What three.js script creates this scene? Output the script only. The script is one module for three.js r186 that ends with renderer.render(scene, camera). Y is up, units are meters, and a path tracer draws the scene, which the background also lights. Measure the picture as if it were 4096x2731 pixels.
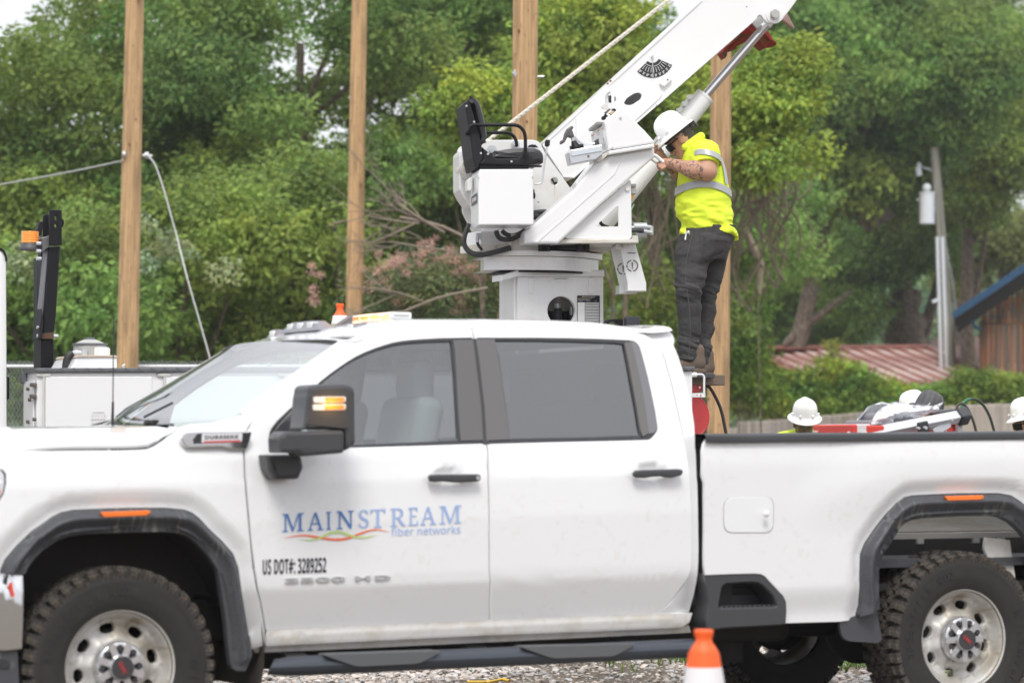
import * as THREE from 'three';
import { mergeGeometries, mergeVertices } from 'three/addons/utils/BufferGeometryUtils.js';
import { RoundedBoxGeometry } from 'three/addons/geometries/RoundedBoxGeometry.js';
import { FontLoader } from 'three/addons/loaders/FontLoader.js';

// ---------- camera, sky, sun, exposure ----------
const scene = new THREE.Scene();
const IW = 4096, IH = 2731, FP = 12000;                       // photograph in pixels, focal length in pixels
const YAW = THREE.MathUtils.degToRad(25.63), PITCH = Math.atan((1787 - IH / 2) / FP);
const CAM = new THREE.Vector3(-4.091, 1.375, 12.456);
const camera = new THREE.PerspectiveCamera(2 * Math.atan(IH / 2 / FP) * 180 / Math.PI, 1024 / 682, 0.5, 900);
camera.position.copy(CAM);
const FWD = new THREE.Vector3(Math.sin(YAW) * Math.cos(PITCH), Math.sin(PITCH), -Math.cos(YAW) * Math.cos(PITCH));
camera.lookAt(CAM.clone().add(FWD));
camera.focus = 20.3; camera.userData.fStop = 3.0;
camera.updateMatrixWorld(true);
const RIGHT = new THREE.Vector3(Math.cos(YAW), 0, Math.sin(YAW)), UP = new THREE.Vector3().crossVectors(RIGHT, FWD);

const SKYW = 256, SKYH = 128, skyData = new Float32Array(SKYW * SKYH * 4);
for (let j = 0; j < SKYH; j++) for (let i = 0; i < SKYW; i++) {                 // bright, even overcast
  const el = ((j + 0.5) / SKYH - 0.5) * Math.PI, s = Math.max(0, Math.sin(el)), a = i / SKYW * Math.PI * 2;
  const wisp = 1 + 0.05 * Math.sin(a * 3 + 4 * s) * Math.sin(9 * s + a * 2) + 0.035 * Math.sin(a * 7 - 11 * s);
  const L = (0.78 + 0.42 * s) * wisp, o = (j * SKYW + i) * 4;
  skyData[o] = L * 0.965; skyData[o + 1] = L * 0.985; skyData[o + 2] = L * 1.05; skyData[o + 3] = 1;
}
const sky = new THREE.DataTexture(skyData, SKYW, SKYH, THREE.RGBAFormat, THREE.FloatType);
sky.mapping = THREE.EquirectangularReflectionMapping; sky.magFilter = THREE.LinearFilter; sky.needsUpdate = true;
scene.background = sky; scene.environment = sky;

const sun = new THREE.DirectionalLight(new THREE.Color(1, 0.965, 0.9), 1.7);
sun.position.set(-9, 30, 17); sun.target.position.set(2, 0, -4);
sun.castShadow = true; sun.shadow.radius = 36; sun.shadow.mapSize.set(2048, 2048);
Object.assign(sun.shadow.camera, { left: -60, right: 60, top: 60, bottom: -60, near: 1, far: 200 });
scene.add(sun, sun.target);

const renderer = new THREE.WebGLRenderer({ antialias: true });
renderer.toneMapping = THREE.LinearToneMapping;
renderer.toneMappingExposure = 1.3;
renderer.shadowMap.enabled = true; renderer.shadowMap.type = THREE.PCFSoftShadowMap;

// ---------- photo pixels to rays ----------
const V3 = (x, y, z) => new THREE.Vector3(x, y, z);
const rayDir = (p) => FWD.clone().addScaledVector(RIGHT, (p[0] - IW / 2) / FP).addScaledVector(UP, -(p[1] - IH / 2) / FP);
let FRAME = null;                                                // a turned set of axes { q: pivot, a: angle } while the turret is built
const UPY = new THREE.Vector3(0, 1, 0), toFrame = (v) => FRAME ? v.sub(FRAME.q).applyAxisAngle(UPY, -FRAME.a).add(FRAME.q) : v, eye = () => toFrame(CAM.clone()), dirIn = (p) => { const d = rayDir(p); return FRAME ? d.applyAxisAngle(UPY, -FRAME.a) : d; };
const atZ = (p, z) => { const d = dirIn(p), c = eye(); return c.addScaledVector(d, (z - c.z) / d.z); };       // on the plane z = const
const atX = (p, x) => { const d = dirIn(p), c = eye(); return c.addScaledVector(d, (x - c.x) / d.x); };
const atY = (p, y) => { const d = rayDir(p); return CAM.clone().addScaledVector(d, (y - CAM.y) / d.y); };
const atD = (p, d) => CAM.clone().addScaledVector(rayDir(p), d);                                                // at a depth in metres
// places read off enlarged crops of the photograph
const crop = (ox, oy, s) => (...a) => {
  if (typeof a[0] === 'string') return a[0].trim().split(/\s+/).map((t) => { const [x, y] = t.split(',').map(Number); return [ox + x / s, oy + y / s]; });
  return [ox + a[0] / s, oy + a[1] / s];
};
const FULL = crop(0, 0, 1 / 1.7415);
const A1 = crop(0, 1200, 2.138), A2 = crop(1000, 1200, 2.138), A3 = crop(1900, 1200, 2.138), A4 = crop(2996, 1200, 2.138);
const B1 = crop(0, 1900, 1.887), B2 = crop(1000, 1900, 1.887), B3 = crop(1900, 1900, 1.887), B4 = crop(2996, 1900, 1.887);
const C1 = crop(1750, 0, 1.8023), C2 = crop(1750, 350, 3.3357), C3 = crop(1800, 650, 2.4122), C4 = crop(2250, 350, 2.8509), C5 = crop(2500, 400, 2.6133), C6 = crop(2500, 850, 2.24), C7 = crop(2700, 0, 2.6133);
const D1 = crop(0, 750, 1.5678), D2 = crop(0, 0, 1.68), D3 = crop(1300, 700, 2.6138), D4 = crop(2900, 0, 1.7425), D5 = crop(2900, 900, 1.8445), D6 = crop(3600, 500, 1.568);
const E1 = crop(2900, 1600, 3.92), E2 = crop(3500, 1550, 3.946), E3 = crop(0, 1680, 2.5286), E4 = crop(1050, 1500, 3.4844), E5 = crop(800, 1250, 2.6133), E6 = crop(2600, 1400, 4.3556);

// ---------- small tools ----------
let seed = 7;
const rnd = () => { seed = (seed * 1664525 + 1013904223) >>> 0; return seed / 4294967296; };
const rr = (a, b) => a + (b - a) * rnd();
const gauss = () => (rnd() + rnd() + rnd() - 1.5) * 1.15;
const clamp = (x, a = 0, b = 1) => Math.min(b, Math.max(a, x));
const smooth = (a, b, x) => { const t = clamp((x - a) / (b - a)); return t * t * (3 - 2 * t); };
const lerp = (a, b, t) => a + (b - a) * t;
function hash3(x, y, z) { let h = (x * 374761393 + y * 668265263 + z * 2147483647) | 0; h = Math.imul(h ^ (h >>> 13), 1274126177); return ((h ^ (h >>> 16)) >>> 0) / 4294967296; }
function noise3(x, y, z = 0) {
  const xi = Math.floor(x), yi = Math.floor(y), zi = Math.floor(z), f = (t) => t * t * (3 - 2 * t), u = f(x - xi), v = f(y - yi), w = f(z - zi);
  const g = (a, b, c) => hash3(xi + a, yi + b, zi + c);
  return lerp(lerp(lerp(g(0, 0, 0), g(1, 0, 0), u), lerp(g(0, 1, 0), g(1, 1, 0), u), v), lerp(lerp(g(0, 0, 1), g(1, 0, 1), u), lerp(g(0, 1, 1), g(1, 1, 1), u), v), w);
}
const fbm = (x, y, z = 0, o = 4) => { let s = 0, a = 0.5, t = 0; for (let i = 0; i < o; i++) { s += a * noise3(x, y, z); t += a; a *= 0.5; x *= 2.03; y *= 2.03; z *= 2.03; } return s / t; };

function dataTex(w, h, fn, srgb = true, repeat = true) {        // fn(u, v) -> [r, g, b] 0..1, already in display values when srgb
  const d = new Uint8Array(w * h * 4);
  for (let j = 0; j < h; j++) for (let i = 0; i < w; i++) { const c = fn(i / w, j / h), o = (j * w + i) * 4; for (let k = 0; k < 3; k++) d[o + k] = clamp(c[k]) * 255; d[o + 3] = 255; }
  const t = new THREE.DataTexture(d, w, h); t.magFilter = THREE.LinearFilter; t.minFilter = THREE.LinearFilter;
  if (repeat) t.wrapS = t.wrapT = THREE.RepeatWrapping;
  if (srgb) t.colorSpace = THREE.SRGBColorSpace;
  t.needsUpdate = true; return t;
}
// noise that repeats every 1 in u and v
const tnoise = (u, v, f, o = 4, s = 0) => { let r = 0, a = 0.5, t = 0; for (let k = 0; k < o; k++) { const n = Math.max(1, Math.round(f * 2 ** k)), x = u * n, y = v * n, xi = Math.floor(x), yi = Math.floor(y), q = (z) => z * z * (3 - 2 * z), p = q(x - xi), w = q(y - yi), g = (i, j) => hash3(((xi + i) % n + n) % n, ((yi + j) % n + n) % n, s + k * 17); r += a * lerp(lerp(g(0, 0), g(1, 0), p), lerp(g(0, 1), g(1, 1), p), w); t += a; a *= 0.5; } return r / t; };
const tnoise2 = (u, v, fx, fy, s = 0) => { const nx = fx, ny = fy, x = u * nx, y = v * ny, xi = Math.floor(x), yi = Math.floor(y), q = (z) => z * z * (3 - 2 * z), p = q(x - xi), w = q(y - yi), g = (i, j) => hash3(((xi + i) % nx + nx) % nx, ((yi + j) % ny + ny) % ny, s); return lerp(lerp(g(0, 0), g(1, 0), p), lerp(g(0, 1), g(1, 1), p), w); };
function canvasTex(w, h, draw) { const c = document.createElement('canvas'); c.width = w; c.height = h; draw(c.getContext('2d'), w, h); const t = new THREE.CanvasTexture(c); t.colorSpace = THREE.SRGBColorSpace; return t; }

const col = (r, g, b) => new THREE.Color().setRGB(r, g, b);
const std = (c, roughness = 0.7, o = {}) => new THREE.MeshStandardMaterial({ color: c, roughness, side: THREE.DoubleSide, ...o });
const phy = (c, roughness = 0.5, o = {}) => new THREE.MeshPhysicalMaterial({ color: c, roughness, side: THREE.DoubleSide, ...o });

// ---------- things and parts ----------
const taken = {};
function numbered(name) { const n = taken[name] = (taken[name] ?? -1) + 1; return n ? name + '_' + String(n).padStart(3, '0') : name; }
function shadowed(o) { o.castShadow = o.receiveShadow = true; return o; }
function thing(name, label, category, at = V3(0, 0, 0), group) {
  const o = new THREE.Group(); o.name = numbered(name); o.position.copy(at); o.userData = { label, category };
  if (group) o.userData.group = group;
  o.userData.base = undefined; delete o.userData.base;
  scene.add(o); return o;
}
const originOf = (o) => { const p = V3(0, 0, 0); while (o && o !== scene) { p.add(o.position); o = o.parent; } return p; };
// geometry is given in world coordinates and brought into the parent's own
function part(parent, name, geo, mat, o = {}) {
  if (Array.isArray(geo)) geo = merge(geo);
  if (FRAME) { geo.translate(-FRAME.q.x, -FRAME.q.y, -FRAME.q.z); geo.rotateY(FRAME.a); geo.translate(FRAME.q.x, FRAME.q.y, FRAME.q.z); }
  const q = originOf(parent); geo.translate(-q.x, -q.y, -q.z);
  const m = shadowed(new THREE.Mesh(geo, mat)); m.name = name; Object.assign(m.userData, o); parent.add(m); return m;
}
function structure(name, geo, mat) { const m = shadowed(new THREE.Mesh(geo, mat)); m.name = name; m.userData.kind = 'structure'; scene.add(m); return m; }
function merge(list) {
  list = list.flat(Infinity).map((g) => { g = g.index ? g.toNonIndexed() : g; for (const k of Object.keys(g.attributes)) if (!['position', 'normal', 'uv'].includes(k)) g.deleteAttribute(k); if (!g.attributes.uv) g.setAttribute('uv', new THREE.BufferAttribute(new Float32Array(g.attributes.position.count * 2), 2)); if (!g.attributes.normal) g.computeVertexNormals(); return g; });
  return list.length === 1 ? list[0] : mergeGeometries(list);
}
const box = (x0, x1, y0, y1, z0, z1, r = 0.006) => { const w = Math.abs(x1 - x0), h = Math.abs(y1 - y0), d = Math.abs(z1 - z0); r = Math.min(r, w * 0.45, h * 0.45, d * 0.45); return (r > 0 ? new RoundedBoxGeometry(w, h, d, 2, r) : new THREE.BoxGeometry(w, h, d)).translate((x0 + x1) / 2, (y0 + y1) / 2, (z0 + z1) / 2); };
const tube = (pts, r, seg = 0, rad = 8) => new THREE.TubeGeometry(new THREE.CatmullRomCurve3(pts, false, 'centripetal'), seg || Math.max(6, pts.length * 6), r, rad, false);
function rod(a, b, r0, r1 = r0, seg = 12, open = false) { const d = b.clone().sub(a), g = new THREE.CylinderGeometry(r1, r0, d.length(), seg, 1, open); g.applyQuaternion(new THREE.Quaternion().setFromUnitVectors(V3(0, 1, 0), d.clone().normalize())); const m = a.clone().add(b).multiplyScalar(0.5); return g.translate(m.x, m.y, m.z); }
const disc = (c, r, depth, dir = V3(0, 0, 1), seg = 24) => rod(c.clone().addScaledVector(dir, -depth / 2), c.clone().addScaledVector(dir, depth / 2), r, r, seg);
function beam(a, b, w, h, upv = V3(0, 1, 0), r = 0.004) {           // box from a to b, w along side, h along up
  const d = b.clone().sub(a), L = d.length(); d.normalize(); const s = new THREE.Vector3().crossVectors(d, upv).normalize(), u = new THREE.Vector3().crossVectors(s, d);
  const g = r ? new RoundedBoxGeometry(L, h, w, 2, Math.min(r, w * 0.4, h * 0.4)) : new THREE.BoxGeometry(L, h, w);
  g.applyMatrix4(new THREE.Matrix4().makeBasis(d, u, s)); const m = a.clone().add(b).multiplyScalar(0.5); return g.translate(m.x, m.y, m.z);
}
// a flat plate with the outline pts (Vector3 on a plane z = const), thick towards -z, edges bevelled
function plate(pts, depth, holes = [], bevel = 0.004) {
  const z = pts[0].z, s = new THREE.Shape(pts.map((p) => new THREE.Vector2(p.x, p.y)));
  for (const h of holes) s.holes.push(new THREE.Path(h.map((p) => new THREE.Vector2(p.x, p.y))));
  const g = new THREE.ExtrudeGeometry(s, { depth: Math.max(0.001, depth - 2 * bevel), bevelEnabled: bevel > 0, bevelThickness: bevel, bevelSize: bevel, bevelOffset: -bevel, bevelSegments: 2, curveSegments: 4 });
  return g.translate(0, 0, z - depth + bevel);
}
const onZ = (list, z) => list.map((p) => atZ(p, z));
const ellipse = (c, rx, ry, n = 28, a0 = 0) => Array.from({ length: n }, (_, i) => { const a = i / n * Math.PI * 2; const x = rx * Math.cos(a), y = ry * Math.sin(a); return V3(c.x + x * Math.cos(a0) - y * Math.sin(a0), c.y + x * Math.sin(a0) + y * Math.cos(a0), c.z); });
function roundPoly(pts, r, n = 4) {                                // rounds the corners of an outline on a plane z = const
  const out = [];
  pts.forEach((p, i) => { const a = pts[(i + pts.length - 1) % pts.length], b = pts[(i + 1) % pts.length], rad = Array.isArray(r) ? r[i] : r; const da = a.clone().sub(p), db = b.clone().sub(p), k = Math.min(rad, da.length() * 0.48, db.length() * 0.48); if (k < 1e-4) { out.push(p.clone()); return; } const s = p.clone().addScaledVector(da.normalize(), k), e = p.clone().addScaledVector(db.normalize(), k); for (let j = 0; j <= n; j++) { const t = j / n; out.push(s.clone().multiplyScalar((1 - t) ** 2).addScaledVector(p, 2 * t * (1 - t)).addScaledVector(e, t * t)); } });
  return out;
}
function smoothLine(pts, n) { const c = new THREE.CatmullRomCurve3(pts, false, 'centripetal'); return c.getSpacedPoints(n); }
const loftGrid = (rows) => {                                       // rows of equal numbers of points -> smooth sheet
  const nu = rows.length, nv = rows[0].length, pos = [], uv = [], idx = [];
  rows.forEach((r, i) => r.forEach((p, j) => { pos.push(p.x, p.y, p.z); uv.push(p.x + p.z * 0.3, p.y + p.z * 0.7); }));
  for (let i = 0; i < nu - 1; i++) for (let j = 0; j < nv - 1; j++) { const a = i * nv + j; idx.push(a, a + nv, a + 1, a + 1, a + nv, a + nv + 1); }
  const g = new THREE.BufferGeometry(); g.setAttribute('position', new THREE.Float32BufferAttribute(pos, 3)); g.setAttribute('uv', new THREE.Float32BufferAttribute(uv, 2)); g.setIndex(idx); g.computeVertexNormals(); return g;
};
// sheet-metal panel: outline (x, y), depth from zf(x, y), rolled-in edge
function panel(outline, zf, { holes = [], edge = 0.055, flange = 0.02, lip = 0.004, flip = 0 } = {}) {
  const c2 = (l) => l.map((p) => new THREE.Vector2(p.x, p.y));
  let out = c2(outline); if (THREE.ShapeUtils.isClockWise(out)) out.reverse();
  const hs = holes.map((h) => { const q = c2(h); if (!THREE.ShapeUtils.isClockWise(q)) q.reverse(); return q; });
  const dense = (l) => { const r = []; l.forEach((p, i) => { const q = l[(i + 1) % l.length], n = Math.max(1, Math.ceil(p.distanceTo(q) / edge)); for (let k = 0; k < n; k++) r.push(p.clone().lerp(q, k / n)); }); return r; };
  out = dense(out); const hd = hs.map(dense), P = [out, ...hd].flat();
  let tri = THREE.ShapeUtils.triangulateShape(out, hd);
  for (let it = 0; it < 9; it++) {
    const mid = new Map(), E = (a, b) => { const k = a < b ? a + '_' + b : b + '_' + a; if (!mid.has(k)) mid.set(k, P[a].distanceTo(P[b]) > edge * 1.3 ? P.push(P[a].clone().lerp(P[b], 0.5)) - 1 : -1); return mid.get(k); };
    const nt = []; let any = false;
    for (const [a, b, c] of tri) {
      const ab = E(a, b), bc = E(b, c), ca = E(c, a), n = (ab >= 0) + (bc >= 0) + (ca >= 0);
      if (!n) { nt.push([a, b, c]); continue; } any = true;
      if (n === 3) nt.push([a, ab, ca], [ab, b, bc], [ca, bc, c], [ab, bc, ca]);
      else if (n === 1) { if (ab >= 0) nt.push([a, ab, c], [ab, b, c]); else if (bc >= 0) nt.push([a, b, bc], [a, bc, c]); else nt.push([a, b, ca], [ca, b, c]); }
      else { if (ab < 0) nt.push([c, ca, bc], [ca, a, b], [ca, b, bc]); else if (bc < 0) nt.push([a, ab, ca], [ab, b, c], [ab, c, ca]); else nt.push([b, bc, ab], [bc, c, a], [bc, a, ab]); }
    }
    tri = nt; if (!any) break;
  }
  const pos = [], nor = [], uv = [], idx = [], h = 0.002;
  for (const p of P) { const z = zf(p.x, p.y), nx = -(zf(p.x + h, p.y) - zf(p.x - h, p.y)) / (2 * h), ny = -(zf(p.x, p.y + h) - zf(p.x, p.y - h)) / (2 * h), L = Math.hypot(nx, ny, 1); pos.push(p.x, p.y, z); nor.push(nx / L, ny / L, 1 / L); uv.push(p.x, p.y); }
  for (const t of tri) idx.push(...t);
  if (flange) for (const l of [out, ...hd]) {
    const n = l.length, at = pos.length / 3;
    l.forEach((p, i) => { const a = l[(i + n - 1) % n], b = l[(i + 1) % n]; let nx = b.y - a.y, ny = -(b.x - a.x); const L = Math.hypot(nx, ny) || 1; nx /= L; ny /= L; const z = zf(p.x, p.y); pos.push(p.x, p.y, z, p.x + nx * lip * 0.7, p.y + ny * lip * 0.7, z - lip, p.x + nx * lip * 0.7, p.y + ny * lip * 0.7, z - flange); nor.push(nx * 0.3, ny * 0.3, 0.95, nx, ny, 0.2, nx, ny, 0); for (let k = 0; k < 3; k++) uv.push(p.x, p.y); });
    for (let i = 0; i < n; i++) { const a = at + i * 3, b = at + ((i + 1) % n) * 3; for (let k = 0; k < 2; k++) idx.push(a + k, a + k + 1, b + k, b + k, a + k + 1, b + k + 1); }
  }
  const g = new THREE.BufferGeometry(); g.setAttribute('position', new THREE.Float32BufferAttribute(pos, 3)); g.setAttribute('normal', new THREE.Float32BufferAttribute(nor, 3)); g.setAttribute('uv', new THREE.Float32BufferAttribute(uv, 2)); g.setIndex(idx); return g;
}
const FONT = {};
for (const k of ['sans_regular', 'sans_bold', 'serif_regular', 'serif_bold']) FONT[k] = await new FontLoader().loadAsync('fonts/droid/droid_' + k + '.typeface.json');
// lettering as thin flat shapes: fills the width between the 3D points a and b, letters hgt high along up
function lettering(text, font, a, b, hgt, up, lift, thick = 0) {
  const shapes = FONT[font].generateShapes(text, 1), g = thick ? new THREE.ExtrudeGeometry(shapes, { depth: thick, bevelEnabled: false, curveSegments: 4 }) : new THREE.ShapeGeometry(shapes, 5);
  g.computeBoundingBox(); const bb = g.boundingBox, w = bb.max.x - bb.min.x, hh = bb.max.y - bb.min.y, dir = b.clone().sub(a), n = new THREE.Vector3().crossVectors(dir, up).normalize();
  g.translate(-bb.min.x, -bb.min.y, 0); g.applyMatrix4(new THREE.Matrix4().makeBasis(dir.clone().divideScalar(w), up.clone().normalize().multiplyScalar(hgt / hh), n)); const q = a.clone().addScaledVector(n, lift); return g.translate(q.x, q.y, q.z);
}
const quadPlate = (a, b, c, d) => { const g = new THREE.BufferGeometry(); g.setAttribute('position', new THREE.Float32BufferAttribute([a, b, c, d].flatMap((p) => [p.x, p.y, p.z]), 3)); g.setAttribute('uv', new THREE.Float32BufferAttribute([0, 0, 1, 0, 1, 1, 0, 1], 2)); g.setIndex([0, 1, 2, 0, 2, 3]); g.computeVertexNormals(); return g; };
// ---------- ground ----------
const depthOf = (p) => p.clone().sub(CAM).dot(V3(Math.sin(YAW), 0, -Math.cos(YAW)));
const groundY = (x, z) => { const d = depthOf(V3(x, 0, z)); return 0.35 * smooth(30, 75, d) + (d > 26 ? 0.25 * (fbm(x * 0.15, z * 0.15) - 0.5) : 0); };
{
  const texG = dataTex(512, 512, (u, v) => { const n = tnoise(u, v, 64, 3, 1), m = tnoise(u, v, 6, 4, 9), k = tnoise(u, v, 128, 2, 5); const g = 0.44 + 0.34 * (n - 0.5) + 0.2 * (k - 0.5) + 0.16 * (m - 0.5); return [g * 1.08, g * 0.99, g * 0.88]; });
  texG.repeat.set(1, 1);
  const bumpG = dataTex(512, 512, (u, v) => { const n = tnoise(u, v, 50, 3, 1); return [n, n, n]; }, false);
  const N = 120, S = 640, g = new THREE.PlaneGeometry(S, S, N, N); g.rotateX(-Math.PI / 2);
  const p = g.attributes.position, uv = g.attributes.uv;
  for (let i = 0; i < p.count; i++) { const q = Math.sign(p.getX(i)) * Math.abs(p.getX(i) / 320) ** 1.8 * 320, w = Math.sign(p.getZ(i)) * Math.abs(p.getZ(i) / 320) ** 1.8 * 320; p.setXYZ(i, q + 3, groundY(q + 3, w - 5), w - 5); uv.setXY(i, q / 2.2, w / 2.2); }
  g.computeVertexNormals();
  structure('ground', g, std(col(0.62, 0.6, 0.57), 0.95, { map: texG, bumpMap: bumpG, bumpScale: 0.012 }));
  // crushed stone where the yard shows under the pickup
  const st = new THREE.IcosahedronGeometry(1, 0), sp = st.attributes.position; seed = 11;
  { const m = new Map(); for (let i = 0; i < sp.count; i++) { const k = [sp.getX(i), sp.getY(i), sp.getZ(i)].map((t) => t.toFixed(3)).join(); if (!m.has(k)) m.set(k, rr(0.65, 1.15)); const f = m.get(k); sp.setXYZ(i, sp.getX(i) * f, sp.getY(i) * f * 0.62, sp.getZ(i) * f); } st.computeVertexNormals(); }
  const NS = 46000, im = shadowed(new THREE.InstancedMesh(st, std(0xffffff, 0.93), NS)), M = new THREE.Matrix4(), Q = new THREE.Quaternion(), E = new THREE.Euler(), C = new THREE.Color(); let k = 0;
  while (k < NS) {
    const d = rr(13.5, 24), off = rr(-0.125, 0.2), x = CAM.x + Math.sin(YAW) * d + Math.cos(YAW) * off * d, z = CAM.z - Math.cos(YAW) * d + Math.sin(YAW) * off * d;
    const patch = fbm(x * 0.9, z * 0.9, 3); if (patch < 0.4 && rnd() < 0.72) continue;
    const s = 0.009 + 0.02 * rnd() ** 2.2; E.set(rr(-0.5, 0.5), rr(0, 6.3), rr(-0.5, 0.5)); Q.setFromEuler(E);
    M.compose(V3(x, groundY(x, z) + s * rr(0.0, 0.35), z), Q, V3(s * rr(0.8, 1.5), s, s)); im.setMatrixAt(k, M);
    const t = rr(0.24, 0.6) * (0.75 + 0.5 * patch), w = rnd(); C.setRGB(t * lerp(1, 1.14, w), t * lerp(0.99, 0.95, w), t * lerp(0.98, 0.8, w)); im.setColorAt(k, C); k++;
  }
  im.name = 'gravel'; im.userData = { kind: 'stuff', label: 'crushed grey and tan gravel covering the yard under the pickup', category: 'gravel' }; scene.add(im);
  // weeds
  const bl = new THREE.BufferGeometry(); { const pos = [], idx = []; for (let i = 0; i < 9; i++) { const a = i * 2.4, l = 0.6 + 0.4 * hash3(i, 3, 1), o = pos.length / 3, cx = Math.cos(a), sz = Math.sin(a), w = 0.05; for (let s = 0; s <= 3; s++) { const t = s / 3, r = 0.55 * t * t * l, h = l * (t - 0.18 * t * t); pos.push(cx * r - sz * w * (1 - t), h, sz * r + cx * w * (1 - t), cx * r + sz * w * (1 - t), h, sz * r - cx * w * (1 - t)); if (s) idx.push(o + s * 2 - 2, o + s * 2 - 1, o + s * 2, o + s * 2, o + s * 2 - 1, o + s * 2 + 1); } } bl.setAttribute('position', new THREE.Float32BufferAttribute(pos, 3)); bl.setIndex(idx); bl.computeVertexNormals(); }
  const spots = []; for (const [px, py, n, sp2] of [[2650, 2660, 12, 0.12], [2720, 2650, 14, 0.12], [2530, 2690, 4, 0.06], [2430, 2672, 3, 0.05], [1850, 2690, 2, 0.04], [3420, 2665, 110, 0.4], [3480, 2640, 90, 0.4], [3830, 2700, 60, 0.5], [3560, 2650, 60, 0.6]]) { const q = atY([px, py], 0); for (let i = 0; i < n; i++) spots.push([q.x + gauss() * sp2, q.z + gauss() * sp2]); }
  const gm = shadowed(new THREE.InstancedMesh(bl, std(0xffffff, 0.7), spots.length));
  spots.forEach(([x, z], i) => { const s = rr(0.05, 0.12); M.compose(V3(x, groundY(x, z), z), Q.setFromEuler(E.set(0, rr(0, 6.3), 0)), V3(s, s * rr(0.7, 1.3), s)); gm.setMatrixAt(i, M); const b = rr(0.7, 1.2); gm.setColorAt(i, C.setRGB(0.16 * b, 0.26 * b, 0.05 * b)); });
  gm.name = 'weeds'; gm.userData = { kind: 'stuff', label: 'green weeds growing out of the gravel behind the rear wheel', category: 'weeds' }; scene.add(gm);
  // yellow rope lying on the stones
  const yr = B2('1640,1560 1750,1562 1830,1556 1900,1545 1960,1552').map((p) => atY(p, 0.025));
  const y2 = B2('1780,1568 1840,1552 1900,1540 1930,1536').map((p) => atY(p, 0.03));
  const rope = thing('yellow_cord', 'frayed yellow cord lying on the gravel under the pickup', 'cord', yr[0].clone().setY(0)); part(rope, 'cord', [tube(yr, 0.009, 40, 5), tube(y2, 0.007, 30, 5)], std(col(0.75, 0.5, 0.08), 0.8));
}

// ---------- foliage ----------
function leafCluster(n, sd, len, wid) {
  seed = sd; const pos = [], nor = [], idx = [];
  for (let i = 0; i < n; i++) {
    const c = V3(gauss(), gauss() * 0.7, gauss()).multiplyScalar(0.5), d = c.clone().add(V3(gauss() * 0.6, -0.35 + gauss() * 0.4, gauss() * 0.6)).normalize(), s = V3(rr(-1, 1), rr(-0.35, 0.35), rr(-1, 1)).cross(d).normalize(), nn = s.clone().cross(d).normalize(), L = len * rr(0.7, 1.25), w = wid * rr(0.7, 1.2), o = pos.length / 3;
    const pts = [c, c.clone().addScaledVector(d, L * 0.45).addScaledVector(s, w).addScaledVector(nn, 0.03), c.clone().addScaledVector(d, L), c.clone().addScaledVector(d, L * 0.45).addScaledVector(s, -w).addScaledVector(nn, 0.03), c.clone().addScaledVector(d, L * 0.5).addScaledVector(nn, -0.03)];
    for (const q of pts) pos.push(q.x, q.y, q.z); idx.push(o, o + 1, o + 4, o + 1, o + 2, o + 4, o + 2, o + 3, o + 4, o + 3, o, o + 4);
  }
  const g = new THREE.BufferGeometry(); g.setAttribute('position', new THREE.Float32BufferAttribute(pos, 3)); g.setIndex(idx); g.computeVertexNormals(); return g;
}
const LEAF = { broad: leafCluster(18, 21, 0.4, 0.1), fine: leafCluster(20, 22, 0.36, 0.075), big: leafCluster(11, 23, 0.55, 0.17) };
const leafMat = phy(0xffffff, 0.62, { transmission: 0.32, thickness: 0, specularIntensity: 0.6, ior: 1.4 });
const barkTex = dataTex(128, 256, (u, v) => { const n = tnoise2(u, v, 24, 10, 3) * 0.6 + tnoise(u, v, 16, 3, 2) * 0.4, g = 0.3 + 0.35 * n; return [g * 1.05, g * 0.95, g * 0.85]; });
const barkMat = std(col(0.75, 0.72, 0.68), 0.95, { map: barkTex, bumpMap: barkTex, bumpScale: 0.03 });
const vineMat = std(col(0.23, 0.18, 0.13), 0.95), twigMat = std(col(0.26, 0.21, 0.165), 0.95);
// clusters spread through branch-sized clumps inside an egg-shaped crown
function foliage(parent, name, clumps, o) {
  const { per, size, color, kind = 'broad', vary = 0.3, warm = 0.13 } = o, mats = [], cols = [], M = new THREE.Matrix4(), Q = new THREE.Quaternion(), E = new THREE.Euler(), q0 = originOf(parent);
  for (const c of clumps) {
    const n = Math.round(per * c.r * c.r * (c.n ?? 1)), tone = rr(1 - vary, 1 + vary), wm = rr(-warm, warm);
    for (let i = 0; i < n; i++) {
      const u = rr(-1, 1), a = rr(0, 6.2832), rad = c.r * (0.3 + 0.7 * Math.sqrt(rnd())) * (1 + 0.18 * gauss()), h = Math.sqrt(1 - u * u);
      const x = c.x + h * Math.cos(a) * rad * 1.15, y = c.y + u * rad * 0.72, z = c.z + h * Math.sin(a) * rad * 1.15;
      const s = size * rr(0.7, 1.35); M.compose(V3(x - q0.x, y - q0.y, z - q0.z), Q.setFromEuler(E.set(rr(-0.5, 0.5), rr(0, 6.3), rr(-0.5, 0.5))), V3(s, s, s)); mats.push(M.clone());
      const b = tone * rr(0.75, 1.3), w = wm + rr(-0.1, 0.1); cols.push([color[0] * b * (1 + w), color[1] * b, color[2] * b * (1 - w)]);
    }
  }
  const im = shadowed(new THREE.InstancedMesh(LEAF[kind], leafMat, mats.length)), C = new THREE.Color(); mats.forEach((m, i) => { im.setMatrixAt(i, m); im.setColorAt(i, C.setRGB(...cols[i].map((t) => clamp(t)))); });
  im.name = name; im.userData.kind = 'stuff'; parent.add(im); return mats.length;
}
let leafCount = 0;
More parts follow.
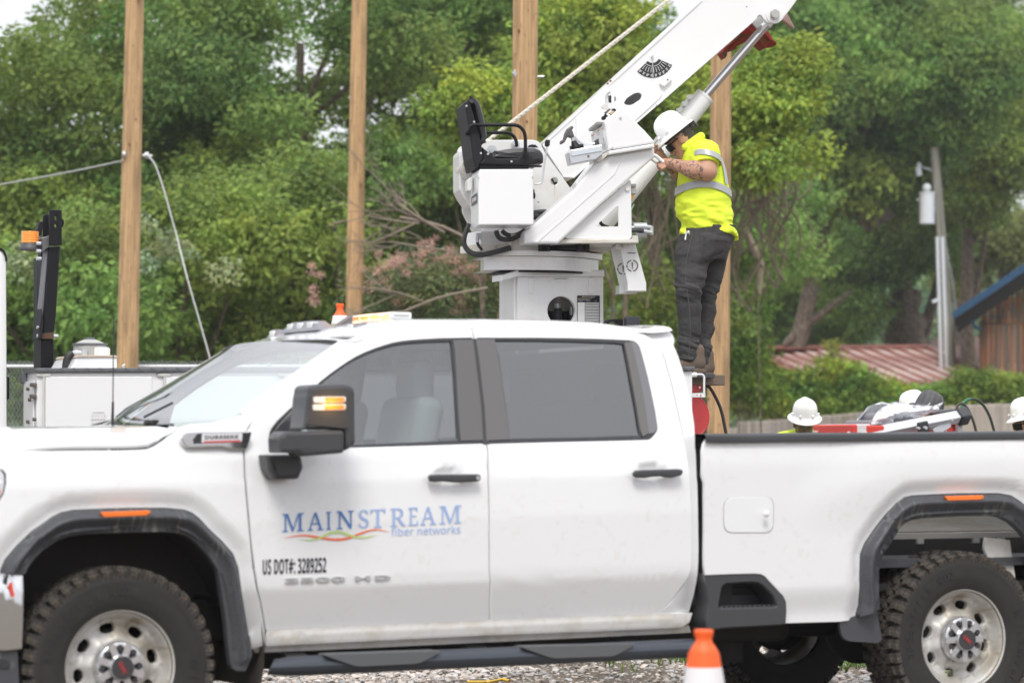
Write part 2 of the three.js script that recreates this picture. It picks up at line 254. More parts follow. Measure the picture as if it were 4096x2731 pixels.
// crown given by where it shows in the photograph and how far away it stands
function tree(name, label, o) {
  seed = o.seed; const sc = 1 / (FP / o.d), c = atD([o.px, o.py], o.d), rx = o.rx * sc, ry = o.ry * sc, rz = o.rz ?? Math.min(rx, 3.5), foot = atD([o.fx ?? o.px, 1700], o.d); foot.y = groundY(foot.x, foot.z) - 0.1;
  const t = thing(name, label, o.cat ?? 'tree', foot, o.group), clumps = [], F2 = V3(FWD.x, 0, FWD.z).normalize();
  const nC = o.clumps ?? Math.round(rx * ry * 3.0 / (o.cr ?? 1) ** 2);
  for (let i = 0; i < nC; i++) { let a, b, d; do { a = rr(-1, 1); b = rr(-1, 1); d = rr(-1, 1); } while (a * a + b * b + d * d > 1); const p = c.clone().addScaledVector(RIGHT, a * rx).add(V3(0, b * ry, 0)).addScaledVector(F2, d * rz); if (p.y > foot.y + 0.4) clumps.push({ x: p.x, y: p.y, z: p.z, r: (o.cr ?? 1) * rr(0.6, 1.25) }); }
  const tr = [], top = c.clone().add(V3(0, ry * 0.4, 0)), w = o.trunk ?? 0.2;
  const line = (a, b, r0, r1, bend = 0.25) => { const m = a.clone().lerp(b, 0.5).add(V3(gauss() * bend, gauss() * bend, gauss() * bend)); const pts = smoothLine([a, m, b], 8), rows = []; pts.forEach((p, i) => { const r = lerp(r0, r1, i / 8), d = (pts[Math.min(8, i + 1)]).clone().sub(pts[Math.max(0, i - 1)]).normalize(), s = V3(d.y, -d.x, 0.01).normalize(), u = s.clone().cross(d); rows.push(Array.from({ length: 9 }, (_, k) => { const an = k / 8 * 6.2832, rk = r * (1 + 0.12 * Math.sin(an * 3 + i)); return p.clone().addScaledVector(s, Math.cos(an) * rk).addScaledVector(u, Math.sin(an) * rk); })); }); return loftGrid(rows); };
  if (o.limbs) for (const L of o.limbs) { const a = atD(L[0], o.d + (L[4] ?? 0)), b = atD(L[1], o.d + (L[4] ?? 0)); tr.push(line(a, b, L[2], L[3], 0.1)); }
  tr.push(line(foot, top, w, w * 0.35));
  for (let i = 0; i < 6 && clumps.length; i++) { const q = clumps[Math.floor(rnd() * clumps.length)], s = foot.clone().lerp(top, rr(0.25, 0.9)); tr.push(line(s, V3(q.x, q.y, q.z), w * 0.4, w * 0.1)); }
  part(t, 'trunk', tr, barkMat);
  leafCount += foliage(t, 'crown', clumps, { per: (o.per ?? 95) * 1.25, size: o.size ?? 0.34, color: o.color, kind: o.kind, vary: o.vary, warm: o.warm }); return t;
}
const GA = [0.215, 0.325, 0.07], GB = [0.235, 0.345, 0.08], YG = [0.3, 0.395, 0.068];
tree('broadleaf_tree', 'tall green tree at the sky gap, left of the pole with the wire', { seed: 31, px: 0, py: 760, rx: 540, ry: 520, d: 57, color: GA, per: 80 });
tree('broadleaf_tree', 'airy green tree with sky showing through behind the pole with the wire', { seed: 32, px: 640, py: 420, rx: 470, ry: 600, d: 61, color: GA, per: 62, clumps: 44, trunk: 0.14 });
tree('broadleaf_tree', 'dense light green tree between the two slimmer brown poles', { seed: 33, px: 1200, py: 420, rx: 470, ry: 620, d: 58, color: GB });
tree('broadleaf_tree', 'low bushy green tree behind the chain-link fence and service boxes', { seed: 34, px: 760, py: 1120, rx: 620, ry: 400, d: 51, color: GB, cr: 0.85, trunk: 0.12 });
tree('broadleaf_tree', 'low green tree behind the black boom rest post', { seed: 35, px: 180, py: 1180, rx: 460, ry: 380, d: 49, color: GA, cr: 0.85, trunk: 0.12 });
tree('broadleaf_tree', 'green tree behind the slim pole next to the pink blossoms', { seed: 36, px: 1330, py: 1010, rx: 330, ry: 420, d: 52, color: GB, cr: 0.85, trunk: 0.12 });
tree('broadleaf_tree', 'big tree directly behind the operator seat', { seed: 37, px: 1760, py: 260, rx: 460, ry: 520, d: 66, color: GA, cr: 1.2 });
tree('broadleaf_tree', 'low spreading tree behind the turret', { seed: 38, px: 1960, py: 900, rx: 520, ry: 420, d: 64, color: GA, cr: 1.1 });
tree('broadleaf_tree', 'large tree behind the boom and the worker', { seed: 39, px: 2620, py: 700, rx: 520, ry: 620, d: 68, color: GA, cr: 1.1 });
tree('sapling', 'yellow-green sapling beside the operator seat', { seed: 40, px: 1930, py: 480, rx: 210, ry: 190, d: 45, color: YG, cr: 0.42, per: 190, size: 0.24, kind: 'broad', trunk: 0.05, clumps: 22 });
tree('sapling', 'yellow-green sapling between the sturdy pole and the boom', { seed: 41, px: 2460, py: 260, rx: 330, ry: 320, d: 49, color: YG, cr: 0.6, per: 120, size: 0.27, trunk: 0.06, clumps: 34 });
tree('sapling', 'yellow-green sapling hung with vines right of the pole behind the worker', { seed: 42, px: 3060, py: 420, rx: 270, ry: 290, d: 47, color: YG, cr: 0.55, per: 130, size: 0.26, trunk: 0.012, clumps: 30 });
tree('broadleaf_tree', 'huge dark green tree with forked leaning limbs above the rusty roof', { seed: 43, px: 3420, py: 300, rx: 520, ry: 520, d: 92, color: GA, cr: 1.6, per: 52, size: 0.46, trunk: 0.35, fx: 3060, clumps: 60, limbs: [[D4(1080, 1560), D4(880, 1150), 0.55, 0.4], [D4(880, 1150), D4(640, 700), 0.4, 0.25], [D5(300, 460), D5(350, -80), 0.45, 0.3], [D5(350, -40), D5(400, -260), 0.3, 0.2], [D5(450, 890), D5(620, 730), 0.16, 0.13], [D5(620, 730), D5(930, 490), 0.13, 0.07]] });
tree('broadleaf_tree', 'bright green drooping tree above the transformer pole and barn', { seed: 44, px: 3900, py: 430, rx: 330, ry: 420, d: 100, color: [0.26, 0.35, 0.075], cr: 1.2, per: 70, size: 0.42, trunk: 0.3, clumps: 44 });
tree('broadleaf_tree', 'tall tree with a thick brown knotted trunk beside the transformer pole', { seed: 45, px: 3600, py: 880, rx: 300, ry: 230, d: 106, color: GA, cr: 1.3, per: 50, size: 0.5, trunk: 0.5, fx: 3630, clumps: 18, limbs: [[D5(1355, 900), D5(1350, 640), 0.78, 0.66], [D5(1340, 660), D5(1290, 480), 0.42, 0.36], [D5(1360, 660), D5(1400, 480), 0.34, 0.26]] });
tree('broadleaf_tree', 'wild tree in the shade behind the rusty roof', { seed: 46, px: 3180, py: 1080, rx: 380, ry: 330, d: 104, color: GA, cr: 1.5, per: 50, size: 0.5, trunk: 0.3 });
tree('broadleaf_tree', 'olive green tree behind the blue roof edge', { seed: 47, px: 4010, py: 960, rx: 230, ry: 230, d: 112, color: [0.25, 0.28, 0.08], cr: 1.3, per: 48, size: 0.5, trunk: 0.25 });
tree('broadleaf_tree', 'green tree filling the back of the grove above the rusty roof', { seed: 48, px: 3250, py: 700, rx: 520, ry: 420, d: 118, color: GA, cr: 1.8, per: 40, size: 0.6, trunk: 0.35 });
tree('broadleaf_tree', 'tall tree closing the back of the grove over the barn', { seed: 49, px: 3850, py: 250, rx: 560, ry: 430, d: 120, color: GA, cr: 1.8, per: 36, size: 0.6, trunk: 0.35 });
tree('broadleaf_tree', 'tall green tree behind the sturdy pole', { seed: 50, px: 2200, py: 150, rx: 480, ry: 420, d: 74, color: GA, cr: 1.2, per: 70 });
tree('broadleaf_tree', 'green tree at the back between the two slimmer poles', { seed: 51, px: 900, py: 860, rx: 650, ry: 480, d: 70, color: GA, cr: 1.2, per: 60, size: 0.4 });
tree('broadleaf_tree', 'green tree at the back beyond the boom rest', { seed: 52, px: 100, py: 980, rx: 620, ry: 460, d: 70, color: GA, cr: 1.2, per: 60, size: 0.4 });
tree('broadleaf_tree', 'shaded tree at the back above the pink blossoms', { seed: 53, px: 1580, py: 800, rx: 420, ry: 480, d: 72, color: GA, cr: 1.2, per: 60, size: 0.4 });
tree('broadleaf_tree', 'mid green tree behind the worker and the reel', { seed: 54, px: 2850, py: 1050, rx: 330, ry: 420, d: 84, color: GA, cr: 1.2, per: 60, size: 0.42 });
{ // mimosa with pink blossoms
  const t = tree('mimosa_tree', 'mimosa tree with pink blossoms behind the pedestal', { seed: 60, px: 1700, py: 1160, rx: 330, ry: 180, d: 47, color: [0.22, 0.28, 0.11], cr: 0.5, per: 110, size: 0.26, kind: 'fine', trunk: 0.07, clumps: 26 });
  seed = 61; const q0 = originOf(t), pts = []; for (const [cx, cy, n, s] of [[1700, 985, 8, 60], [1780, 1035, 14, 70], [1570, 1050, 10, 60], [1640, 1075, 10, 80], [1870, 1095, 22, 60], [1500, 1120, 8, 60], [1830, 1200, 10, 80], [1620, 1180, 6, 120], [1290, 1080, 3, 60], [1250, 1180, 3, 60]]) for (let i = 0; i < n; i++) pts.push(atD([cx + gauss() * s, cy + gauss() * s * 0.6], 46 + gauss() * 0.5));
  const puff = leafCluster(26, 62, 0.5, 0.05), im = shadowed(new THREE.InstancedMesh(puff, std(0xffffff, 0.9), pts.length * 3)), M = new THREE.Matrix4(), C = new THREE.Color(); let k = 0;
  for (const p of pts) for (let j = 0; j < 3; j++) { const s = rr(0.06, 0.11); M.compose(p.clone().sub(q0).add(V3(gauss() * 0.06, gauss() * 0.04, gauss() * 0.06)), new THREE.Quaternion().setFromEuler(new THREE.Euler(rr(0, 6), rr(0, 6), 0)), V3(s, s, s)); im.setMatrixAt(k, M); const b = rr(0.8, 1.1); im.setColorAt(k++, C.setRGB(0.86 * b, 0.54 * b, 0.46 * b)); }
  im.name = 'blossoms'; im.userData.kind = 'stuff'; t.add(im);
  // bare twigs through it
  seed = 63; const tw = []; const grow = (a, dir, L, r, n) => { const b = a.clone().addScaledVector(dir, L); tw.push(tube([a, a.clone().lerp(b, 0.5).add(V3(gauss() * L * 0.07, gauss() * L * 0.07, gauss() * 0.05)), b], r, 5, 5)); if (n > 0) for (let i = 0; i < 3; i++) grow(a.clone().lerp(b, rr(0.35, 1)), dir.clone().add(V3(gauss() * 0.55, gauss() * 0.55, gauss() * 0.3)).normalize(), L * rr(0.5, 0.8), r * 0.6, n - 1); };
  const sub = (a, b) => atD(b, 44.5).sub(atD(a, 44.5)).normalize();
  grow(atD(D3(1520, 680), 44.5), sub(D3(1520, 680), D3(1150, 560)), 1.1, 0.024, 3); grow(atD(D3(1250, 600), 44.5), sub(D3(1250, 600), D3(900, 380)), 0.9, 0.018, 3); grow(atD(D3(1700, 1180), 44.5), sub(D3(1700, 1180), D3(1100, 1350)), 1.3, 0.02, 3); grow(atD(D3(1380, 800), 44.5), sub(D3(1380, 800), D3(700, 700)), 1.0, 0.014, 3);
  part(t, 'bare_branches', tw, twigMat);
}
{ // tangle of bare vines under the yellow-green sapling
  seed = 70; const foot = atD([3010, 1700], 50); foot.y = groundY(foot.x, foot.z); const t = thing('vine_tangle', 'tangle of bare brown vines hanging behind the worker', 'vines', foot), g = [];
  for (let i = 0; i < 46; i++) { const a = atD([rr(2920, 3180), rr(480, 640)], 49 + gauss()), b = atD([rr(2900, 3200), rr(780, 1250)], 49 + gauss()); const m1 = a.clone().lerp(b, 0.35).add(V3(gauss() * 0.6, gauss() * 0.3, gauss() * 0.3)), m2 = a.clone().lerp(b, 0.7).add(V3(gauss() * 0.5, gauss() * 0.2, gauss() * 0.3)); g.push(tube([a, m1, m2, b], rr(0.008, 0.022), 14, 5)); }
  for (let i = 0; i < 16; i++) { const a = atD([rr(2560, 2720), rr(560, 800)], 50 + gauss()), b = atD([rr(2520, 2740), rr(950, 1250)], 50 + gauss()); g.push(tube([a, a.clone().lerp(b, 0.5).add(V3(gauss() * 0.5, 0, 0)), b], rr(0.01, 0.02), 10, 5)); }
  for (const [a, b, r] of [[D5(160, 40), D5(280, 300), 0.05], [D5(280, 300), D5(260, 510), 0.04], [D4(420, 1150), D4(600, 1140), 0.02]]) g.push(tube([atD(a, 60), atD(a, 60).lerp(atD(b, 60), 0.5), atD(b, 60)], r, 8, 6));
  part(t, 'vines', g, vineMat);
}
function shrub(name, label, list, d, o) { seed = o.seed; const c0 = atD(list[0], d), foot = V3(c0.x, groundY(c0.x, c0.z), c0.z), t = thing(name, label, o.cat ?? 'shrub', foot, o.group), cl = []; for (const [px, py, r, dd] of list) { const p = atD([px, py], d + (dd ?? 0)); cl.push({ x: p.x, y: p.y, z: p.z, r: r * d / FP }); } if (!o.noStem) part(t, 'stem', cl.slice(0, 6).map((c) => rod(foot.clone().add(V3((c.x - foot.x) * 0.9, 0, (c.z - foot.z) * 0.9)), V3(c.x, Math.max(c.y, foot.y + 0.2), c.z), 0.016, 0.006, 6)), vineMat); leafCount += foliage(t, 'foliage', cl, o); }
shrub('vine_thicket', 'bright green vine thicket heaped behind the grey picket fence', [...D5('60,1180 110,1080 90,1260 180,1200 160,1040').map((p) => [...p, 80]), ...D5('120,1060 200,1120 260,1160 330,1130 420,1180 480,1120 540,1220 620,1110 650,1200 740,1210 780,1090 850,1040 880,1160 900,1090 930,1240 980,1120 1050,1150 1040,1230 1130,1190 1160,1270 1230,1220 1260,1290 1330,1250 1380,1310 180,1280 300,1250 300,1330 390,1290 460,1340 540,1320 620,1350 700,1300 800,1340 900,1320 1000,1340 1090,1310 1180,1350 1280,1350 1420,1330 1480,1300').map((p) => [...p, 58])], 81, { seed: 80, per: 210, size: 0.34, color: [0.27, 0.4, 0.06], vary: 0.35, warm: 0.3, cat: 'vines' });
shrub('vine_thicket', 'loose yellow-green vines climbing over the middle of the rusty roof', D5('800,880 840,930 780,960 860,990 920,1010 700,1000').map((p) => [...p, 30]), 82, { seed: 81, per: 120, size: 0.3, color: [0.36, 0.38, 0.07], cat: 'vines' });
shrub('shrub', 'green shrub in front of the weathered barn', [...D5('1760,1120 1830,1180 1900,1130 1960,1210 2040,1150 2100,1220 2180,1190 1560,1240 1650,1280 1720,1250 1800,1270 1900,1290 2000,1290 2120,1300 2200,1290').map((p) => [...p, 62])], 74, { seed: 82, per: 200, size: 0.32, color: [0.24, 0.36, 0.06] });
shrub('creeper', 'green creeper climbing beside the pole behind the worker', [[2950, 1050, 40], [2985, 1120, 50], [2960, 1200, 60], [3010, 1260, 60], [2975, 1330, 70], [3020, 1390, 70], [2950, 1420, 60], [2960, 1140, 50], [3000, 1470, 80], [2960, 1530, 80], [3040, 1560, 70]], 70, { seed: 83, per: 220, size: 0.3, color: [0.24, 0.4, 0.06], cat: 'vines' });
shrub('shrub', 'green undergrowth behind the pedestal and the worker’s legs', [[2450, 1150, 90], [2560, 1230, 100], [2650, 1150, 110], [2500, 1330, 100], [2620, 1340, 100], [2700, 1260, 90], [2480, 1020, 70]], 54, { seed: 84, per: 120, size: 0.3, color: [0.24, 0.34, 0.07] });
shrub('shrub', 'pale leafy undergrowth in front of the chain-link fence line', [[650, 960, 70], [720, 1000, 60], [600, 900, 50], [560, 1020, 60], [120, 1080, 60], [60, 1020, 60], [880, 1080, 60]], 47, { seed: 85, per: 120, size: 0.24, color: [0.34, 0.42, 0.24], warm: 0.1, noStem: true });
{ // far wooded hill
  const g = new THREE.PlaneGeometry(420, 1, 80, 12), p = g.attributes.position; const pts = [];
  for (let i = 0; i < p.count; i++) { const a = p.getX(i), t = 0.5 - p.getY(i), u = 1 - t, px = 2048 + a / 160 * FP, h = (4 + 11 * smooth(0, 1, u)) * (0.8 + 0.4 * fbm(a * 0.03, 2)) * u, q = CAM.clone().addScaledVector(V3(Math.sin(YAW), 0, -Math.cos(YAW)), 140 + 70 * u).addScaledVector(RIGHT, a); p.setXYZ(i, q.x, h - 0.5 + 2.4 * u * (fbm(a * 0.2, u * 9) - 0.5), q.z); if (h > 0.5) pts.push({ x: q.x, y: h, z: q.z, r: 3.4 }); }
  g.computeVertexNormals(); structure('hill', g, std(col(0.2, 0.27, 0.1), 0.95));
  const w = new THREE.Group(); w.name = 'wooded_hillside'; w.userData = { kind: 'stuff', label: 'far bluish green wooded hillside behind the barn', category: 'woods' }; scene.add(w); seed = 90;
  const im = (() => { foliage(w, 'tree_canopy', pts, { per: 4.2, size: 1.9, color: [0.17, 0.26, 0.12], kind: 'broad' }); return w.children[0]; })();
  w.remove(im); im.userData = w.userData; im.name = 'wooded_hillside'; scene.remove(w); scene.add(im);
}
console.log('leaf clusters', leafCount);

// ---------- poles ----------
const poleTex = dataTex(256, 512, (u, v) => { const s = tnoise2(u, v, 64, 6, 3), s2 = tnoise2(u, v, 22, 3, 7), b = tnoise(u, v, 5, 4, 2), k = tnoise2(u, v, 40, 26, 11), g = 0.63 + 0.13 * (s - 0.5) + 0.13 * (s2 - 0.5) + 0.24 * (b - 0.5) - 0.1 * smooth(0.8, 0.98, k); return [g * 1.13, g * 0.96, g * 0.73]; });
const greyTex = dataTex(128, 256, (u, v) => { const s = tnoise2(u, v, 40, 4, 3), b = tnoise(u, v, 5, 4, 2), g = 0.6 + 0.25 * (s - 0.5) + 0.2 * (b - 0.5); return [g, g * 0.97, g * 0.9]; });
const steel = std(col(0.55, 0.56, 0.57), 0.38, { metalness: 0.85 }), dullSteel = std(col(0.5, 0.51, 0.52), 0.55, { metalness: 0.7 }), darkHole = std(col(0.06, 0.04, 0.03), 0.9);
function pole(label, top, bot, wt, wb, d, grp, tint, knots = []) {
  const pt = atD(top, d), pb = atD(bot, d), dir = pt.clone().sub(pb), f = pb.clone().addScaledVector(dir, -(pb.y + 0.1) / dir.y), e = pt.clone().addScaledVector(dir, 1.8 / dir.y), rT = wt / 2 * d / FP, rB = wb / 2 * d / FP, k = (y) => rB + (rT - rB) * (y - pb.y) / (pt.y - pb.y);
  const t = thing('utility_pole', label, 'utility pole', V3(f.x, 0, f.z), grp), rows = [], n = 28; seed = Math.round(top[0]);
  for (let i = 0; i <= n; i++) { const c = f.clone().lerp(e, i / n), r = k(c.y); rows.push(Array.from({ length: 25 }, (_, j) => { const a = j / 24 * 6.2832, q = r * (1 + 0.025 * (fbm(Math.cos(a) * 2, c.y * 0.9, Math.sin(a) * 2 + top[0]) - 0.5)); return V3(c.x + Math.cos(a) * q, c.y, c.z + Math.sin(a) * q); })); }
  const g = loftGrid(rows), uv = g.attributes.uv, ps = g.attributes.position; for (let i = 0; i < uv.count; i++) uv.setXY(i, (i % 25) / 24, ps.getY(i) / 2.4 + top[0] * 0.13);
  part(t, 'shaft', [g, disc(e, k(e.y), 0.01, V3(0, 1, 0))], std(tint, 0.85, { map: poleTex, bumpMap: poleTex, bumpScale: 0.006 }));
  for (const [kp, r] of knots) { const c = atD(kp, d - 0.13); part(t, 'knot', new THREE.SphereGeometry(r, 10, 8).scale(1, 1.2, 0.3).translate(c.x, c.y, c.z), std(col(0.2, 0.11, 0.05), 0.9)); }
  return t;
}
const pole1 = pole('brown wooden pole carrying a thin wire, behind the white service boxes', [538, 0], [508, 1468], 73, 87, 40, undefined, col(1.02, 0.95, 0.88), [[D2(930, 2), 0.02], [D2(910, 800), 0.012], [D2(870, 970), 0.02]]);
pole('slim brown wooden pole behind the pickup light bar and small cone', [1437, 0], [1416, 1271], 62, 70, 46, undefined, col(1.08, 0.98, 0.88), [[D3(370, 97), 0.02]]);
const pole3 = pole('sturdy pale brown wooden pole behind the operator seat, with bolts', [2102, 0], [2098, 557], 101, 102, 30, undefined, col(1.05, 0.97, 0.9), [[C1(586, 220), 0.016], [C1(645, 875), 0.012], [C1(655, 70), 0.006], [C1(712, 95), 0.006]]);
pole('brown wooden pole directly behind the worker on the truck', [2885, 230], [2874, 1700], 84, 88, 36, undefined, col(0.98, 0.9, 0.84), [[E6(1030, 850), 0.014]]);
{ const c = atD(C1(560, 530), 29.84); part(pole3, 'washer', plate(onZ(C1('560,498 576,530 560,560 544,530'), c.z), 0.02, [], 0.004), steel); part(pole3, 'bolt', rod(atD(C1(722, 552), 29.9), atD(C1(770, 552), 29.9), 0.012), steel);
  const b = atD(D2(985, 1045), 39.95); part(pole1, 'eye_bolt', [rod(atD(D2(955, 1045), 39.95), atD(D2(1020, 1050), 39.95), 0.025), disc(b, 0.05, 0.05, RIGHT)], dullSteel); part(pole1, 'washer', disc(atD(D2(833, 1038), 39.87), 0.05, 0.04, RIGHT), dullSteel); }
{ const w = D2('-40,1246 0,1239 200,1205 400,1168 600,1128 822,1080').map((p) => atD(p, 39.9)); const t = thing('overhead_wire', 'thin grey wire running from the pole out past the boom rest', 'wire', w[w.length - 1]); part(t, 'wire', tube(w, 0.012, 40, 6), std(col(0.35, 0.36, 0.35), 0.6));
  const g = [...D2('990,1045 1030,1090 1060,1160 1090,1250 1120,1350 1150,1460 1180,1567').map((p) => atD(p, 39.8)), ...D1('1170,560 1250,840 1330,1125 1350,1200').map((p) => atD(p, 39.6))]; const s = thing('ground_wire', 'pale wire curving down from the pole to the service boxes', 'wire', g[g.length - 1]); part(s, 'wire', tube(g, 0.0115, 60, 6), std(col(0.6, 0.61, 0.6), 0.5)); }
{ // transformer pole
  const d = 90, top = atD(D6(218, 140), d), low = atD(D6(262, 700), d), dir = low.clone().sub(top), f = top.clone().addScaledVector(dir, -(top.y - 0.2) / dir.y), t = thing('transformer_pole', 'weathered grey pole with a white transformer and two white conduits', 'utility pole', f), m = std(col(0.8, 0.8, 0.78), 0.9, { map: greyTex }), wht = std(col(0.72, 0.74, 0.76), 0.5);
  part(t, 'shaft', rod(f, top, 0.17, 0.135, 16), m);
  const a = atD(D6(172, 520), d - 0.1), h = 187 / 1.568 * d / FP / 2; part(t, 'transformer', [disc(a, 0.225, h * 2, V3(0, 1, 0)), disc(a.clone().add(V3(0, h, 0)), 0.24, 0.05, V3(0, 1, 0)), disc(a.clone().add(V3(0, -h, 0)), 0.235, 0.05, V3(0, 1, 0))], wht);
  part(t, 'bushing', new THREE.SphereGeometry(0.13, 14, 10).translate(a.x, a.y + h + 0.16, a.z), wht); part(t, 'bracket', [beam(a.clone().add(V3(0, h * 0.6, 0)), atD(D6(232, 462), d), 0.06, 0.1), beam(a.clone().add(V3(0, -h * 0.2, 0)), atD(D6(236, 520), d), 0.06, 0.1), beam(atD(D6(105, 470), d), atD(D6(140, 465), d), 0.05, 0.06)], dullSteel);
  for (const [x0, x1] of [[236, 268], [268, 303]]) part(t, 'conduit', rod(atD(D6(x0, 700), d - 0.26), atD(D6(x1, 1700), d - 0.26), 0.055, 0.055, 10), wht);
  part(t, 'lamp_arm', tube(D6('207,295 180,275 150,268').map((p) => atD(p, d)), 0.03, 10, 6), dullSteel); part(t, 'street_lamp', [rod(atD(D6(135, 250), d), atD(D6(115, 262), d), 0.12, 0.08), rod(atD(D6(115, 262), d), atD(D6(122, 318), d), 0.09, 0.1)], std(col(0.5, 0.52, 0.54), 0.4)); part(t, 'meter_bracket', beam(atD(D6(205, 1108), d - 0.3), atD(D6(242, 1095), d - 0.3), 0.08, 0.1), wht);
  part(t, 'down_wire', tube(D6('270,560 300,800 335,1000 365,1320').map((p) => atD(p, d)), 0.02, 20, 5), dullSteel);
}

// ---------- fences ----------
{ // chain link: zigzag wires woven from two runs
  const d = 40.5, a = atD([-140, 1440], d), b = atD([1300, 1440], d), len = a.distanceTo(b), u = b.clone().sub(a).normalize(), nrm = new THREE.Vector3().crossVectors(u, V3(0, 1, 0)), h = 2.48, c0 = V3(a.x, 0.05, a.z), t = thing('chain_link_fence', 'galvanised chain-link fence behind the service boxes', 'fence', V3(a.x, 0, a.z)), wires = [], s = 0.052, n = Math.floor(len / s), rowsN = Math.floor(h / s), pos = [], idx = [];
  const seg = (p, q, r) => { const dd = q.clone().sub(p).normalize(), e1 = nrm.clone(), e2 = new THREE.Vector3().crossVectors(dd, e1), o = pos.length / 3; for (const [pt] of [[p], [q]]) for (let k = 0; k < 3; k++) { const an = k * 2.094; pos.push(pt.x + (e1.x * Math.cos(an) + e2.x * Math.sin(an)) * r, pt.y + (e1.y * Math.cos(an) + e2.y * Math.sin(an)) * r, pt.z + (e1.z * Math.cos(an) + e2.z * Math.sin(an)) * r); } for (let k = 0; k < 3; k++) { const k2 = (k + 1) % 3; idx.push(o + k, o + k2, o + 3 + k, o + 3 + k, o + k2, o + 3 + k2); } };
  for (let i = 0; i < n; i++) for (let j = 0; j <= rowsN; j++) { const x0 = i * s + (j % 2 ? s : 0), x1 = i * s + (j % 2 ? 0 : s), y0 = j * s, y1 = (j + (j === rowsN ? 0.75 : 1)) * s; if (y1 < 0.9) continue; seg(c0.clone().addScaledVector(u, x0).setY(y0 + 0.05), c0.clone().addScaledVector(u, x1).setY(y1 + 0.05), 0.0032); }
  const g = new THREE.BufferGeometry(); g.setAttribute('position', new THREE.Float32BufferAttribute(pos, 3)); g.setIndex(idx); g.computeVertexNormals();
  const gal = std(col(0.62, 0.64, 0.66), 0.45, { metalness: 0.4 });
  part(t, 'wire_mesh', g, gal, { kind: 'stuff' }); part(t, 'top_rail', rod(c0.clone().setY(h - 0.02), c0.clone().addScaledVector(u, len).setY(h - 0.02), 0.024), gal);
  for (let x = 1.2; x < len; x += 2.9) part(t, 'post', rod(c0.clone().addScaledVector(u, x).addScaledVector(nrm, 0.05).setY(0), c0.clone().addScaledVector(u, x).addScaledVector(nrm, 0.05).setY(h + 0.02), 0.03), gal);
  part(t, 'lower_rail', rod(c0.clone().addScaledVector(nrm, 0.04).setY(1.35), c0.clone().addScaledVector(u, len).addScaledVector(nrm, 0.04).setY(1.35), 0.02), gal);
}
{ // picket fence of weathered boards
  const p0 = atD([2890, 1700], 79), p1 = atD([4460, 1700], 54), A = V3(p0.x, 0, p0.z), B = V3(p1.x, 0, p1.z), len = A.distanceTo(B), u = B.clone().sub(A).normalize(), n = V3(-u.z, 0, u.x), t = thing('picket_fence', 'weathered grey wooden picket fence behind the pickup bed', 'fence', A.clone().setY(groundY(A.x, A.z)), undefined);
  const woodG = dataTex(64, 256, (x, y) => { const g = 0.85 + 0.2 * (tnoise2(x, y, 18, 3, 4) - 0.5) + 0.2 * (tnoise(x, y, 4, 3, 6) - 0.5); return [g * 1.02, g * 0.97, g * 0.93]; });
  const w = 0.112, hh = 1.82, sh = new THREE.Shape([[-w / 2, 0], [w / 2, 0], [w / 2, hh - 0.05], [w / 4, hh], [-w / 4, hh], [-w / 2, hh - 0.05]].map((q) => new THREE.Vector2(...q))), pg = new THREE.ExtrudeGeometry(sh, { depth: 0.018, bevelEnabled: false }); { const uv = pg.attributes.uv, ps = pg.attributes.position; for (let i = 0; i < uv.count; i++) uv.setXY(i, ps.getX(i) / 0.12 + 0.5, ps.getY(i) / 2); }
  const mats = [0.85, 0.95, 0.75, 0.9, 1.0].map((c, i) => std(col(c, c * (0.965 + 0.01 * (i % 2)), c * (0.92 + 0.02 * (i % 3))), 0.92, { map: woodG })); seed = 95; const an = Math.atan2(-u.z, u.x);
  for (let x = 0; x < len; x += 0.122) { const q = A.clone().addScaledVector(u, x), m = shadowed(new THREE.Mesh(pg, mats[Math.floor(rnd() * 5)])); const depth = depthOf(q), topY = 1.375 + (1787 - (depth > 57 ? lerp(1688, 1612, smooth(79, 57, depth)) : 1612 - (57 - depth) * 3)) / FP * depth - (x < 1.35 ? 0.15 : 0); m.position.set(q.x - t.position.x, topY - hh + rr(-0.012, 0.012) - t.position.y, q.z - t.position.z); m.rotation.set(0, an, rr(-0.006, 0.006)); m.name = 'picket'; t.add(m); }
  for (const y of [0.5, 1.5]) part(t, 'rail', beam(A.clone().addScaledVector(n, -0.04).setY(y + 0.3), B.clone().addScaledVector(n, -0.04).setY(y + 0.45), 0.04, 0.09), mats[2]);
}

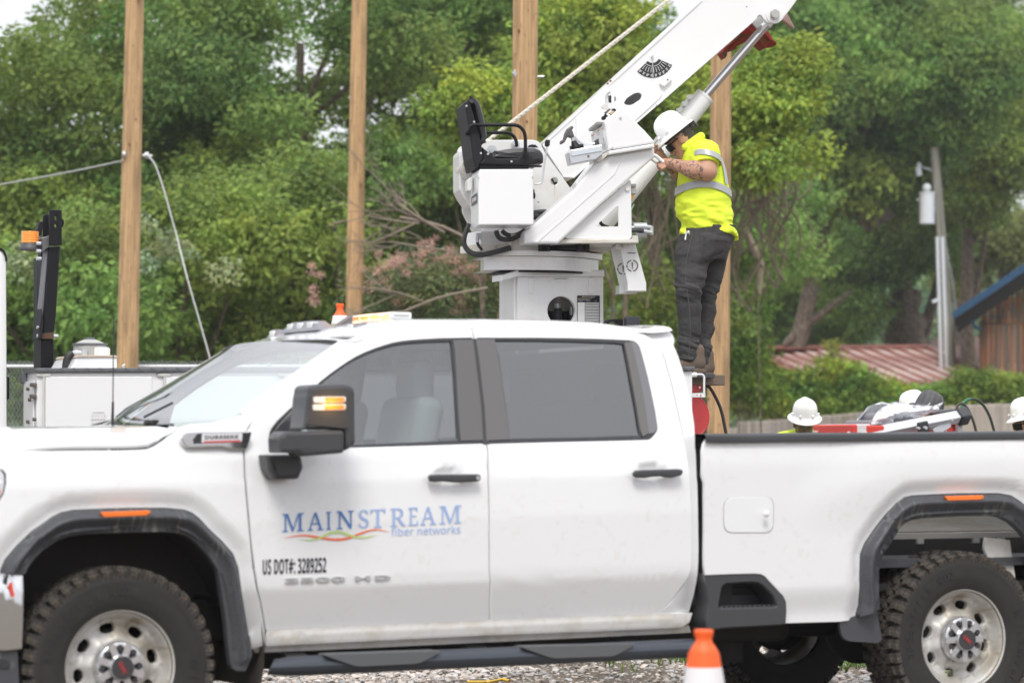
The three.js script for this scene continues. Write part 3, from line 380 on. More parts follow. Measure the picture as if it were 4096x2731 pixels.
// ---------- buildings beyond the fence ----------
const F0 = V3(Math.sin(YAW), 0, -Math.cos(YAW));
{ // shed with a rusty standing-seam roof
  const rl = atD(D5(60, 918), 92), rEnd = atD(D5(1500, 905), 92), dn = RIGHT.clone().multiplyScalar(2.15).addScaledVector(F0, -4.0).add(V3(0, -1.22, 0)), L = rl.distanceTo(rEnd), u = rEnd.clone().sub(rl).normalize(), nr = new THREE.Vector3().crossVectors(dn, u).normalize(); if (nr.y < 0) nr.negate();
  const t = thing('shed', 'low shed with a rusty red standing-seam metal roof', 'shed', V3(rl.x, groundY(rl.x, rl.z), rl.z));
  const rust = dataTex(256, 256, (x, y) => { const a = tnoise(x, y, 5, 5, 3), b = tnoise2(x, y, 40, 4, 5), c = smooth(0.62, 0.8, tnoise(x, y, 9, 3, 8)); return [0.52 + 0.2 * (a - 0.5) + 0.1 * (b - 0.5) + 0.15 * c, 0.31 + 0.14 * (a - 0.5) + 0.08 * (b - 0.5) + 0.26 * c, 0.27 + 0.1 * (a - 0.5) + 0.08 * (b - 0.5) + 0.27 * c]; });
  const rm = [1.0, 1.15, 1.08].map((k) => std(col(k, k, k), 0.8, { map: rust })), seamM = std(col(0.8, 0.74, 0.72), 0.6, { map: dataTex(64, 64, (x, y) => { const a = tnoise(x, y, 6, 3, 2); return a > 0.5 ? [0.95, 0.9, 0.88] : [0.62, 0.42, 0.37]; }) }), w = 0.44, N = Math.floor(L / w), D = dn.length(), dv = dn.clone().normalize();
  for (let i = 0; i < N; i++) { const p = rEnd.clone().addScaledVector(u, -(i + 0.5) * w), e = p.clone().add(dn); part(t, 'roof_panel', beam(p, e, w - 0.005, 0.03, nr, 0), rm[i % 3]); part(t, 'seam', beam(p.clone().addScaledVector(u, w / 2).addScaledVector(nr, 0.03), e.clone().addScaledVector(u, w / 2).addScaledVector(nr, 0.03), 0.15, 0.05, nr, 0.01), seamM); }
  part(t, 'ridge_cap', beam(rEnd.clone().addScaledVector(nr, 0.05), rEnd.clone().addScaledVector(u, -N * w).addScaledVector(nr, 0.05), 0.3, 0.05, nr, 0.01), rm[0]);
  const e0 = rEnd.clone().add(dn), e1 = rEnd.clone().addScaledVector(u, -N * w).add(dn), wm = std(col(0.6, 0.6, 0.58), 0.8), dh = dn.clone().setY(0).normalize(); e0.addScaledVector(dh, -0.3).addScaledVector(u, -0.2); e1.addScaledVector(dh, -0.3);
  const mid = e0.clone().lerp(e1, 0.5); part(t, 'wall', [beam(V3(e0.x, e0.y / 2, e0.z), V3(e1.x, e1.y / 2, e1.z), 0.15, e0.y - 0.1), beam(V3(e0.x, e0.y / 2, e0.z), V3(e0.x, e0.y / 2, e0.z).addScaledVector(dh, -6), 0.15, e0.y - 0.12)], wm);
  const back = dn.clone(); back.x *= -1; back.z *= -1; part(t, 'rear_roof', beam(rEnd.clone().addScaledVector(u, -N * w / 2), rEnd.clone().addScaledVector(u, -N * w / 2).add(back), N * w, 0.03, V3(0, 1, 0), 0), rm[1]);
}
{ // brown shingled house
  const d = 118, a = atD(D5(1445, 900), d), b = atD(D5(2100, 818), d), rid0 = atD(D5(1560, 830), d + 3), e1 = atD(D5(2250, 1045), d - 1), e0 = atD(D5(1330, 1045), d - 1), r1 = atD(D5(2250, 822), d + 3), t = thing('house', 'house with a brown shingled hip roof behind the transformer pole', 'house', V3(e0.x, groundY(e0.x, e0.z), e0.z));
  const sh = dataTex(256, 256, (x, y) => { const n = tnoise2(x, y, 60, 30, 3), m = tnoise(x, y, 6, 3, 2), g = 0.5 + 0.16 * (n - 0.5) + 0.12 * (m - 0.5); return [g * 0.98, g * 0.8, g * 0.74]; });
  const g = new THREE.BufferGeometry(), q = [e0, e1, r1, rid0, atD(D5(1200, 1030), d + 8)]; g.setAttribute('position', new THREE.Float32BufferAttribute(q.flatMap((p) => [p.x, p.y, p.z]), 3)); g.setAttribute('uv', new THREE.Float32BufferAttribute([0, 0, 3, 0, 3, 1, 0.4, 1, 0, 0.9], 2)); g.setIndex([0, 1, 2, 0, 2, 3, 0, 3, 4]); g.computeVertexNormals();
  part(t, 'roof', g, std(col(0.7, 0.68, 0.66), 0.95, { map: sh })); part(t, 'fascia', beam(e0, e1, 0.08, 0.22), std(col(0.45, 0.47, 0.44), 0.7));
  const w0 = e0.clone().addScaledVector(F0, 0.5), w1 = e1.clone().addScaledVector(F0, 0.5); part(t, 'wall', beam(V3(w0.x, w0.y / 2, w0.z), V3(w1.x, w1.y / 2, w1.z), 0.2, w0.y), std(col(0.35, 0.36, 0.33), 0.85));
}
{ // weathered board barn with a blue metal roof
  const ray0 = rayDir(D5(1892, 700)), F0 = V3(ray0.x, 0, ray0.z).normalize(), RIGHT = V3(-F0.z, 0, F0.x);
  const d = 84, c0 = atD(D5(1892, 700), d), wallTop = c0.y, t = thing('barn', 'weathered board barn with a blue metal roof', 'barn', V3(c0.x, groundY(c0.x, c0.z), c0.z)), W = 9, gy = t.position.y - 0.2, slope = (345 - 690) / (2206 - 1690);
  const wood = dataTex(128, 512, (x, y) => { const a = tnoise2(x, y, 22, 3, 5), b = tnoise2(x, y, 9, 2, 8), c = tnoise(x, y, 3, 4, 4), g = 0.5 + 0.3 * (a - 0.5) + 0.2 * (b - 0.5) + 0.2 * (c - 0.5), r = smooth(0.35, 0.7, b * 0.6 + c * 0.4); return [lerp(g * 0.98, g * 1.22, r), lerp(g * 0.9, g * 0.8, r), lerp(g * 0.84, g * 0.52, r)]; });
  const bm = Array.from({ length: 6 }, (_, i) => { const k = [0.62, 0.5, 0.72, 0.56, 0.42, 0.66][i], tx = wood.clone(); tx.offset.set(i * 0.17, i * 0.31); tx.needsUpdate = true; return std(col(k, k * 0.96, k * 0.92), 0.9, { map: tx }); }); seed = 97;
  const seamY = atD(D5(1892, 730), d).y, pw = 0.19; let i = 0;
  for (let x = 0; x < W; x += pw, i++) { const rise = Math.min(x, W - x) * -slope, p = c0.clone().addScaledVector(RIGHT, x + pw / 2), at = (y) => V3(p.x, y, p.z).addScaledVector(F0, -rr(0, 0.02)); const pl = (y0, y1, m) => { const g = beam(at(y0), at(y1), pw - 0.012, 0.03, F0, 0), uv = g.attributes.uv; for (let k = 0; k < uv.count; k++) uv.setXY(k, uv.getY(k) * 0.5 + i * 0.37, uv.getX(k)); part(t, 'board', g, m); }; pl(gy, seamY, bm[Math.floor(rnd() * 6)]); pl(seamY + 0.02, wallTop + rise + 0.15, bm[Math.floor(rnd() * 6)]); }
  part(t, 'trim_board', beam(c0.clone().addScaledVector(F0, -0.03).setY(seamY + 0.01), c0.clone().addScaledVector(RIGHT, W).addScaledVector(F0, -0.03).setY(seamY + 0.01), 0.02, 0.05), bm[4]);
  const blue = phy(col(0.016, 0.07, 0.15), 0.4, { metalness: 0.2 }), under = std(col(0.05, 0.055, 0.065), 0.8);
  const eave = atD(D5(1690, 690), d), ox = eave.clone().sub(c0).dot(RIGHT), mk = (s) => { const a = c0.clone().addScaledVector(RIGHT, s > 0 ? ox : W - ox).setY(eave.y + 0.12), m = c0.clone().addScaledVector(RIGHT, W / 2).setY(eave.y + 0.12 + (W / 2 - ox) * -slope); return [a, m]; };
  for (const s of [1, -1]) { const [a, m] = mk(s), fr = -1.0, bk = 11; const A0 = a.clone().addScaledVector(F0, (fr + bk) / 2), M0 = m.clone().addScaledVector(F0, (fr + bk) / 2); part(t, 'roof', beam(A0, M0, bk - fr, 0.08, V3(0, 1, 0), 0.01), blue); part(t, 'soffit', beam(A0.clone().add(V3(0, -0.09, 0)), M0.clone().add(V3(0, -0.09, 0)), bk - fr - 0.06, 0.06, V3(0, 1, 0), 0), under); part(t, 'rake_trim', beam(a.clone().addScaledVector(F0, fr - 0.02).add(V3(0, -0.08, 0)), m.clone().addScaledVector(F0, fr - 0.02).add(V3(0, -0.08, 0)), 0.03, 0.17, V3(0, 1, 0), 0.005), blue); }
  part(t, 'side_wall', beam(c0.clone().setY(gy / 2 + wallTop / 2), c0.clone().addScaledVector(F0, 10).setY(gy / 2 + wallTop / 2), 0.1, wallTop - gy), bm[4]); part(t, 'gutter_spout', tube(D5('1835,700 1840,740 1885,770').map((p) => atD(p, d - 0.4)), 0.05, 10, 6), blue);
}
// ---------- the white pickup ----------
const ZP = [[0.40, -0.075], [0.475, -0.06], [0.50, -0.042], [0.545, -0.03], [0.563, -0.034], [0.572, -0.03], [0.75, 0.032], [0.80, 0.036], [1.05, 0.036], [1.22, 0.028], [1.33, 0.006], [1.385, -0.018], [1.92, -0.215], [2.05, -0.3]];
const zTab = (y) => { if (y <= ZP[0][0]) return ZP[0][1]; for (let i = 1; i < ZP.length; i++) if (y <= ZP[i][0]) { const [a, b] = ZP[i - 1], [c, d] = ZP[i]; return b + (d - b) * (y - a) / (c - a); } return ZP[ZP.length - 1][1]; };
const zSide = (x, y) => { const q = y - 0.0135 * (x - 1); let s = 0; for (let k = -3; k <= 3; k++) s += zTab(q + k * 0.004); return s / 7; };
const S = (p, off = 0) => { let z = 0, w; for (let i = 0; i < 8; i++) { w = atZ(p, z); z = zSide(w.x, w.y) + off; } w.z = z; return w; };
const SS = (l, off = 0) => l.map((p) => S(p, off));
const ZC = -0.975, mirZ = (p) => V3(p.x, p.y, 2 * ZC - p.z);
const dist2 = (poly) => (x, y) => { let m = 1e9; for (let i = 0; i < poly.length - 1; i++) { const a = poly[i], b = poly[i + 1], vx = b.x - a.x, vy = b.y - a.y, t = clamp(((x - a.x) * vx + (y - a.y) * vy) / (vx * vx + vy * vy)), dx = x - a.x - vx * t, dy = y - a.y - vy * t, d = dx * dx + dy * dy; if (d < m) m = d; } return Math.sqrt(m); };
const mirrorGeo = (g) => { g = g.clone(); g.applyMatrix4(new THREE.Matrix4().makeScale(1, 1, -1)); g.translate(0, 0, 2 * ZC); if (g.index) { const a = g.index.array; for (let i = 0; i < a.length; i += 3) { const t = a[i]; a[i] = a[i + 1]; a[i + 1] = t; } } return g; };

const dustTex = dataTex(512, 512, (u, v) => { const s = smooth(0.6, 0.78, tnoise(u, v, 40, 3, 3)) * smooth(0.45, 0.7, tnoise(u, v, 5, 3, 9)), t = smooth(0.68, 0.8, tnoise(u, v, 90, 2, 5)) * 0.5; const k = clamp(s * 0.5 + t * s); return [0.985 - 0.035 * k, 0.985 - 0.045 * k, 0.985 - 0.06 * k]; });
const mudTex = dataTex(512, 256, (u, v) => { const s = smooth(0.42, 0.7, tnoise(u, v, 14, 4, 3)) * 0.75 + 0.5 * smooth(0.55, 0.75, tnoise(u, v, 60, 3, 9)); const k = clamp(s); return [0.96 - 0.06 * k, 0.955 - 0.08 * k, 0.945 - 0.11 * k]; });
const paint = phy(col(0.80, 0.81, 0.82), 0.38, { clearcoat: 1, clearcoatRoughness: 0.04 });
const paintDusty = phy(col(0.81, 0.815, 0.82), 0.4, { clearcoat: 0.9, clearcoatRoughness: 0.08, map: dustTex });
const paintMuddy = phy(col(0.8, 0.8, 0.8), 0.5, { clearcoat: 0.5, clearcoatRoughness: 0.2, map: mudTex });
const scuffTex = dataTex(512, 512, (u, v) => { const s = smooth(0.6, 0.8, tnoise2(u, v, 90, 14, 3)) * smooth(0.5, 0.75, tnoise(u, v, 6, 3, 4)), n = tnoise(u, v, 200, 2, 8); const k = 0.38 + 0.08 * (n - 0.5) + 0.22 * s; return [k, k, k * (1.03 - 0.15 * s)]; });
const plastic = std(col(0.5, 0.52, 0.55), 0.5, { map: scuffTex }), plasticSmooth = std(col(0.05, 0.052, 0.056), 0.42), blackTrim = phy(col(0.035, 0.036, 0.04), 0.3), glossBlack = phy(col(0.045, 0.045, 0.05), 0.16, { clearcoat: 0.6 }), rubber = std(col(0.03, 0.03, 0.03), 0.75), chrome = std(col(0.72, 0.72, 0.72), 0.14, { metalness: 1 }), silver = std(col(0.6, 0.6, 0.6), 0.35, { metalness: 0.75 }), under = std(col(0.03, 0.028, 0.026), 0.85), liner = std(col(0.075, 0.066, 0.057), 0.9);
const glassClear = phy(col(0.86, 0.97, 0.95), 0.02, { transmission: 1, thickness: 0, ior: 2.4 }), glassThin = phy(col(0.86, 0.95, 0.92), 0.02, { transmission: 1, thickness: 0, ior: 1.5 }), glassDark = phy(col(0.13, 0.13, 0.14), 0.02, { transmission: 1, thickness: 0, ior: 2.5 }), glassShield = phy(col(0.82, 0.9, 0.88), 0.02, { transmission: 1, thickness: 0, ior: 8 });
const amber = phy(col(0.95, 0.2, 0.02), 0.2, { clearcoat: 1, }), cloth = std(col(0.2, 0.2, 0.21), 0.9), blueInk = std(col(0.075, 0.2, 0.5), 0.4), paleInk = std(col(0.33, 0.45, 0.74), 0.4), darkInk = std(col(0.02, 0.02, 0.035), 0.4), orangeInk = std(col(0.85, 0.16, 0.06), 0.4), greenInk = std(col(0.5, 0.66, 0.2), 0.4);

const truck = thing('pickup_truck', 'white crew-cab pickup with blue door lettering and muddy tyres', 'pickup truck', V3(0, 0, ZC));
{
  // outlines
  const archF = SS(B1('1845,1345 1845,1200 1830,900 1812,700 1770,590 1690,500 1600,415 1520,330 1460,285 1400,263 1250,250 1000,251 800,256 560,266 470,285 400,318 250,430 150,530 60,640 20,735'));
  const archFi = SS(B1('1690,1450 1690,1250 1688,1100 1678,850 1655,720 1600,625 1540,560 1480,500 1420,455 1360,435 1250,425 900,430 640,440 540,455 450,482 330,560 260,630 215,690 190,745'));
  const archR = SS([...B4('795,1065 820,980 850,760 870,600 900,520 980,400 1060,290 1130,210 1190,165 1250,150 1420,142 1600,135 1900,133 2000,150 2080,200 2180,290 2300,440 2370,600 2400,800 2420,1060')]);
  const archRi = SS([...B4('945,1000 952,900 985,720 1030,590 1090,500 1150,405 1190,360 1240,335 1330,320 1600,305 1850,300 1930,315 2000,350 2080,425 2180,560 2230,700 2260,860 2275,1000')]);
  const dF = dist2(archF), dR = dist2(archR);
  const zFend = (x, y) => zSide(x, y) - 0.026 * (1 - smooth(0.0, 0.085, dF(x, y))) - 0.05 * smooth(-0.3, -0.75, x);
  const zBed = (x, y) => { const q = y - 0.0135 * (x - 1); let z = 0.03 - 0.03 * smooth(0.68, 0.52, q) - 0.012 * smooth(1.25, 1.42, q) - 0.05 * smooth(1.36, 1.46, q); return z - 0.026 * (1 - smooth(0, 0.085, dR(x, y))) + 0.018 * smooth(0.5, 0.12, dR(x, y)) * smooth(0.9, 1.2, q); };
  const hoodCut = SS(E3('-420,318 -200,312 0,306 600,301 1200,297 1350,293 1480,286 1560,256 1650,195 1770,107')).concat(SS(A1('1530,1093 1552,1078')));
  const leadEdge = SS(A1('2112,1126 2102,1200 2095,1290')).concat(SS(B1('1858,0 1872,160 1888,330 1905,520 1928,700 1952,850 1983,980 2000,1080 2013,1172')));
  const gapX = (l, dx, dy = 0) => l.map((p) => V3(p.x + dx, p.y + dy, p.z));
  // front fender
  const fender = [...hoodCut.map((p) => V3(p.x, p.y - 0.007, 0)), ...SS(A1('1640,1066 1830,1055 1990,1010 2080,985 2150,1035')), ...gapX(leadEdge, -0.013), ...SS(B1('1995,1282 1850,1335')), ...archF.slice(1), ...SS(B1('-60,740 -220,740')), ...SS(E3('-330,1480 -330,900 0,840 55,745 75,640 72,540 40,500 0,492 -420,480'))];
  part(truck, 'fender', panel(fender, zFend, { edge: 0.04 }), paintDusty, {});
  const zF = (off) => (x, y) => zFend(x, y) + off;
  // hood: side roll, crease, crown
  { const rows = [], st = hoodCut.map((p) => p.x), n = 26, x0 = st[0], x1 = st[st.length - 1]; const edgeY = (x) => { for (let i = 1; i < hoodCut.length; i++) if (x <= hoodCut[i].x) { const a = hoodCut[i - 1], b = hoodCut[i]; return lerp(a.y, b.y, (x - a.x) / (b.x - a.x)); } return hoodCut[hoodCut.length - 1].y; };
    for (let i = 0; i <= n; i++) { const x = lerp(x0 - 0.28, x1 - 0.02, i / n), xe = Math.max(x, x0), ey = edgeY(xe) + 0.004, zz = zSide(xe, ey) - 0.05 * smooth(-0.3, -0.75, x), nose = -0.12 * smooth(-0.55, -0.85, x) - 0.02 * smooth(-0.2, -0.6, x), crest = Math.max(ey + 0.004, 1.425 + 0.016 * (x + 0.5)), cen = Math.max(crest + 0.01, 1.462 + 0.012 * (x + 0.5)); const r = [[zz - 0.03, ey + 0.001], [zz, ey], [zz - 0.018, lerp(ey, crest, 0.45)], [zz - 0.05, lerp(ey, crest, 0.82)], [zz - 0.085, crest], [zz - 0.11, crest - 0.004], [zz - 0.16, crest - 0.003], [zz - 0.3, lerp(crest, cen, 0.65)], [zz - 0.45, cen - 0.002], [zz - 0.7, cen + 0.004], [ZC, cen + 0.005]]; const row = r.map(([z, y]) => V3(x, y + nose, z)); rows.push([...row, ...row.slice(0, -1).reverse().map(mirZ)]); }
    part(truck, 'hood', loftGrid(rows), paint); }
  // front doors
  const bLine = SS(A2('1897,243 1918,330 1934,460 1950,600 1968,750 1986,900 1996,1050 2004,1200 2012,1235 2030,1252 2036,1400 2040,1560')).concat(SS(B2('1803,120 1806,400 1808,700 1810,950 1811,1090')));
  const doorTop = SS(A2('0,1092 40,1030 130,945 240,842 360,742 480,648 590,565 700,490 790,435 880,388 980,345 1080,312 1190,285 1300,264 1400,253 1500,247 1700,244 1892,243'));
  const cup = (a, b) => { const m = S(a), n2 = S(b), cx = (m.x + n2.x) / 2, cy = (m.y + n2.y) / 2; return (x, y) => -0.018 * Math.max(0, 1 - ((x - cx) / 0.085) ** 2 - ((y - cy) / 0.052) ** 2); };
  const cupF = cup(A2(1560, 1520), A2(1830, 1520)), cupR = cup(A3(1370, 1485), A3(1640, 1480));
  const trimF = SS(A2('158,1170 162,1135 180,1095 230,1030 330,935 430,850 520,765 600,693 680,630 760,572 830,525 900,482 980,444 1060,412 1140,385 1220,362 1310,346 1400,337 1600,325 1909,318 1926,460 1942,600 1960,750 1978,900 1988,1050 1996,1200 2002,1233 1500,1250 900,1267 500,1273 240,1279 205,1268 180,1245 165,1210'));
  const doorF = [...leadEdge.slice().reverse(), ...doorTop, ...gapX(bLine, -0.005), ...SS(B2('1500,1104 1000,1128 500,1151 142,1167'))];
  part(truck, 'front_door', panel(doorF, (x, y) => zSide(x, y) + cupF(x, y), { holes: [trimF], edge: 0.04 }), paintDusty);
  const fd = truck.children[truck.children.length - 1];
  const glF = SS(A2('447,862 520,790 612,708 690,646 760,596 830,548 900,506 980,468 1060,437 1140,410 1220,389 1310,373 1400,364 1560,356 1722,351 1732,450 1742,560 1752,700 1764,900 1774,1080 1781,1203 1400,1222 905,1244 600,1252 437,1260 440,1100'));
  part(fd, 'window_trim', panel(trimF, (x, y) => zSide(x, y) - 0.004, { holes: [glF], edge: 0.05 }), blackTrim);
  part(fd, 'window', panel(glF, (x, y) => zSide(x, y) - 0.014, { flange: 0, edge: 0.12 }), glassClear);
  part(fd, 'quarter_panel', panel(SS(A2('190,1190 200,1150 240,1080 330,985 420,868 432,900 428,1258 245,1262 210,1245')), (x, y) => zSide(x, y) + 0.001, { edge: 0.1, flange: 0.006 }), glossBlack);
  part(fd, 'pillar_cover', panel(SS(A2('1745,345 1905,341 1922,460 1938,600 1956,750 1974,900 1984,1050 1991,1195 1800,1201 1790,1050 1778,850 1764,600 1752,420')), (x, y) => zSide(x, y) + 0.002, { edge: 0.1, flange: 0.006 }), std(col(0.11, 0.105, 0.105), 0.4));
  // rear doors
  const rearEdge = SS(A3('1385,281 1450,300 1495,322 1535,350 1575,400 1602,455 1625,525 1655,640 1682,735 1715,890 1745,1020 1770,1130 1792,1240 1815,1350 1832,1460 1841,1567')).concat(SS(B3('1622,60 1630,200 1636,400 1636,600 1632,710 1615,760 1560,840 1500,925 1455,972 1415,1003 1375,1028 1340,1041 1300,1049')));
  const doorR = [...gapX(bLine, 0.005).reverse(), ...SS(A3('200,243 500,246 800,253 1100,263 1250,272')), ...rearEdge, ...SS(B3('900,1062 500,1078 118,1092'))];
  const trimR = SS(A3('16,319 170,320 500,320 800,324 1050,330 1200,336 1320,342 1362,350 1390,368 1410,395 1430,455 1480,645 1515,800 1545,945 1566,1080 1567,1110 1560,1132 1535,1165 1512,1190 1490,1200 1300,1207 700,1220 116,1236 110,1205 102,1050 92,900 74,750 57,600 40,460'));
  part(truck, 'rear_door', panel(doorR, (x, y) => zSide(x, y) + cupR(x, y), { holes: [trimR], edge: 0.04 }), paintDusty);
  const rd = truck.children[truck.children.length - 1];
  const glR = SS(A3('172,346 500,347 800,353 1050,361 1200,367 1272,376 1285,440 1305,540 1330,680 1360,840 1390,985 1418,1162 1000,1177 600,1184 302,1190 290,1100 265,900 238,700 208,500'));
  part(rd, 'window_trim', panel(trimR, (x, y) => zSide(x, y) - 0.004, { holes: [glR], edge: 0.05 }), blackTrim);
  part(rd, 'window', panel(glR, (x, y) => zSide(x, y) - 0.014, { flange: 0, edge: 0.12 }), glassDark);
  part(rd, 'pillar_cover', panel(SS(A3('8,334 165,336 195,480 232,700 258,900 284,1100 297,1188 98,1199 92,1100 80,900 62,750 46,600 28,460')), (x, y) => zSide(x, y) + 0.002, { edge: 0.1, flange: 0.006 }), std(col(0.12, 0.115, 0.115), 0.42));
  part(rd, 'division_bar', panel(SS(A3('1282,362 1330,362 1352,440 1390,600 1440,850 1478,1110 1478,1140 1430,1165 1412,1100 1380,900 1340,680')), (x, y) => zSide(x, y) + 0.006, { edge: 0.1, flange: 0.012 }), std(col(0.13, 0.125, 0.12), 0.5));
  part(rd, 'rear_quarter_glass', panel(SS(A3('1338,352 1385,372 1405,400 1425,460 1475,650 1510,805 1540,950 1560,1085 1560,1110 1530,1135 1485,1140 1484,1110 1446,850 1396,600 1358,440')), (x, y) => zSide(x, y) + 0.001, { edge: 0.1, flange: 0.004 }), std(col(0.17, 0.17, 0.185), 0.25));
  { const l = bLine.slice(1, 9); part(truck, 'pillar_gap_strip', panel([...l.map((p) => V3(p.x - 0.012, p.y, 0)), ...l.slice().reverse().map((p) => V3(p.x + 0.02, p.y, 0))], (x, y) => zSide(x, y) + 0.0015, { edge: 0.08, flange: 0.004 }), blackTrim); }  // black strip laid over the door gap, standing in for its shade
  // cab corner behind the rear door
  const cornOut = SS(A3('1450,292 1560,285 1640,275 1690,262 1722,300 1736,335 1728,385 1748,430 1768,480 1802,585 1842,725 1880,900 1904,1050 1913,1180 1912,1250')).concat(SS(B3('1700,10 1706,60 1711,300 1715,560 1710,720 1700,800 1680,900 1660,970 1642,1036')));
  const zCorn = (x, y) => zSide(x, y) - 0.035 * smooth(0.16, 0.0, dist2(cornOut)(x, y)) ** 2;
  part(truck, 'cab_corner', panel([...gapX(rearEdge, 0.011), ...SS(B3('1400,1046 1640,1036')), ...cornOut.slice().reverse(), ...SS(A3('1420,286'))], zCorn, { edge: 0.045 }), paint);
  part(truck, 'cab_back', box(2.72, 2.76, 0.6, 1.86, 2 * ZC + 0.18, -0.18, 0.01), paint);
  // A pillar, windshield, roof
  const shieldEdge = SS(A2('770,355 690,415 600,478 480,562 360,648 240,732 120,812 0,890')).concat(SS(A1('2060,968 1990,1008 1910,1038 1830,1052'))).map((p) => V3(p.x, p.y, p.z - 0.04));
  part(truck, 'windshield_pillar', panel([...SS(A2('770,355 690,415 600,478 480,562 360,648 240,732 120,812 0,890')), ...SS(A1('2062,966 2085,982 2152,1030')), ...doorTop.slice(0, 12).map((p) => V3(p.x - 0.004, p.y + 0.004, p.z)), ...SS(A2('1080,306 985,335 905,360 840,352'))], (x, y) => zSide(x, y) - 0.004, { edge: 0.05 }), paint);
  const bridge = (edge, bulge, lift, n = 16) => edge.map((p, i) => Array.from({ length: n + 1 }, (_, k) => { const t = k / n, s = 1 - (2 * t - 1) ** 2, f = i / (edge.length - 1); return V3(p.x - (bulge[0] + (bulge[1] - bulge[0]) * f) * s, p.y + (lift[0] + (lift[1] - lift[0]) * f) * s, lerp(p.z, 2 * ZC - p.z, t)); }));
  part(truck, 'windshield', loftGrid(bridge(shieldEdge, [0.13, 0.1], [0.02, -0.005])), glassShield);
  { // roof: over the doors, then the brow down to the glass
    const topE = [...SS(A2('770,355 800,352 840,350 905,352 985,328 1080,302 1190,278 1300,258 1400,248 1500,242 1700,239 1892,238')), ...SS(A3('200,238 500,241 800,248 1100,258 1250,266 1400,276 1520,280 1620,272 1690,260'))], prof = [[0, 0], [0.012, 0.012], [0.04, 0.027], [0.1, 0.04], [0.25, 0.053], [0.45, 0.061], [0.75, 0.065]], rows = [];
    topE.forEach((p, i) => { const fr = smooth(1.55, 1.1, p.x), bk = smooth(2.45, 2.72, p.x), k = (1 - 0.72 * fr) * (1 - 0.35 * bk), row = prof.map(([dz, dy]) => V3(p.x - 0.13 * fr * (1 - (1 - dz / 0.75) ** 2) * (p.x < 1.3 ? 1 : smooth(1.6, 1.3, p.x)), p.y + dy * k, p.z - dz)); row[row.length - 1].z = ZC; rows.push([...row, ...row.slice(0, -1).reverse().map(mirZ)]); });
    part(truck, 'roof', loftGrid(rows), paint); }
  // rocker, dirt and pinch weld
  part(truck, 'rocker_panel', panel([...SS(B1('2018,1177 2012,1282')), ...SS(B2('130,1290 600,1266 1200,1237 1800,1208')), ...SS(B3('200,1205 900,1178 1560,1150 1620,1110 1642,1042 1340,1049 900,1067 500,1083 115,1097')), ...SS(B2('1700,1099 1300,1118 900,1138 500,1157'))], zSide, { edge: 0.045 }), paintMuddy);
  part(truck, 'sill_flange', panel([...SS(B2('40,1300 600,1274 1200,1245 1800,1216')), ...SS(B3('200,1213 900,1186 1560,1158 1640,1140 1655,1188 900,1224 100,1262')), ...SS(B2('1800,1262 1200,1290 600,1318 60,1340'))], (x, y) => zSide(x, y) - 0.03, { edge: 0.06 }), paintMuddy);
  // bed side
  const bedOut = [...SS(A3('1990,1183 1955,1196 1938,1232 1934,1290 1942,1400 1948,1500')), ...SS(B3('1737,60 1741,200 1743,400 1741,600 1738,752')), ...SS(B4('-150,745 40,740 95,745 125,765 150,800 232,905 245,955 238,1020 222,1112 500,1104 640,1100 720,1092 770,1078')), ...archR.slice(0), ...SS(B4('2700,1060 3050,1000')), V3(5.62, 1.0, 0), V3(5.62, 1.44, 0), ...SS(A4('2352,1166 1600,1170 800,1174 0,1178'))];
  part(truck, 'bed_side', panel(bedOut, zBed, { edge: 0.05 }), paintDusty); const bed = truck.children[truck.children.length - 1];
  const capL = SS(A3('1915,1168 2352,1167')).concat(SS(A4('400,1160 1200,1155 2352,1142')), [V3(5.62, 1.462, 0)]);
  part(bed, 'bed_rail_cap', loftGrid(capL.map((p) => [[0.038, -0.028], [0.042, 0], [0.03, 0.012], [-0.09, 0.014], [-0.1, 0], [-0.1, -0.05]].map(([dz, dy]) => V3(p.x, p.y + dy, dz + 0.004)))), plasticSmooth);
  const doorRing = (l, off) => { const c = l.reduce((a, p) => a.add(p), V3(0, 0, 0)).divideScalar(l.length); return l.map((p) => p.clone().sub(c).multiplyScalar(1 + off / 0.12).add(c)); };
  const fuel = roundPoly(SS(B3('1880,170 2260,160 2260,436 1880,436')).map((p) => V3(p.x, p.y, 0)), 0.05, 6);
  part(bed, 'fuel_door', panel(doorRing(fuel, -0.004), (x, y) => zBed(x, y) + 0.004, { edge: 0.05, flange: 0.004 }), paint); part(bed, 'fuel_door_gap', panel(fuel, (x, y) => zBed(x, y) + 0.0015, { edge: 0.05, flange: 0 }), std(col(0.25, 0.26, 0.28), 0.6)); { const c = S(B4(132, 292), 0.035); part(bed, 'fuel_door_bumper', new THREE.SphereGeometry(0.016, 12, 10).scale(1, 1.1, 0.7).translate(c.x, c.y, c.z), paint); }
  // corner step pocket in the bed
  { const stp = SS(B3('1738,758 1744,950 1700,1140 1760,1150')).concat(SS(B4('-240,1140 -60,1130 200,1116 222,1112 238,1020 245,955 232,905 150,800 125,765 95,745 40,740')));
    const pocket = SS(B3('1860,812 2040,800')).concat(SS(B4('80,800 170,900 190,1000 -280,1010'))), hole = roundPoly(pocket.map((p) => V3(p.x, p.y, 0)), 0.03, 4);
    part(bed, 'step_surround', panel(stp, (x, y) => 0.024 + 0 * x * y, { holes: [hole], edge: 0.06, flange: 0.14, lip: 0.012 }), plasticSmooth); const a = hole.reduce((m, p) => Math.min(m, p.x), 9), b = hole.reduce((m, p) => Math.max(m, p.x), -9), y0 = hole.reduce((m, p) => Math.min(m, p.y), 9), y1 = hole.reduce((m, p) => Math.max(m, p.y), 0);
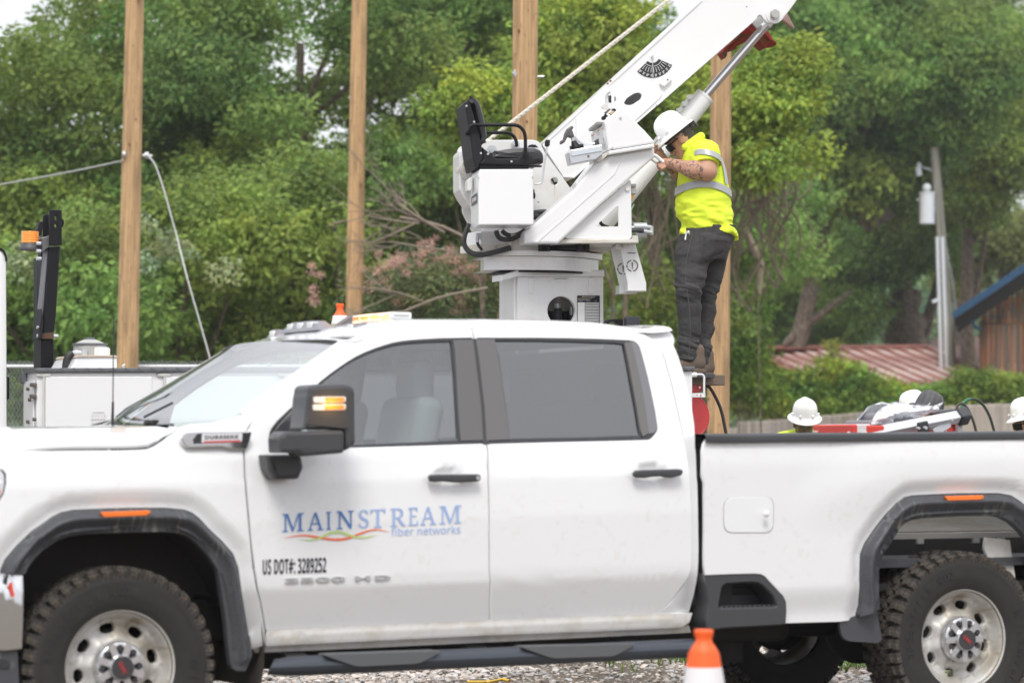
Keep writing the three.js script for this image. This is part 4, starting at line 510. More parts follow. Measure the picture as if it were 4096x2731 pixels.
    part(bed, 'step_pocket', box(a - 0.02, b + 0.02, y0, y1 + 0.02, -0.16, -0.15, 0), plasticSmooth); part(bed, 'step_tread', [box(a - 0.02, b + 0.01, y0 - 0.05, y0 + 0.01, -0.15, 0.018, 0.014), ...Array.from({ length: 14 }, (_, i) => box(a + 0.02 + i * 0.026, a + 0.034 + i * 0.026, y0 + 0.008, y0 + 0.016, -0.06, 0.012, 0.002))], plasticSmooth); }
  part(truck, 'cab_gap', [box(2.74, 3.1, 0.62, 1.38, -0.1, -0.09, 0), box(2.80, 2.83, 0.6, 1.4, -0.16, -0.1, 0.005)], rubber);
  // flares
  const flare = (o, i, df, nm) => { const di = dist2(i); part(truck, nm, panel([...o, ...i.slice().reverse()], (x, y) => { const a = df(x, y), b = di(x, y), t = a / (a + b + 1e-6); return 0.012 + 0.05 * smooth(0, 0.36, t) - 0.034 * smooth(0.36, 0.8, t) + 0.016 * smooth(0.8, 0.84, t) - 0.02 * smooth(0.84, 1, t) ; }, { edge: 0.028, flange: 0.05, lip: 0.006 }), plastic); return truck.children[truck.children.length - 1]; };
  const fl1 = flare(archF, archFi, dF, 'wheel_flare'), fl2 = flare(archR, archRi, dR, 'wheel_flare');
  const markers = [[fl1, B1('738,278 1085,264 1118,268 1112,290 1085,304 770,317 755,305')], [fl2, B4('1455,158 1745,150 1752,160 1745,180 1720,186 1480,192')]];
  for (const [f, l] of markers) part(f, 'side_marker_light', plate(SS(l).map((p) => V3(p.x, p.y, 0.064)), 0.02, [], 0.003), amber);
  part(truck, 'mud_flap', panel(roundPoly(SS(B4('655,1102 795,1062 948,1000 955,1235 925,1262 705,1246 662,1222'), 0).map((p) => V3(p.x, p.y, 0)), 0.02, 3), () => -0.012, { edge: 0.08 }), plastic);
  part(truck, 'mud_flap', panel(SS(B1('1690,1440 1735,1200 1846,1210 1846,1345 1788,1465 1720,1462')).map((p) => V3(p.x, p.y, 0)), () => 0.03, { edge: 0.06 }), plastic);
  // wheel wells
  const well = (cx, cy, r, z0, z1, m, nm) => part(truck, nm, loftGrid(Array.from({ length: 25 }, (_, i) => { const a = -0.25 + i / 24 * (Math.PI + 0.5); return [z0, z1].map((z) => V3(cx + Math.cos(a) * r, cy + Math.sin(a) * r * 0.95, z)); })), m);
  well(0.02, 0.46, 0.66, -0.02, -0.62, liner, 'wheel_liner'); part(truck, 'inner_fender', box(-0.7, 0.72, 0.3, 1.2, -0.66, -0.6, 0), liner);
  { const dirtyPaint = std(col(0.8, 0.79, 0.76), 0.7, { map: mudTex }), yb = S(B4(1500, 490)).y + 0.03; part(truck, 'bed_inner_wall', [box(3.55, 5.3, yb, 1.3, -0.36, -0.34, 0.004), box(3.55, 5.3, yb - 0.035, yb - 0.004, -0.352, -0.30, 0.004), ...[0.2, 0.42, 0.68, 0.8].map((t) => box(3.75 + t * 1.3, 3.79 + t * 1.3, yb - 0.06, yb - 0.03, -0.32, -0.30, 0.004))], dirtyPaint); part(truck, 'wheel_housing', box(3.5, 5.4, 0.55, yb + 0.02, -0.64, -0.6, 0), under); part(truck, 'bed_rear_wall', panel(SS(B4('1930,480 2110,500 2110,1100 2060,900 2010,750 1950,640 1920,560')).map((p) => V3(p.x, p.y, 0)), (x, y) => -0.12, { edge: 0.1 }), dirtyPaint); }
  // underbody
  part(truck, 'frame_rail', [box(-0.9, 5.4, 0.5, 0.68, -0.52, -0.42, 0.01), box(-0.9, 5.4, 0.5, 0.68, -1.53, -1.43, 0.01), ...[0.9, 1.8, 2.7, 3.5].map((x) => box(x, x + 0.12, 0.5, 0.62, -1.45, -0.5, 0.01))], under);
  part(truck, 'floor_pan', box(0.55, 5.4, 0.66, 0.7, -1.85, -0.14, 0.01), under); part(truck, 'exhaust_pipe', tube([V3(0.7, 0.42, -1.2), V3(1.8, 0.4, -1.2), V3(3.2, 0.42, -1.3), V3(3.9, 0.6, -1.3)], 0.05, 30, 8), under); part(truck, 'fuel_tank', box(2.1, 3.7, 0.4, 0.62, -0.95, -0.52, 0.06), under); part(truck, 'transmission', [rod(V3(0.5, 0.5, ZC), V3(1.7, 0.46, ZC), 0.2, 0.12), rod(V3(1.7, 0.46, ZC), V3(4.2, 0.45, ZC), 0.06)], under);
  part(truck, 'rear_axle', [rod(V3(4.37, 0.42, -1.7), V3(4.37, 0.42, -0.25), 0.06), new THREE.SphereGeometry(0.19, 16, 12).scale(1, 0.95, 0.8).translate(4.37, 0.42, ZC), beam(V3(3.55, 0.5, -0.55), V3(5.1, 0.55, -0.55), 0.08, 0.05), rod(V3(3.4, 0.3, -0.7), V3(3.4, 0.62, -0.7), 0.1)], under); part(truck, 'front_axle', [rod(V3(0, 0.42, -1.7), V3(0, 0.42, -0.25), 0.06), beam(V3(-0.2, 0.6, -0.6), V3(0.6, 0.4, -0.5), 0.06, 0.08)], under);
  // side step
  { const a = S(B2(200, 1447), 0.09), b = S(B3(1640, 1305), 0.09), rows = [], n = 40; for (let i = 0; i <= n; i++) { const t = i / n, c = a.clone().lerp(b, t), k = t < 0.03 ? 0.75 + t * 8 : 1; rows.push(Array.from({ length: 17 }, (_, j) => { const an = j / 16 * 6.2832; return V3(c.x - (t < 0.03 ? (0.03 - t) * 0.9 * (1 + Math.cos(an + 0.8)) : 0), c.y + Math.sin(an) * 0.045 * k, c.z + Math.cos(an) * 0.05 * k); })); }
    part(truck, 'side_step', [loftGrid(rows), disc(a, 0.036, 0.02, V3(1, 0, 0))], std(col(0.052, 0.06, 0.075), 0.32, { metalness: 0.15 })); const sst = truck.children[truck.children.length - 1];
    for (const [p, q] of [[B2(520, 1362), B2(1420, 1335)], [B3(310, 1302), B3(1180, 1282)]]) { const u = S(p, 0.09), w = S(q, 0.09), y = (u.y + w.y) / 2; part(sst, 'step_pad', [panel(roundPoly([V3(u.x, u.y + 0.006, 0), V3(w.x, w.y + 0.008, 0), V3(w.x - 0.12, w.y - 0.045, 0), V3(u.x + 0.16, u.y - 0.05, 0)], 0.03, 4), () => S(p, 0.09).z + 0.054, { edge: 0.1, flange: 0.1 })], std(col(0.1, 0.105, 0.11), 0.75)); }
    part(sst, 'bracket', [0.85, 1.75, 2.55].map((x) => beam(V3(x, 0.4, 0.02), V3(x, 0.55, -0.4), 0.1, 0.03)), under); }
  // lettering
  const onDoor = (p, l = 0.0025) => { const q = S(p); q.z += l; return q; }, upD = (a, b) => onDoor(b, 0).sub(onDoor(a, 0));
  const text = (t, f, a, b, top, m, nm, th = 0, par = fd) => { const pa = onDoor(a), pb = onDoor(b), pt = onDoor(top), h = pt.y - pa.y; part(par, nm, lettering(t, f, pa, pb, h, V3(0, 1, 0), 0.001, th), m); };
  for (const [c, x0, x1, m] of [['M', 240, 402, blueInk], ['A', 430, 552, blueInk], ['I', 572, 610, blueInk], ['N', 650, 782, blueInk], ['S', 817, 893, paleInk], ['T', 905, 1020, paleInk], ['R', 1056, 1172, paleInk], ['E', 1192, 1266, paleInk], ['A', 1282, 1402, paleInk], ['M', 1428, 1592, paleInk]]) { const yb = (x) => 430 - (x - 240) * 0.0503; text(c, 'serif_regular', B2(x0, yb(x0)), B2(x1, yb(x1)), B2(x0, yb(x0) - 137), m, 'lettering'); } text('fiber networks', 'sans_regular', B2(1062, 460), B2(1586, 438), B2(1062, 398), paleInk, 'lettering'); text('US DOT#: 3289252', 'sans_bold', B2(92, 752), B2(572, 735), B2(92, 636), darkInk, 'lettering'); text('3500 HD', 'sans_bold', B2(258, 814), B2(1053, 788), B2(258, 778), silver, 'model_badge', 0.006);
  const ribbon = (l, wd) => { const c = smoothLine(l.map((p) => onDoor(p, 0.0035)), 60), rows = c.map((p, i) => { const t = i / 60, w = wd * Math.sin(Math.PI * clamp(t, 0.02, 0.98)) ** 0.7 * 0.5, d = c[Math.min(60, i + 1)].clone().sub(c[Math.max(0, i - 1)]).normalize(); return [V3(p.x - d.y * w, p.y + d.x * w, p.z), V3(p.x + d.y * w, p.y - d.x * w, p.z)]; }); return loftGrid(rows); };
  part(fd, 'logo_ribbon', ribbon(B2('255,478 330,460 420,455 500,467 600,483 680,485 760,468 830,440 900,418 960,411 1050,430'), 0.0105), orangeInk); part(fd, 'logo_ribbon', ribbon(B2('370,482 430,489 500,481 560,456 620,432 680,431 740,450 800,467 860,470 960,448'), 0.0105).translate(0, 0, 0.0006), greenInk);
  // vent badge
  part(truck, 'fender_vent', plate(roundPoly(SS(A1('1508,1185 1540,1128 1640,1122 2118,1118 2098,1278 1950,1278 1885,1256 1575,1268')).map((p) => V3(p.x, p.y, 0.012)), 0.02, 4), 0.03, [], 0.006), chrome); const fv = truck.children[truck.children.length - 1];
  part(fv, 'vent_grille', plate(SS(A1('1622,1190 1650,1142 2112,1133 2100,1214 1632,1228')).map((p) => V3(p.x, p.y, 0.018)), 0.012, [], 0.002), blackTrim); part(fv, 'engine_badge', plate(roundPoly(SS(A1('1686,1144 2030,1137 2034,1214 1692,1224')).map((p) => V3(p.x, p.y, 0.024)), 0.006, 2), 0.008, [], 0.001), std(col(0.75, 0.75, 0.76), 0.3));
  { const q = (p) => { const w = S(p); w.z = 0.0245; return w; }; part(fv, 'badge_lettering', lettering('DURAMAX', 'sans_bold', q(A1(1715, 1192)), q(A1(2000, 1184)), q(A1(1715, 1158)).y - q(A1(1715, 1192)).y, V3(0, 1, 0), 0.001), darkInk); part(fv, 'badge_stripe', quadPlate(q(A1(1705, 1222)), q(A1(2020, 1212)), q(A1(2020, 1197)), q(A1(1705, 1207))).translate(0, 0, 0.001), std(col(0.6, 0.05, 0.06), 0.4)); }
  // handles
  for (const [p, l] of [[fd, A2('1496,1505 1512,1491 1580,1489 1900,1487 1930,1493 1942,1520 1930,1545 1900,1553 1800,1557 1780,1562 1700,1558 1620,1550 1560,1556 1512,1551 1498,1530')], [rd, A3('1318,1480 1335,1457 1400,1451 1700,1443 1733,1450 1740,1475 1725,1500 1690,1510 1650,1519 1600,1517 1560,1507 1480,1511 1420,1521 1350,1519 1325,1505')]]) part(p, 'door_handle', plate(SS(l).map((q) => V3(q.x, q.y, 0.078)), 0.03, [], 0.009), plasticSmooth);
  part(fd, 'lock_cylinder', disc(V3(S(A2(1908, 1520)).x, S(A2(1908, 1520)).y, 0.079), 0.009, 0.006), silver);
  // mirror
  const mz = (l, z) => l.map((p) => atZ(p, z));
  part(truck, 'side_mirror', plate(roundPoly(mz(E4('642,262 655,165 720,130 1160,112 1245,142 1300,207 1310,960 1230,1022 1152,1062 1148,800 1112,758 580,762 602,640 630,300'), 0.31), 0.012, 3), 0.2, [], 0.022), plasticSmooth); const sm = truck.children[truck.children.length - 1];
  part(sm, 'mirror_arm', plate(roundPoly(mz(E4('240,862 310,785 880,772 1118,768 1146,800 1146,1078 1098,1090 560,1138 520,1088 250,1086'), 0.325), 0.012, 3), 0.16, [], 0.016), plasticSmooth); part(sm, 'mirror_mount', plate(roundPoly(mz(E4('58,1112 270,1108 510,1104 558,1150 580,1292 512,1448 182,1462 100,1330'), 0.14), 0.01, 3), 0.13, [], 0.02), plasticSmooth);
  part(sm, 'light_recess', plate(roundPoly(mz(E4('672,270 1185,268 1185,735 1120,745 590,690 612,640 650,500'), 0.3125), 0.006, 2), 0.01, [], 0.002), std(col(0.055, 0.052, 0.05), 0.5));
  const clearLens = phy(col(0.75, 0.75, 0.74), 0.15, { clearcoat: 1 }), glow = std(col(0.6, 0.22, 0.03), 0.4, { emissive: col(1, 0.4, 0.1), emissiveIntensity: 0.2 });
  for (const [l, g2] of [['705,302 1158,298 1164,340 1150,383 712,387', '868,312 1140,308 1145,372 872,378'], ['697,408 1160,402 1164,445 1150,488 700,492', '862,418 1138,412 1142,476 866,482']]) { part(sm, 'turn_signal_lens', plate(roundPoly(mz(E4(l), 0.316), 0.006, 2), 0.01, [], 0.002), clearLens); part(sm, 'turn_signal_light', plate(roundPoly(mz(E4(g2), 0.3185), 0.006, 2), 0.01, [], 0.002), glow); }
  { const c = atZ(E4(1000, 400), 0.36), L = new THREE.PointLight(new THREE.Color(1, 0.5, 0.12), 0.02, 2); L.position.copy(c); L.castShadow = true; scene.add(L); }
  // roof: cab marker lamps, antenna fin, light bar
  const lampBox = (c, sx, sy, sz, m) => { const g = new THREE.CylinderGeometry(0.5, 0.9, 1, 4, 1); g.rotateY(Math.PI / 4); g.scale(sx / 1.1, sy, sz / 1.1); return g.translate(c.x, c.y, c.z); };
  for (const [p, z, sx, sz] of [[E5(1650, 165), -0.55, 0.09, 0.1], [E5(1130, 150), -1.0, 0.1, 0.42], [E5(830, 232), -1.42, 0.09, 0.1]]) { const c = atZ(p, z); part(truck, 'cab_marker_lamp', lampBox(c, sx, 0.05, sz), std(col(0.2, 0.2, 0.22), 0.4)); const cm = truck.children[truck.children.length - 1]; for (let k = 0; k < (sz > 0.3 ? 3 : 1); k++) part(cm, 'lens', box(c.x - sx * 0.5, c.x - sx * 0.1, c.y - 0.012, c.y + 0.018, c.z - 0.03 + (sz > 0.3 ? (k - 1) * 0.13 : 0), c.z + 0.03 + (sz > 0.3 ? (k - 1) * 0.13 : 0), 0.006), clearLens); }
  part(truck, 'antenna_fin', plate(atZ(E5(1400, 200), -0.8) && onZ(E5('1352,222 1400,165 1440,115 1500,72 1590,25 1606,30 1604,105 1560,185 1480,205 1400,222'), -0.8), 0.03, [], 0.01), std(col(0.16, 0.14, 0.14), 0.5));
  { const e = atZ(A2(1285, 132), -0.72), w = 0.125, z0 = -0.72, z1 = -1.22, x0 = atZ(A2(1195, 130), z0).x, x1 = atZ(A2(1385, 125), z0).x, y0 = atZ(A2(1290, 160), z0).y, y1 = atZ(A2(1290, 102), z0).y; part(truck, 'light_bar', box(x0, x1, y0, y1, z1, z0, 0.008), phy(col(0.72, 0.72, 0.7), 0.25, { clearcoat: 1 })); const lb = truck.children[truck.children.length - 1]; for (let k = 0; k < 4; k++) part(lb, 'amber_light', box(x0 - 0.004, x0 + 0.01, y0 + 0.006, y1 - 0.008, z0 - 0.02 - k * 0.12 - 0.1, z0 - 0.02 - k * 0.12, 0.003), std(col(0.4, 0.07, 0.03), 0.4, { emissive: col(1, 0.22, 0.06), emissiveIntensity: 1.0 })); part(lb, 'foot', [box(x0 + 0.03, x1 - 0.03, y0 - 0.03, y0, z0 - 0.08, z0 - 0.03), box(x0 + 0.03, x1 - 0.03, y0 - 0.03, y0, z1 + 0.03, z1 + 0.08)], steel); part(lb, 'end_lens', box(x0 + 0.02, x1 - 0.015, y0 + 0.012, y1 - 0.012, z0 - 0.002, z0 + 0.003, 0.002), std(col(0.4, 0.39, 0.42), 0.3));
    const L = new THREE.PointLight(new THREE.Color(1, 0.4, 0.1), 0.25, 3); L.position.set(x0 - 0.08, (y0 + y1) / 2 + 0.02, (z0 + z1) / 2); L.castShadow = true; scene.add(L); }
  { const t0 = atZ(A1(968, 135), -1.55), t1 = atZ(A1(958, 1070), -1.5); part(truck, 'whip_antenna', [rod(atZ(A1(962, 880), -1.5), t0, 0.003, 0.003, 6), rod(t1, atZ(A1(962, 870), -1.5), 0.008, 0.006, 8)], rubber); }
  { const z = -0.5; part(truck, 'wiper', [tube(A1('1240,1062 1300,1035 1480,1066').map((p) => atZ(p, -0.75)), 0.008, 12, 6), plate(onZ(A1('1240,1068 1248,1035 1272,1020 1290,1035 1320,1068'), -0.6), 0.04, [], 0.006), tube([atZ(A1(1230, 1000), -0.9), atZ(A1(1470, 880), -0.72)], 0.006, 8, 6)], rubber); }
  // headlamp and bumper
  part(truck, 'headlamp', panel(SS(E3('-420,500 0,500 38,508 64,545 68,640 50,735 0,825 -420,880')).map((p) => V3(p.x, p.y, 0)), (x, y) => zFend(x, y) - 0.012, { edge: 0.06, flange: 0.05 }), chrome); const hl = truck.children[truck.children.length - 1];
  for (const [l, m] of [['-300,540 0,535 20,560 15,590 -300,590', clearLens], ['-300,612 25,608 30,648 -300,655', clearLens], ['-300,690 10,690 22,720 0,790 -300,830', amber]]) part(hl, 'lens', panel(SS(E3(l)).map((p) => V3(p.x, p.y, 0)), (x, y) => zFend(x, y) - 0.006, { edge: 0.08, flange: 0.006 }), m); part(hl, 'surround', panel(SS(E3('42,495 72,540 76,640 56,748 0,842 0,828 50,735 66,640 62,548 36,508')).map((p) => V3(p.x, p.y, 0)), (x, y) => zFend(x, y) - 0.002, { edge: 0.08 }), blackTrim);
  { const bz = (l) => SS(l).map((p) => V3(p.x, p.y, 0)); part(truck, 'front_bumper', [panel(bz(B1('-700,748 0,745 165,742 182,765 172,900 150,1100 128,1300 0,1312 -700,1320')), (x, y) => 0.03 - 0.03 * smooth(0.76, 0.83, y), { edge: 0.06, flange: 0.1, lip: 0.012 }), box(-1.12, -1.02, 0.5, 0.82, -1.95, 0.0, 0.04)], chrome); const fb = truck.children[truck.children.length - 1]; part(fb, 'lower_valance', panel(bz(B1('-700,1326 0,1318 104,1324 98,1600 92,1700 -700,1700')), () => 0.01, { edge: 0.1, flange: 0.1 }), plastic); part(fb, 'red_tape_mark', panel(bz(B1('62,815 88,808 95,850 108,915 80,922 72,870')), () => 0.0335, { flange: 0 }), std(col(0.75, 0.08, 0.05), 0.6)); part(fb, 'fog_lamp_bezel', panel(roundPoly(bz(B1('-120,1380 30,1385 30,1450 -120,1450')), 0.02, 3), () => 0.016, { edge: 0.1, flange: 0.02 }), blackTrim); }
  part(truck, 'grille', [box(-0.98, -0.9, 0.8, 1.32, -1.75, -0.2, 0.03), box(-1.0, -0.96, 1.2, 1.3, -1.6, -0.35, 0.02)], blackTrim);
  // far side of the body
  const far = ['fender', 'front_door', 'rear_door', 'cab_corner', 'bed_side', 'rocker_panel', 'windshield_pillar', 'wheel_flare'];
  for (const m of truck.children.slice()) if (far.includes(m.name)) { const g = m.geometry.clone().translate(0, 0, ZC); const n = shadowed(new THREE.Mesh(mirrorGeo(g).translate(0, 0, -ZC), m.material)); n.name = m.name; truck.add(n); for (const c of m.children) if (['window_trim', 'window', 'pillar_cover', 'bed_rail_cap'].includes(c.name)) { const q = shadowed(new THREE.Mesh(mirrorGeo(c.geometry.clone().translate(0, 0, ZC)).translate(0, 0, -ZC), c.name === 'window' && m.name === 'front_door' ? glassThin : c.material)); q.name = c.name; n.add(q); } }
  part(truck, 'tailgate', box(5.58, 5.63, 0.75, 1.46, -1.85, -0.1, 0.015), paint); part(truck, 'bed_floor', [box(2.88, 5.58, 0.78, 0.82, -1.85, -0.1, 0), box(2.88, 2.92, 0.8, 1.42, -1.85, -0.1, 0), box(2.9, 5.58, 1.14, 1.4, -0.14, -0.11, 0), box(2.9, 3.7, 0.8, 1.14, -0.14, -0.11, 0), box(2.9, 5.58, 0.8, 1.4, -1.84, -1.81, 0)], plastic);
  part(truck, 'rear_bumper', box(5.63, 5.8, 0.5, 0.74, -1.9, -0.05, 0.03), chrome);
  // cabin
  const seat = (x, z, w) => { const b = [box(x - 0.28, x + 0.3, 0.95, 1.08, z - w, z + w, 0.06)]; const sb = box(-0.07, 0.07, 0, 0.62, -w, w, 0.06); sb.rotateZ(-0.2); sb.translate(x + 0.3, 1.0, z); b.push(sb); return b; };
  const head = (x, y, z, w = 0.13) => [box(x - 0.05, x + 0.06, y, y + 0.2, z - w, z + w, 0.045), rod(V3(x, y - 0.1, z - 0.05), V3(x, y + 0.03, z - 0.05), 0.007), rod(V3(x, y - 0.1, z + 0.05), V3(x, y + 0.03, z + 0.05), 0.007)];
  const hx = atZ(A2(1400, 730), -0.52);
  part(truck, 'front_seat', [...seat(hx.x - 0.42, -0.52, 0.25), ...head(hx.x, hx.y - 0.09, -0.52)], cloth); part(truck, 'front_seat', [...seat(hx.x - 0.42, -1.42, 0.25), ...head(hx.x, hx.y - 0.09, -1.42)], cloth); part(truck, 'rear_bench', [...seat(2.25, ZC, 0.7), ...head(2.66, 1.58, -0.5), ...head(2.66, 1.58, -1.45)], cloth);
  part(truck, 'dashboard', [box(0.55, 0.98, 1.1, 1.4, -1.8, -0.16, 0.08), box(0.6, 0.9, 1.36, 1.45, -0.8, -0.3, 0.05)], cloth); part(truck, 'steering_wheel', new THREE.TorusGeometry(0.19, 0.016, 8, 28).rotateY(Math.PI / 2).rotateZ(-0.4).translate(1.12, 1.32, -0.5), cloth); part(truck, 'console', box(0.9, 1.9, 0.8, 1.1, -1.12, -0.85, 0.04), cloth); part(truck, 'headliner', box(1.15, 2.7, 1.875, 1.885, -1.7, -0.25, 0), std(col(0.45, 0.45, 0.44), 0.9)); part(truck, 'rear_window', box(2.745, 2.75, 1.42, 1.8, -1.6, -0.35, 0), glassDark);
  // wheels
  const W = new THREE.Group(); W.name = 'wheel';
  const tyreM = std(col(0.6, 0.58, 0.56), 0.85, { map: dataTex(256, 256, (u, v) => { const n = tnoise(u, v, 30, 3, 3), g = 0.225 + 0.06 * (n - 0.5); return [g, g * 0.97, g * 0.94]; }) }), treadTex = dataTex(256, 256, (u, v) => { const n = tnoise(u, v, 10, 4, 5), m = tnoise(u, v, 40, 2, 7), k = smooth(0.48, 0.66, n * 0.7 + m * 0.3); return [lerp(0.23, 0.52, k), lerp(0.225, 0.45, k), lerp(0.22, 0.37, k)]; }), treadM = std(col(0.85, 0.85, 0.85), 0.92, { map: treadTex });
  const R = 0.428, ri = 0.247, zc = -0.125, sw = 0.15, mk = (name, g, m, par = W) => { if (Array.isArray(g)) g = merge(g); const q = shadowed(new THREE.Mesh(g, m)); q.name = name; par.add(q); return q; };
  const latheZ = (prof, seg = 72) => new THREE.LatheGeometry(prof.map(([r, z]) => new THREE.Vector2(r, z)), seg).rotateX(Math.PI / 2);
  const tyre = mk('tyre', latheZ([[ri - 0.01, zc - 0.12], [ri + 0.01, zc - 0.135], [0.33, zc - sw], [0.39, zc - 0.145], [R - 0.022, zc - 0.125], [R - 0.016, zc - 0.1], [R - 0.014, zc], [R - 0.016, zc + 0.1], [R - 0.022, zc + 0.125], [0.4, zc + 0.142], [0.372, zc + 0.149], [0.368, zc + 0.1475], [0.33, zc + sw], [0.29, zc + 0.147], [ri + 0.012, zc + 0.135], [ri, zc + 0.128], [ri - 0.01, zc + 0.12]]), tyreM);
  { seed = 200; const bl = []; const blk = (a, z, w, l, h, tw, r0 = R - 0.018) => { const g = new THREE.BoxGeometry(w, h, l, 1, 1, 1); const p = g.attributes.position; for (let i = 0; i < p.count; i++) if (p.getY(i) > 0) p.setXYZ(i, p.getX(i) * 0.88, p.getY(i), p.getZ(i) * 0.9); g.computeVertexNormals(); g.rotateY(tw); g.translate(0, r0 + h / 2, z); g.rotateZ(a); return g; }; const N = 40;
    for (let i = 0; i < N; i++) { const a = i / N * 6.2832; for (const [z, o, tw] of [[-0.052, 0.25, 0.35], [-0.017, 0.75, -0.3], [0.017, 0.1, 0.3], [0.052, 0.6, -0.35]]) bl.push(blk(a + o / N * 6.2832, zc + z, 0.047, 0.031, 0.024 + 0.003 * rnd(), tw + 0.1 * gauss())); for (const s of [-1, 1]) { const b = blk(a + (i % 2 ? 0.004 : -0.004), zc + s * 0.098, 0.046, 0.05, 0.024, s * 0.12); bl.push(b); const e = new THREE.BoxGeometry(0.046, i % 2 ? 0.07 : 0.05, 0.02); e.rotateX(s * 0.3); e.translate(0, R - 0.03 - (i % 2 ? 0.012 : 0.004), zc + s * 0.136); e.rotateZ(a + (i % 2 ? 0.004 : -0.004)); bl.push(e); } } mk('tread', bl, treadM, tyre); }
  const ring = (r, z, t, txt, m) => { const g = [], ch = [...txt]; ch.forEach((c, i) => { const a = t - i * 0.118; if (c === ' ') return; const s = new THREE.ExtrudeGeometry(FONT.sans_bold.generateShapes(c, 0.036), { depth: 0.0025, bevelEnabled: false, curveSegments: 2 }); s.translate(-0.012, 0, 0); s.translate(0, r, z); s.rotateZ(a); g.push(s); }); return g; };
  mk('sidewall_lettering', [...ring(0.312, zc + sw - 0.0006, 1.45, 'BFGoodrich KO2'), ...ring(0.312, zc + sw - 0.0006, -1.5, 'All-Terrain T/A')], std(col(0.016, 0.016, 0.016), 0.6), tyre);
  const rimTex = dataTex(256, 256, (u, v) => { const d = smooth(0.45, 0.75, tnoise(u, v, 6, 4, 3)) * 0.6 + smooth(0.6, 0.8, tnoise(u, v, 40, 2, 4)) * 0.4; return [0.82 - 0.22 * d, 0.815 - 0.26 * d, 0.8 - 0.32 * d]; }), rimM = std(col(0.86, 0.86, 0.86), 0.45, { metalness: 0.2, map: rimTex });
  const zRim = (x, y) => { const r = Math.hypot(x, y); return -0.012 - 0.05 * smooth(0.235, 0.2, r) - 0.012 * smooth(0.2, 0.17, r) + 0.036 * smooth(0.17, 0.115, r) + 0.008 * Math.cos(8 * Math.atan2(y, x) + 0.4) * smooth(0.1, 0.15, r) * smooth(0.22, 0.19, r); };
  const circ = (r, n) => Array.from({ length: n }, (_, i) => V3(Math.cos(i / n * 6.2832) * r, Math.sin(i / n * 6.2832) * r, 0)), holes8 = Array.from({ length: 8 }, (_, k) => { const a = k / 8 * 6.2832 + 0.22, c = V3(Math.cos(a) * 0.172, Math.sin(a) * 0.172, 0); return [[-0.028, -0.013], [-0.018, -0.03], [0.0, -0.036], [0.018, -0.03], [0.026, 0], [0.018, 0.03], [0, 0.036], [-0.018, 0.03], [-0.028, 0.013]].map(([p, q]) => V3(c.x + Math.cos(a) * p - Math.sin(a) * q, c.y + Math.sin(a) * p + Math.cos(a) * q, 0)); });
  const rim = mk('rim', [panel(circ(0.236, 64), zRim, { holes: holes8, edge: 0.016, flange: 0.03, lip: 0.006 }), latheZ([[0.234, -0.014], [0.24, -0.002], [0.247, 0.004], [0.252, 0.0], [0.251, -0.012], [0.235, -0.03], [0.23, -0.12], [0.236, -0.22]], 64)], rimM); mk('brake_drum', latheZ([[0.02, -0.1], [0.15, -0.1], [0.16, -0.12], [0.16, -0.2]], 40), under, rim);
  const capM = std(col(0.66, 0.66, 0.67), 0.28, { metalness: 0.8 });
  const hub = mk('hub_cap', [latheZ([[0.114, -0.028], [0.112, 0.0], [0.1, 0.006], [0.088, 0.004]], 48), latheZ([[0.058, 0.008], [0.056, 0.026], [0.05, 0.032]], 40), ...Array.from({ length: 8 }, (_, k) => { const a = (k + 0.5) / 8 * 6.2832 + 0.05, g = new THREE.BoxGeometry(0.058, 0.03, 0.02); g.translate(0.08, 0, 0.004); g.rotateZ(a); return g; })], capM, W);
  for (let k = 0; k < 8; k++) { const a = k / 8 * 6.2832 + 0.05; mk('lug_nut', new THREE.CylinderGeometry(0.013, 0.016, 0.034, 10).rotateX(Math.PI / 2).translate(Math.cos(a) * 0.087, Math.sin(a) * 0.087, -0.008), glossBlack, hub); } mk('hub_recess', new THREE.CylinderGeometry(0.108, 0.108, 0.006, 32).rotateX(Math.PI / 2).translate(0, 0, -0.022), std(col(0.12, 0.12, 0.12), 0.6), hub);
  mk('centre_badge', new THREE.CylinderGeometry(0.05, 0.05, 0.008, 32).rotateX(Math.PI / 2).translate(0, 0, 0.03), glossBlack, hub); { const g = new THREE.ExtrudeGeometry(FONT.sans_bold.generateShapes('GMC', 0.019), { depth: 0.003, bevelEnabled: false }); g.computeBoundingBox(); const b = g.boundingBox; g.translate(-(b.min.x + b.max.x) / 2, -(b.min.y + b.max.y) / 2, 0.034); g.rotateZ(-1.1); mk('badge_lettering', g, std(col(0.42, 0.04, 0.045), 0.4), hub); }
  for (const [x, z, turn, spin] of [[0.006, 0.0, -0.0, 0], [4.366, 0, 0, 0.35], [0.006, 2 * ZC, Math.PI, 0.2], [4.366, 2 * ZC, Math.PI, 0.9]]) { const w = x < 1 && z === 0 ? W : W.clone(); w.position.set(x, 0.423, z - ZC); w.rotation.set(0, turn, spin); truck.add(w); }
}
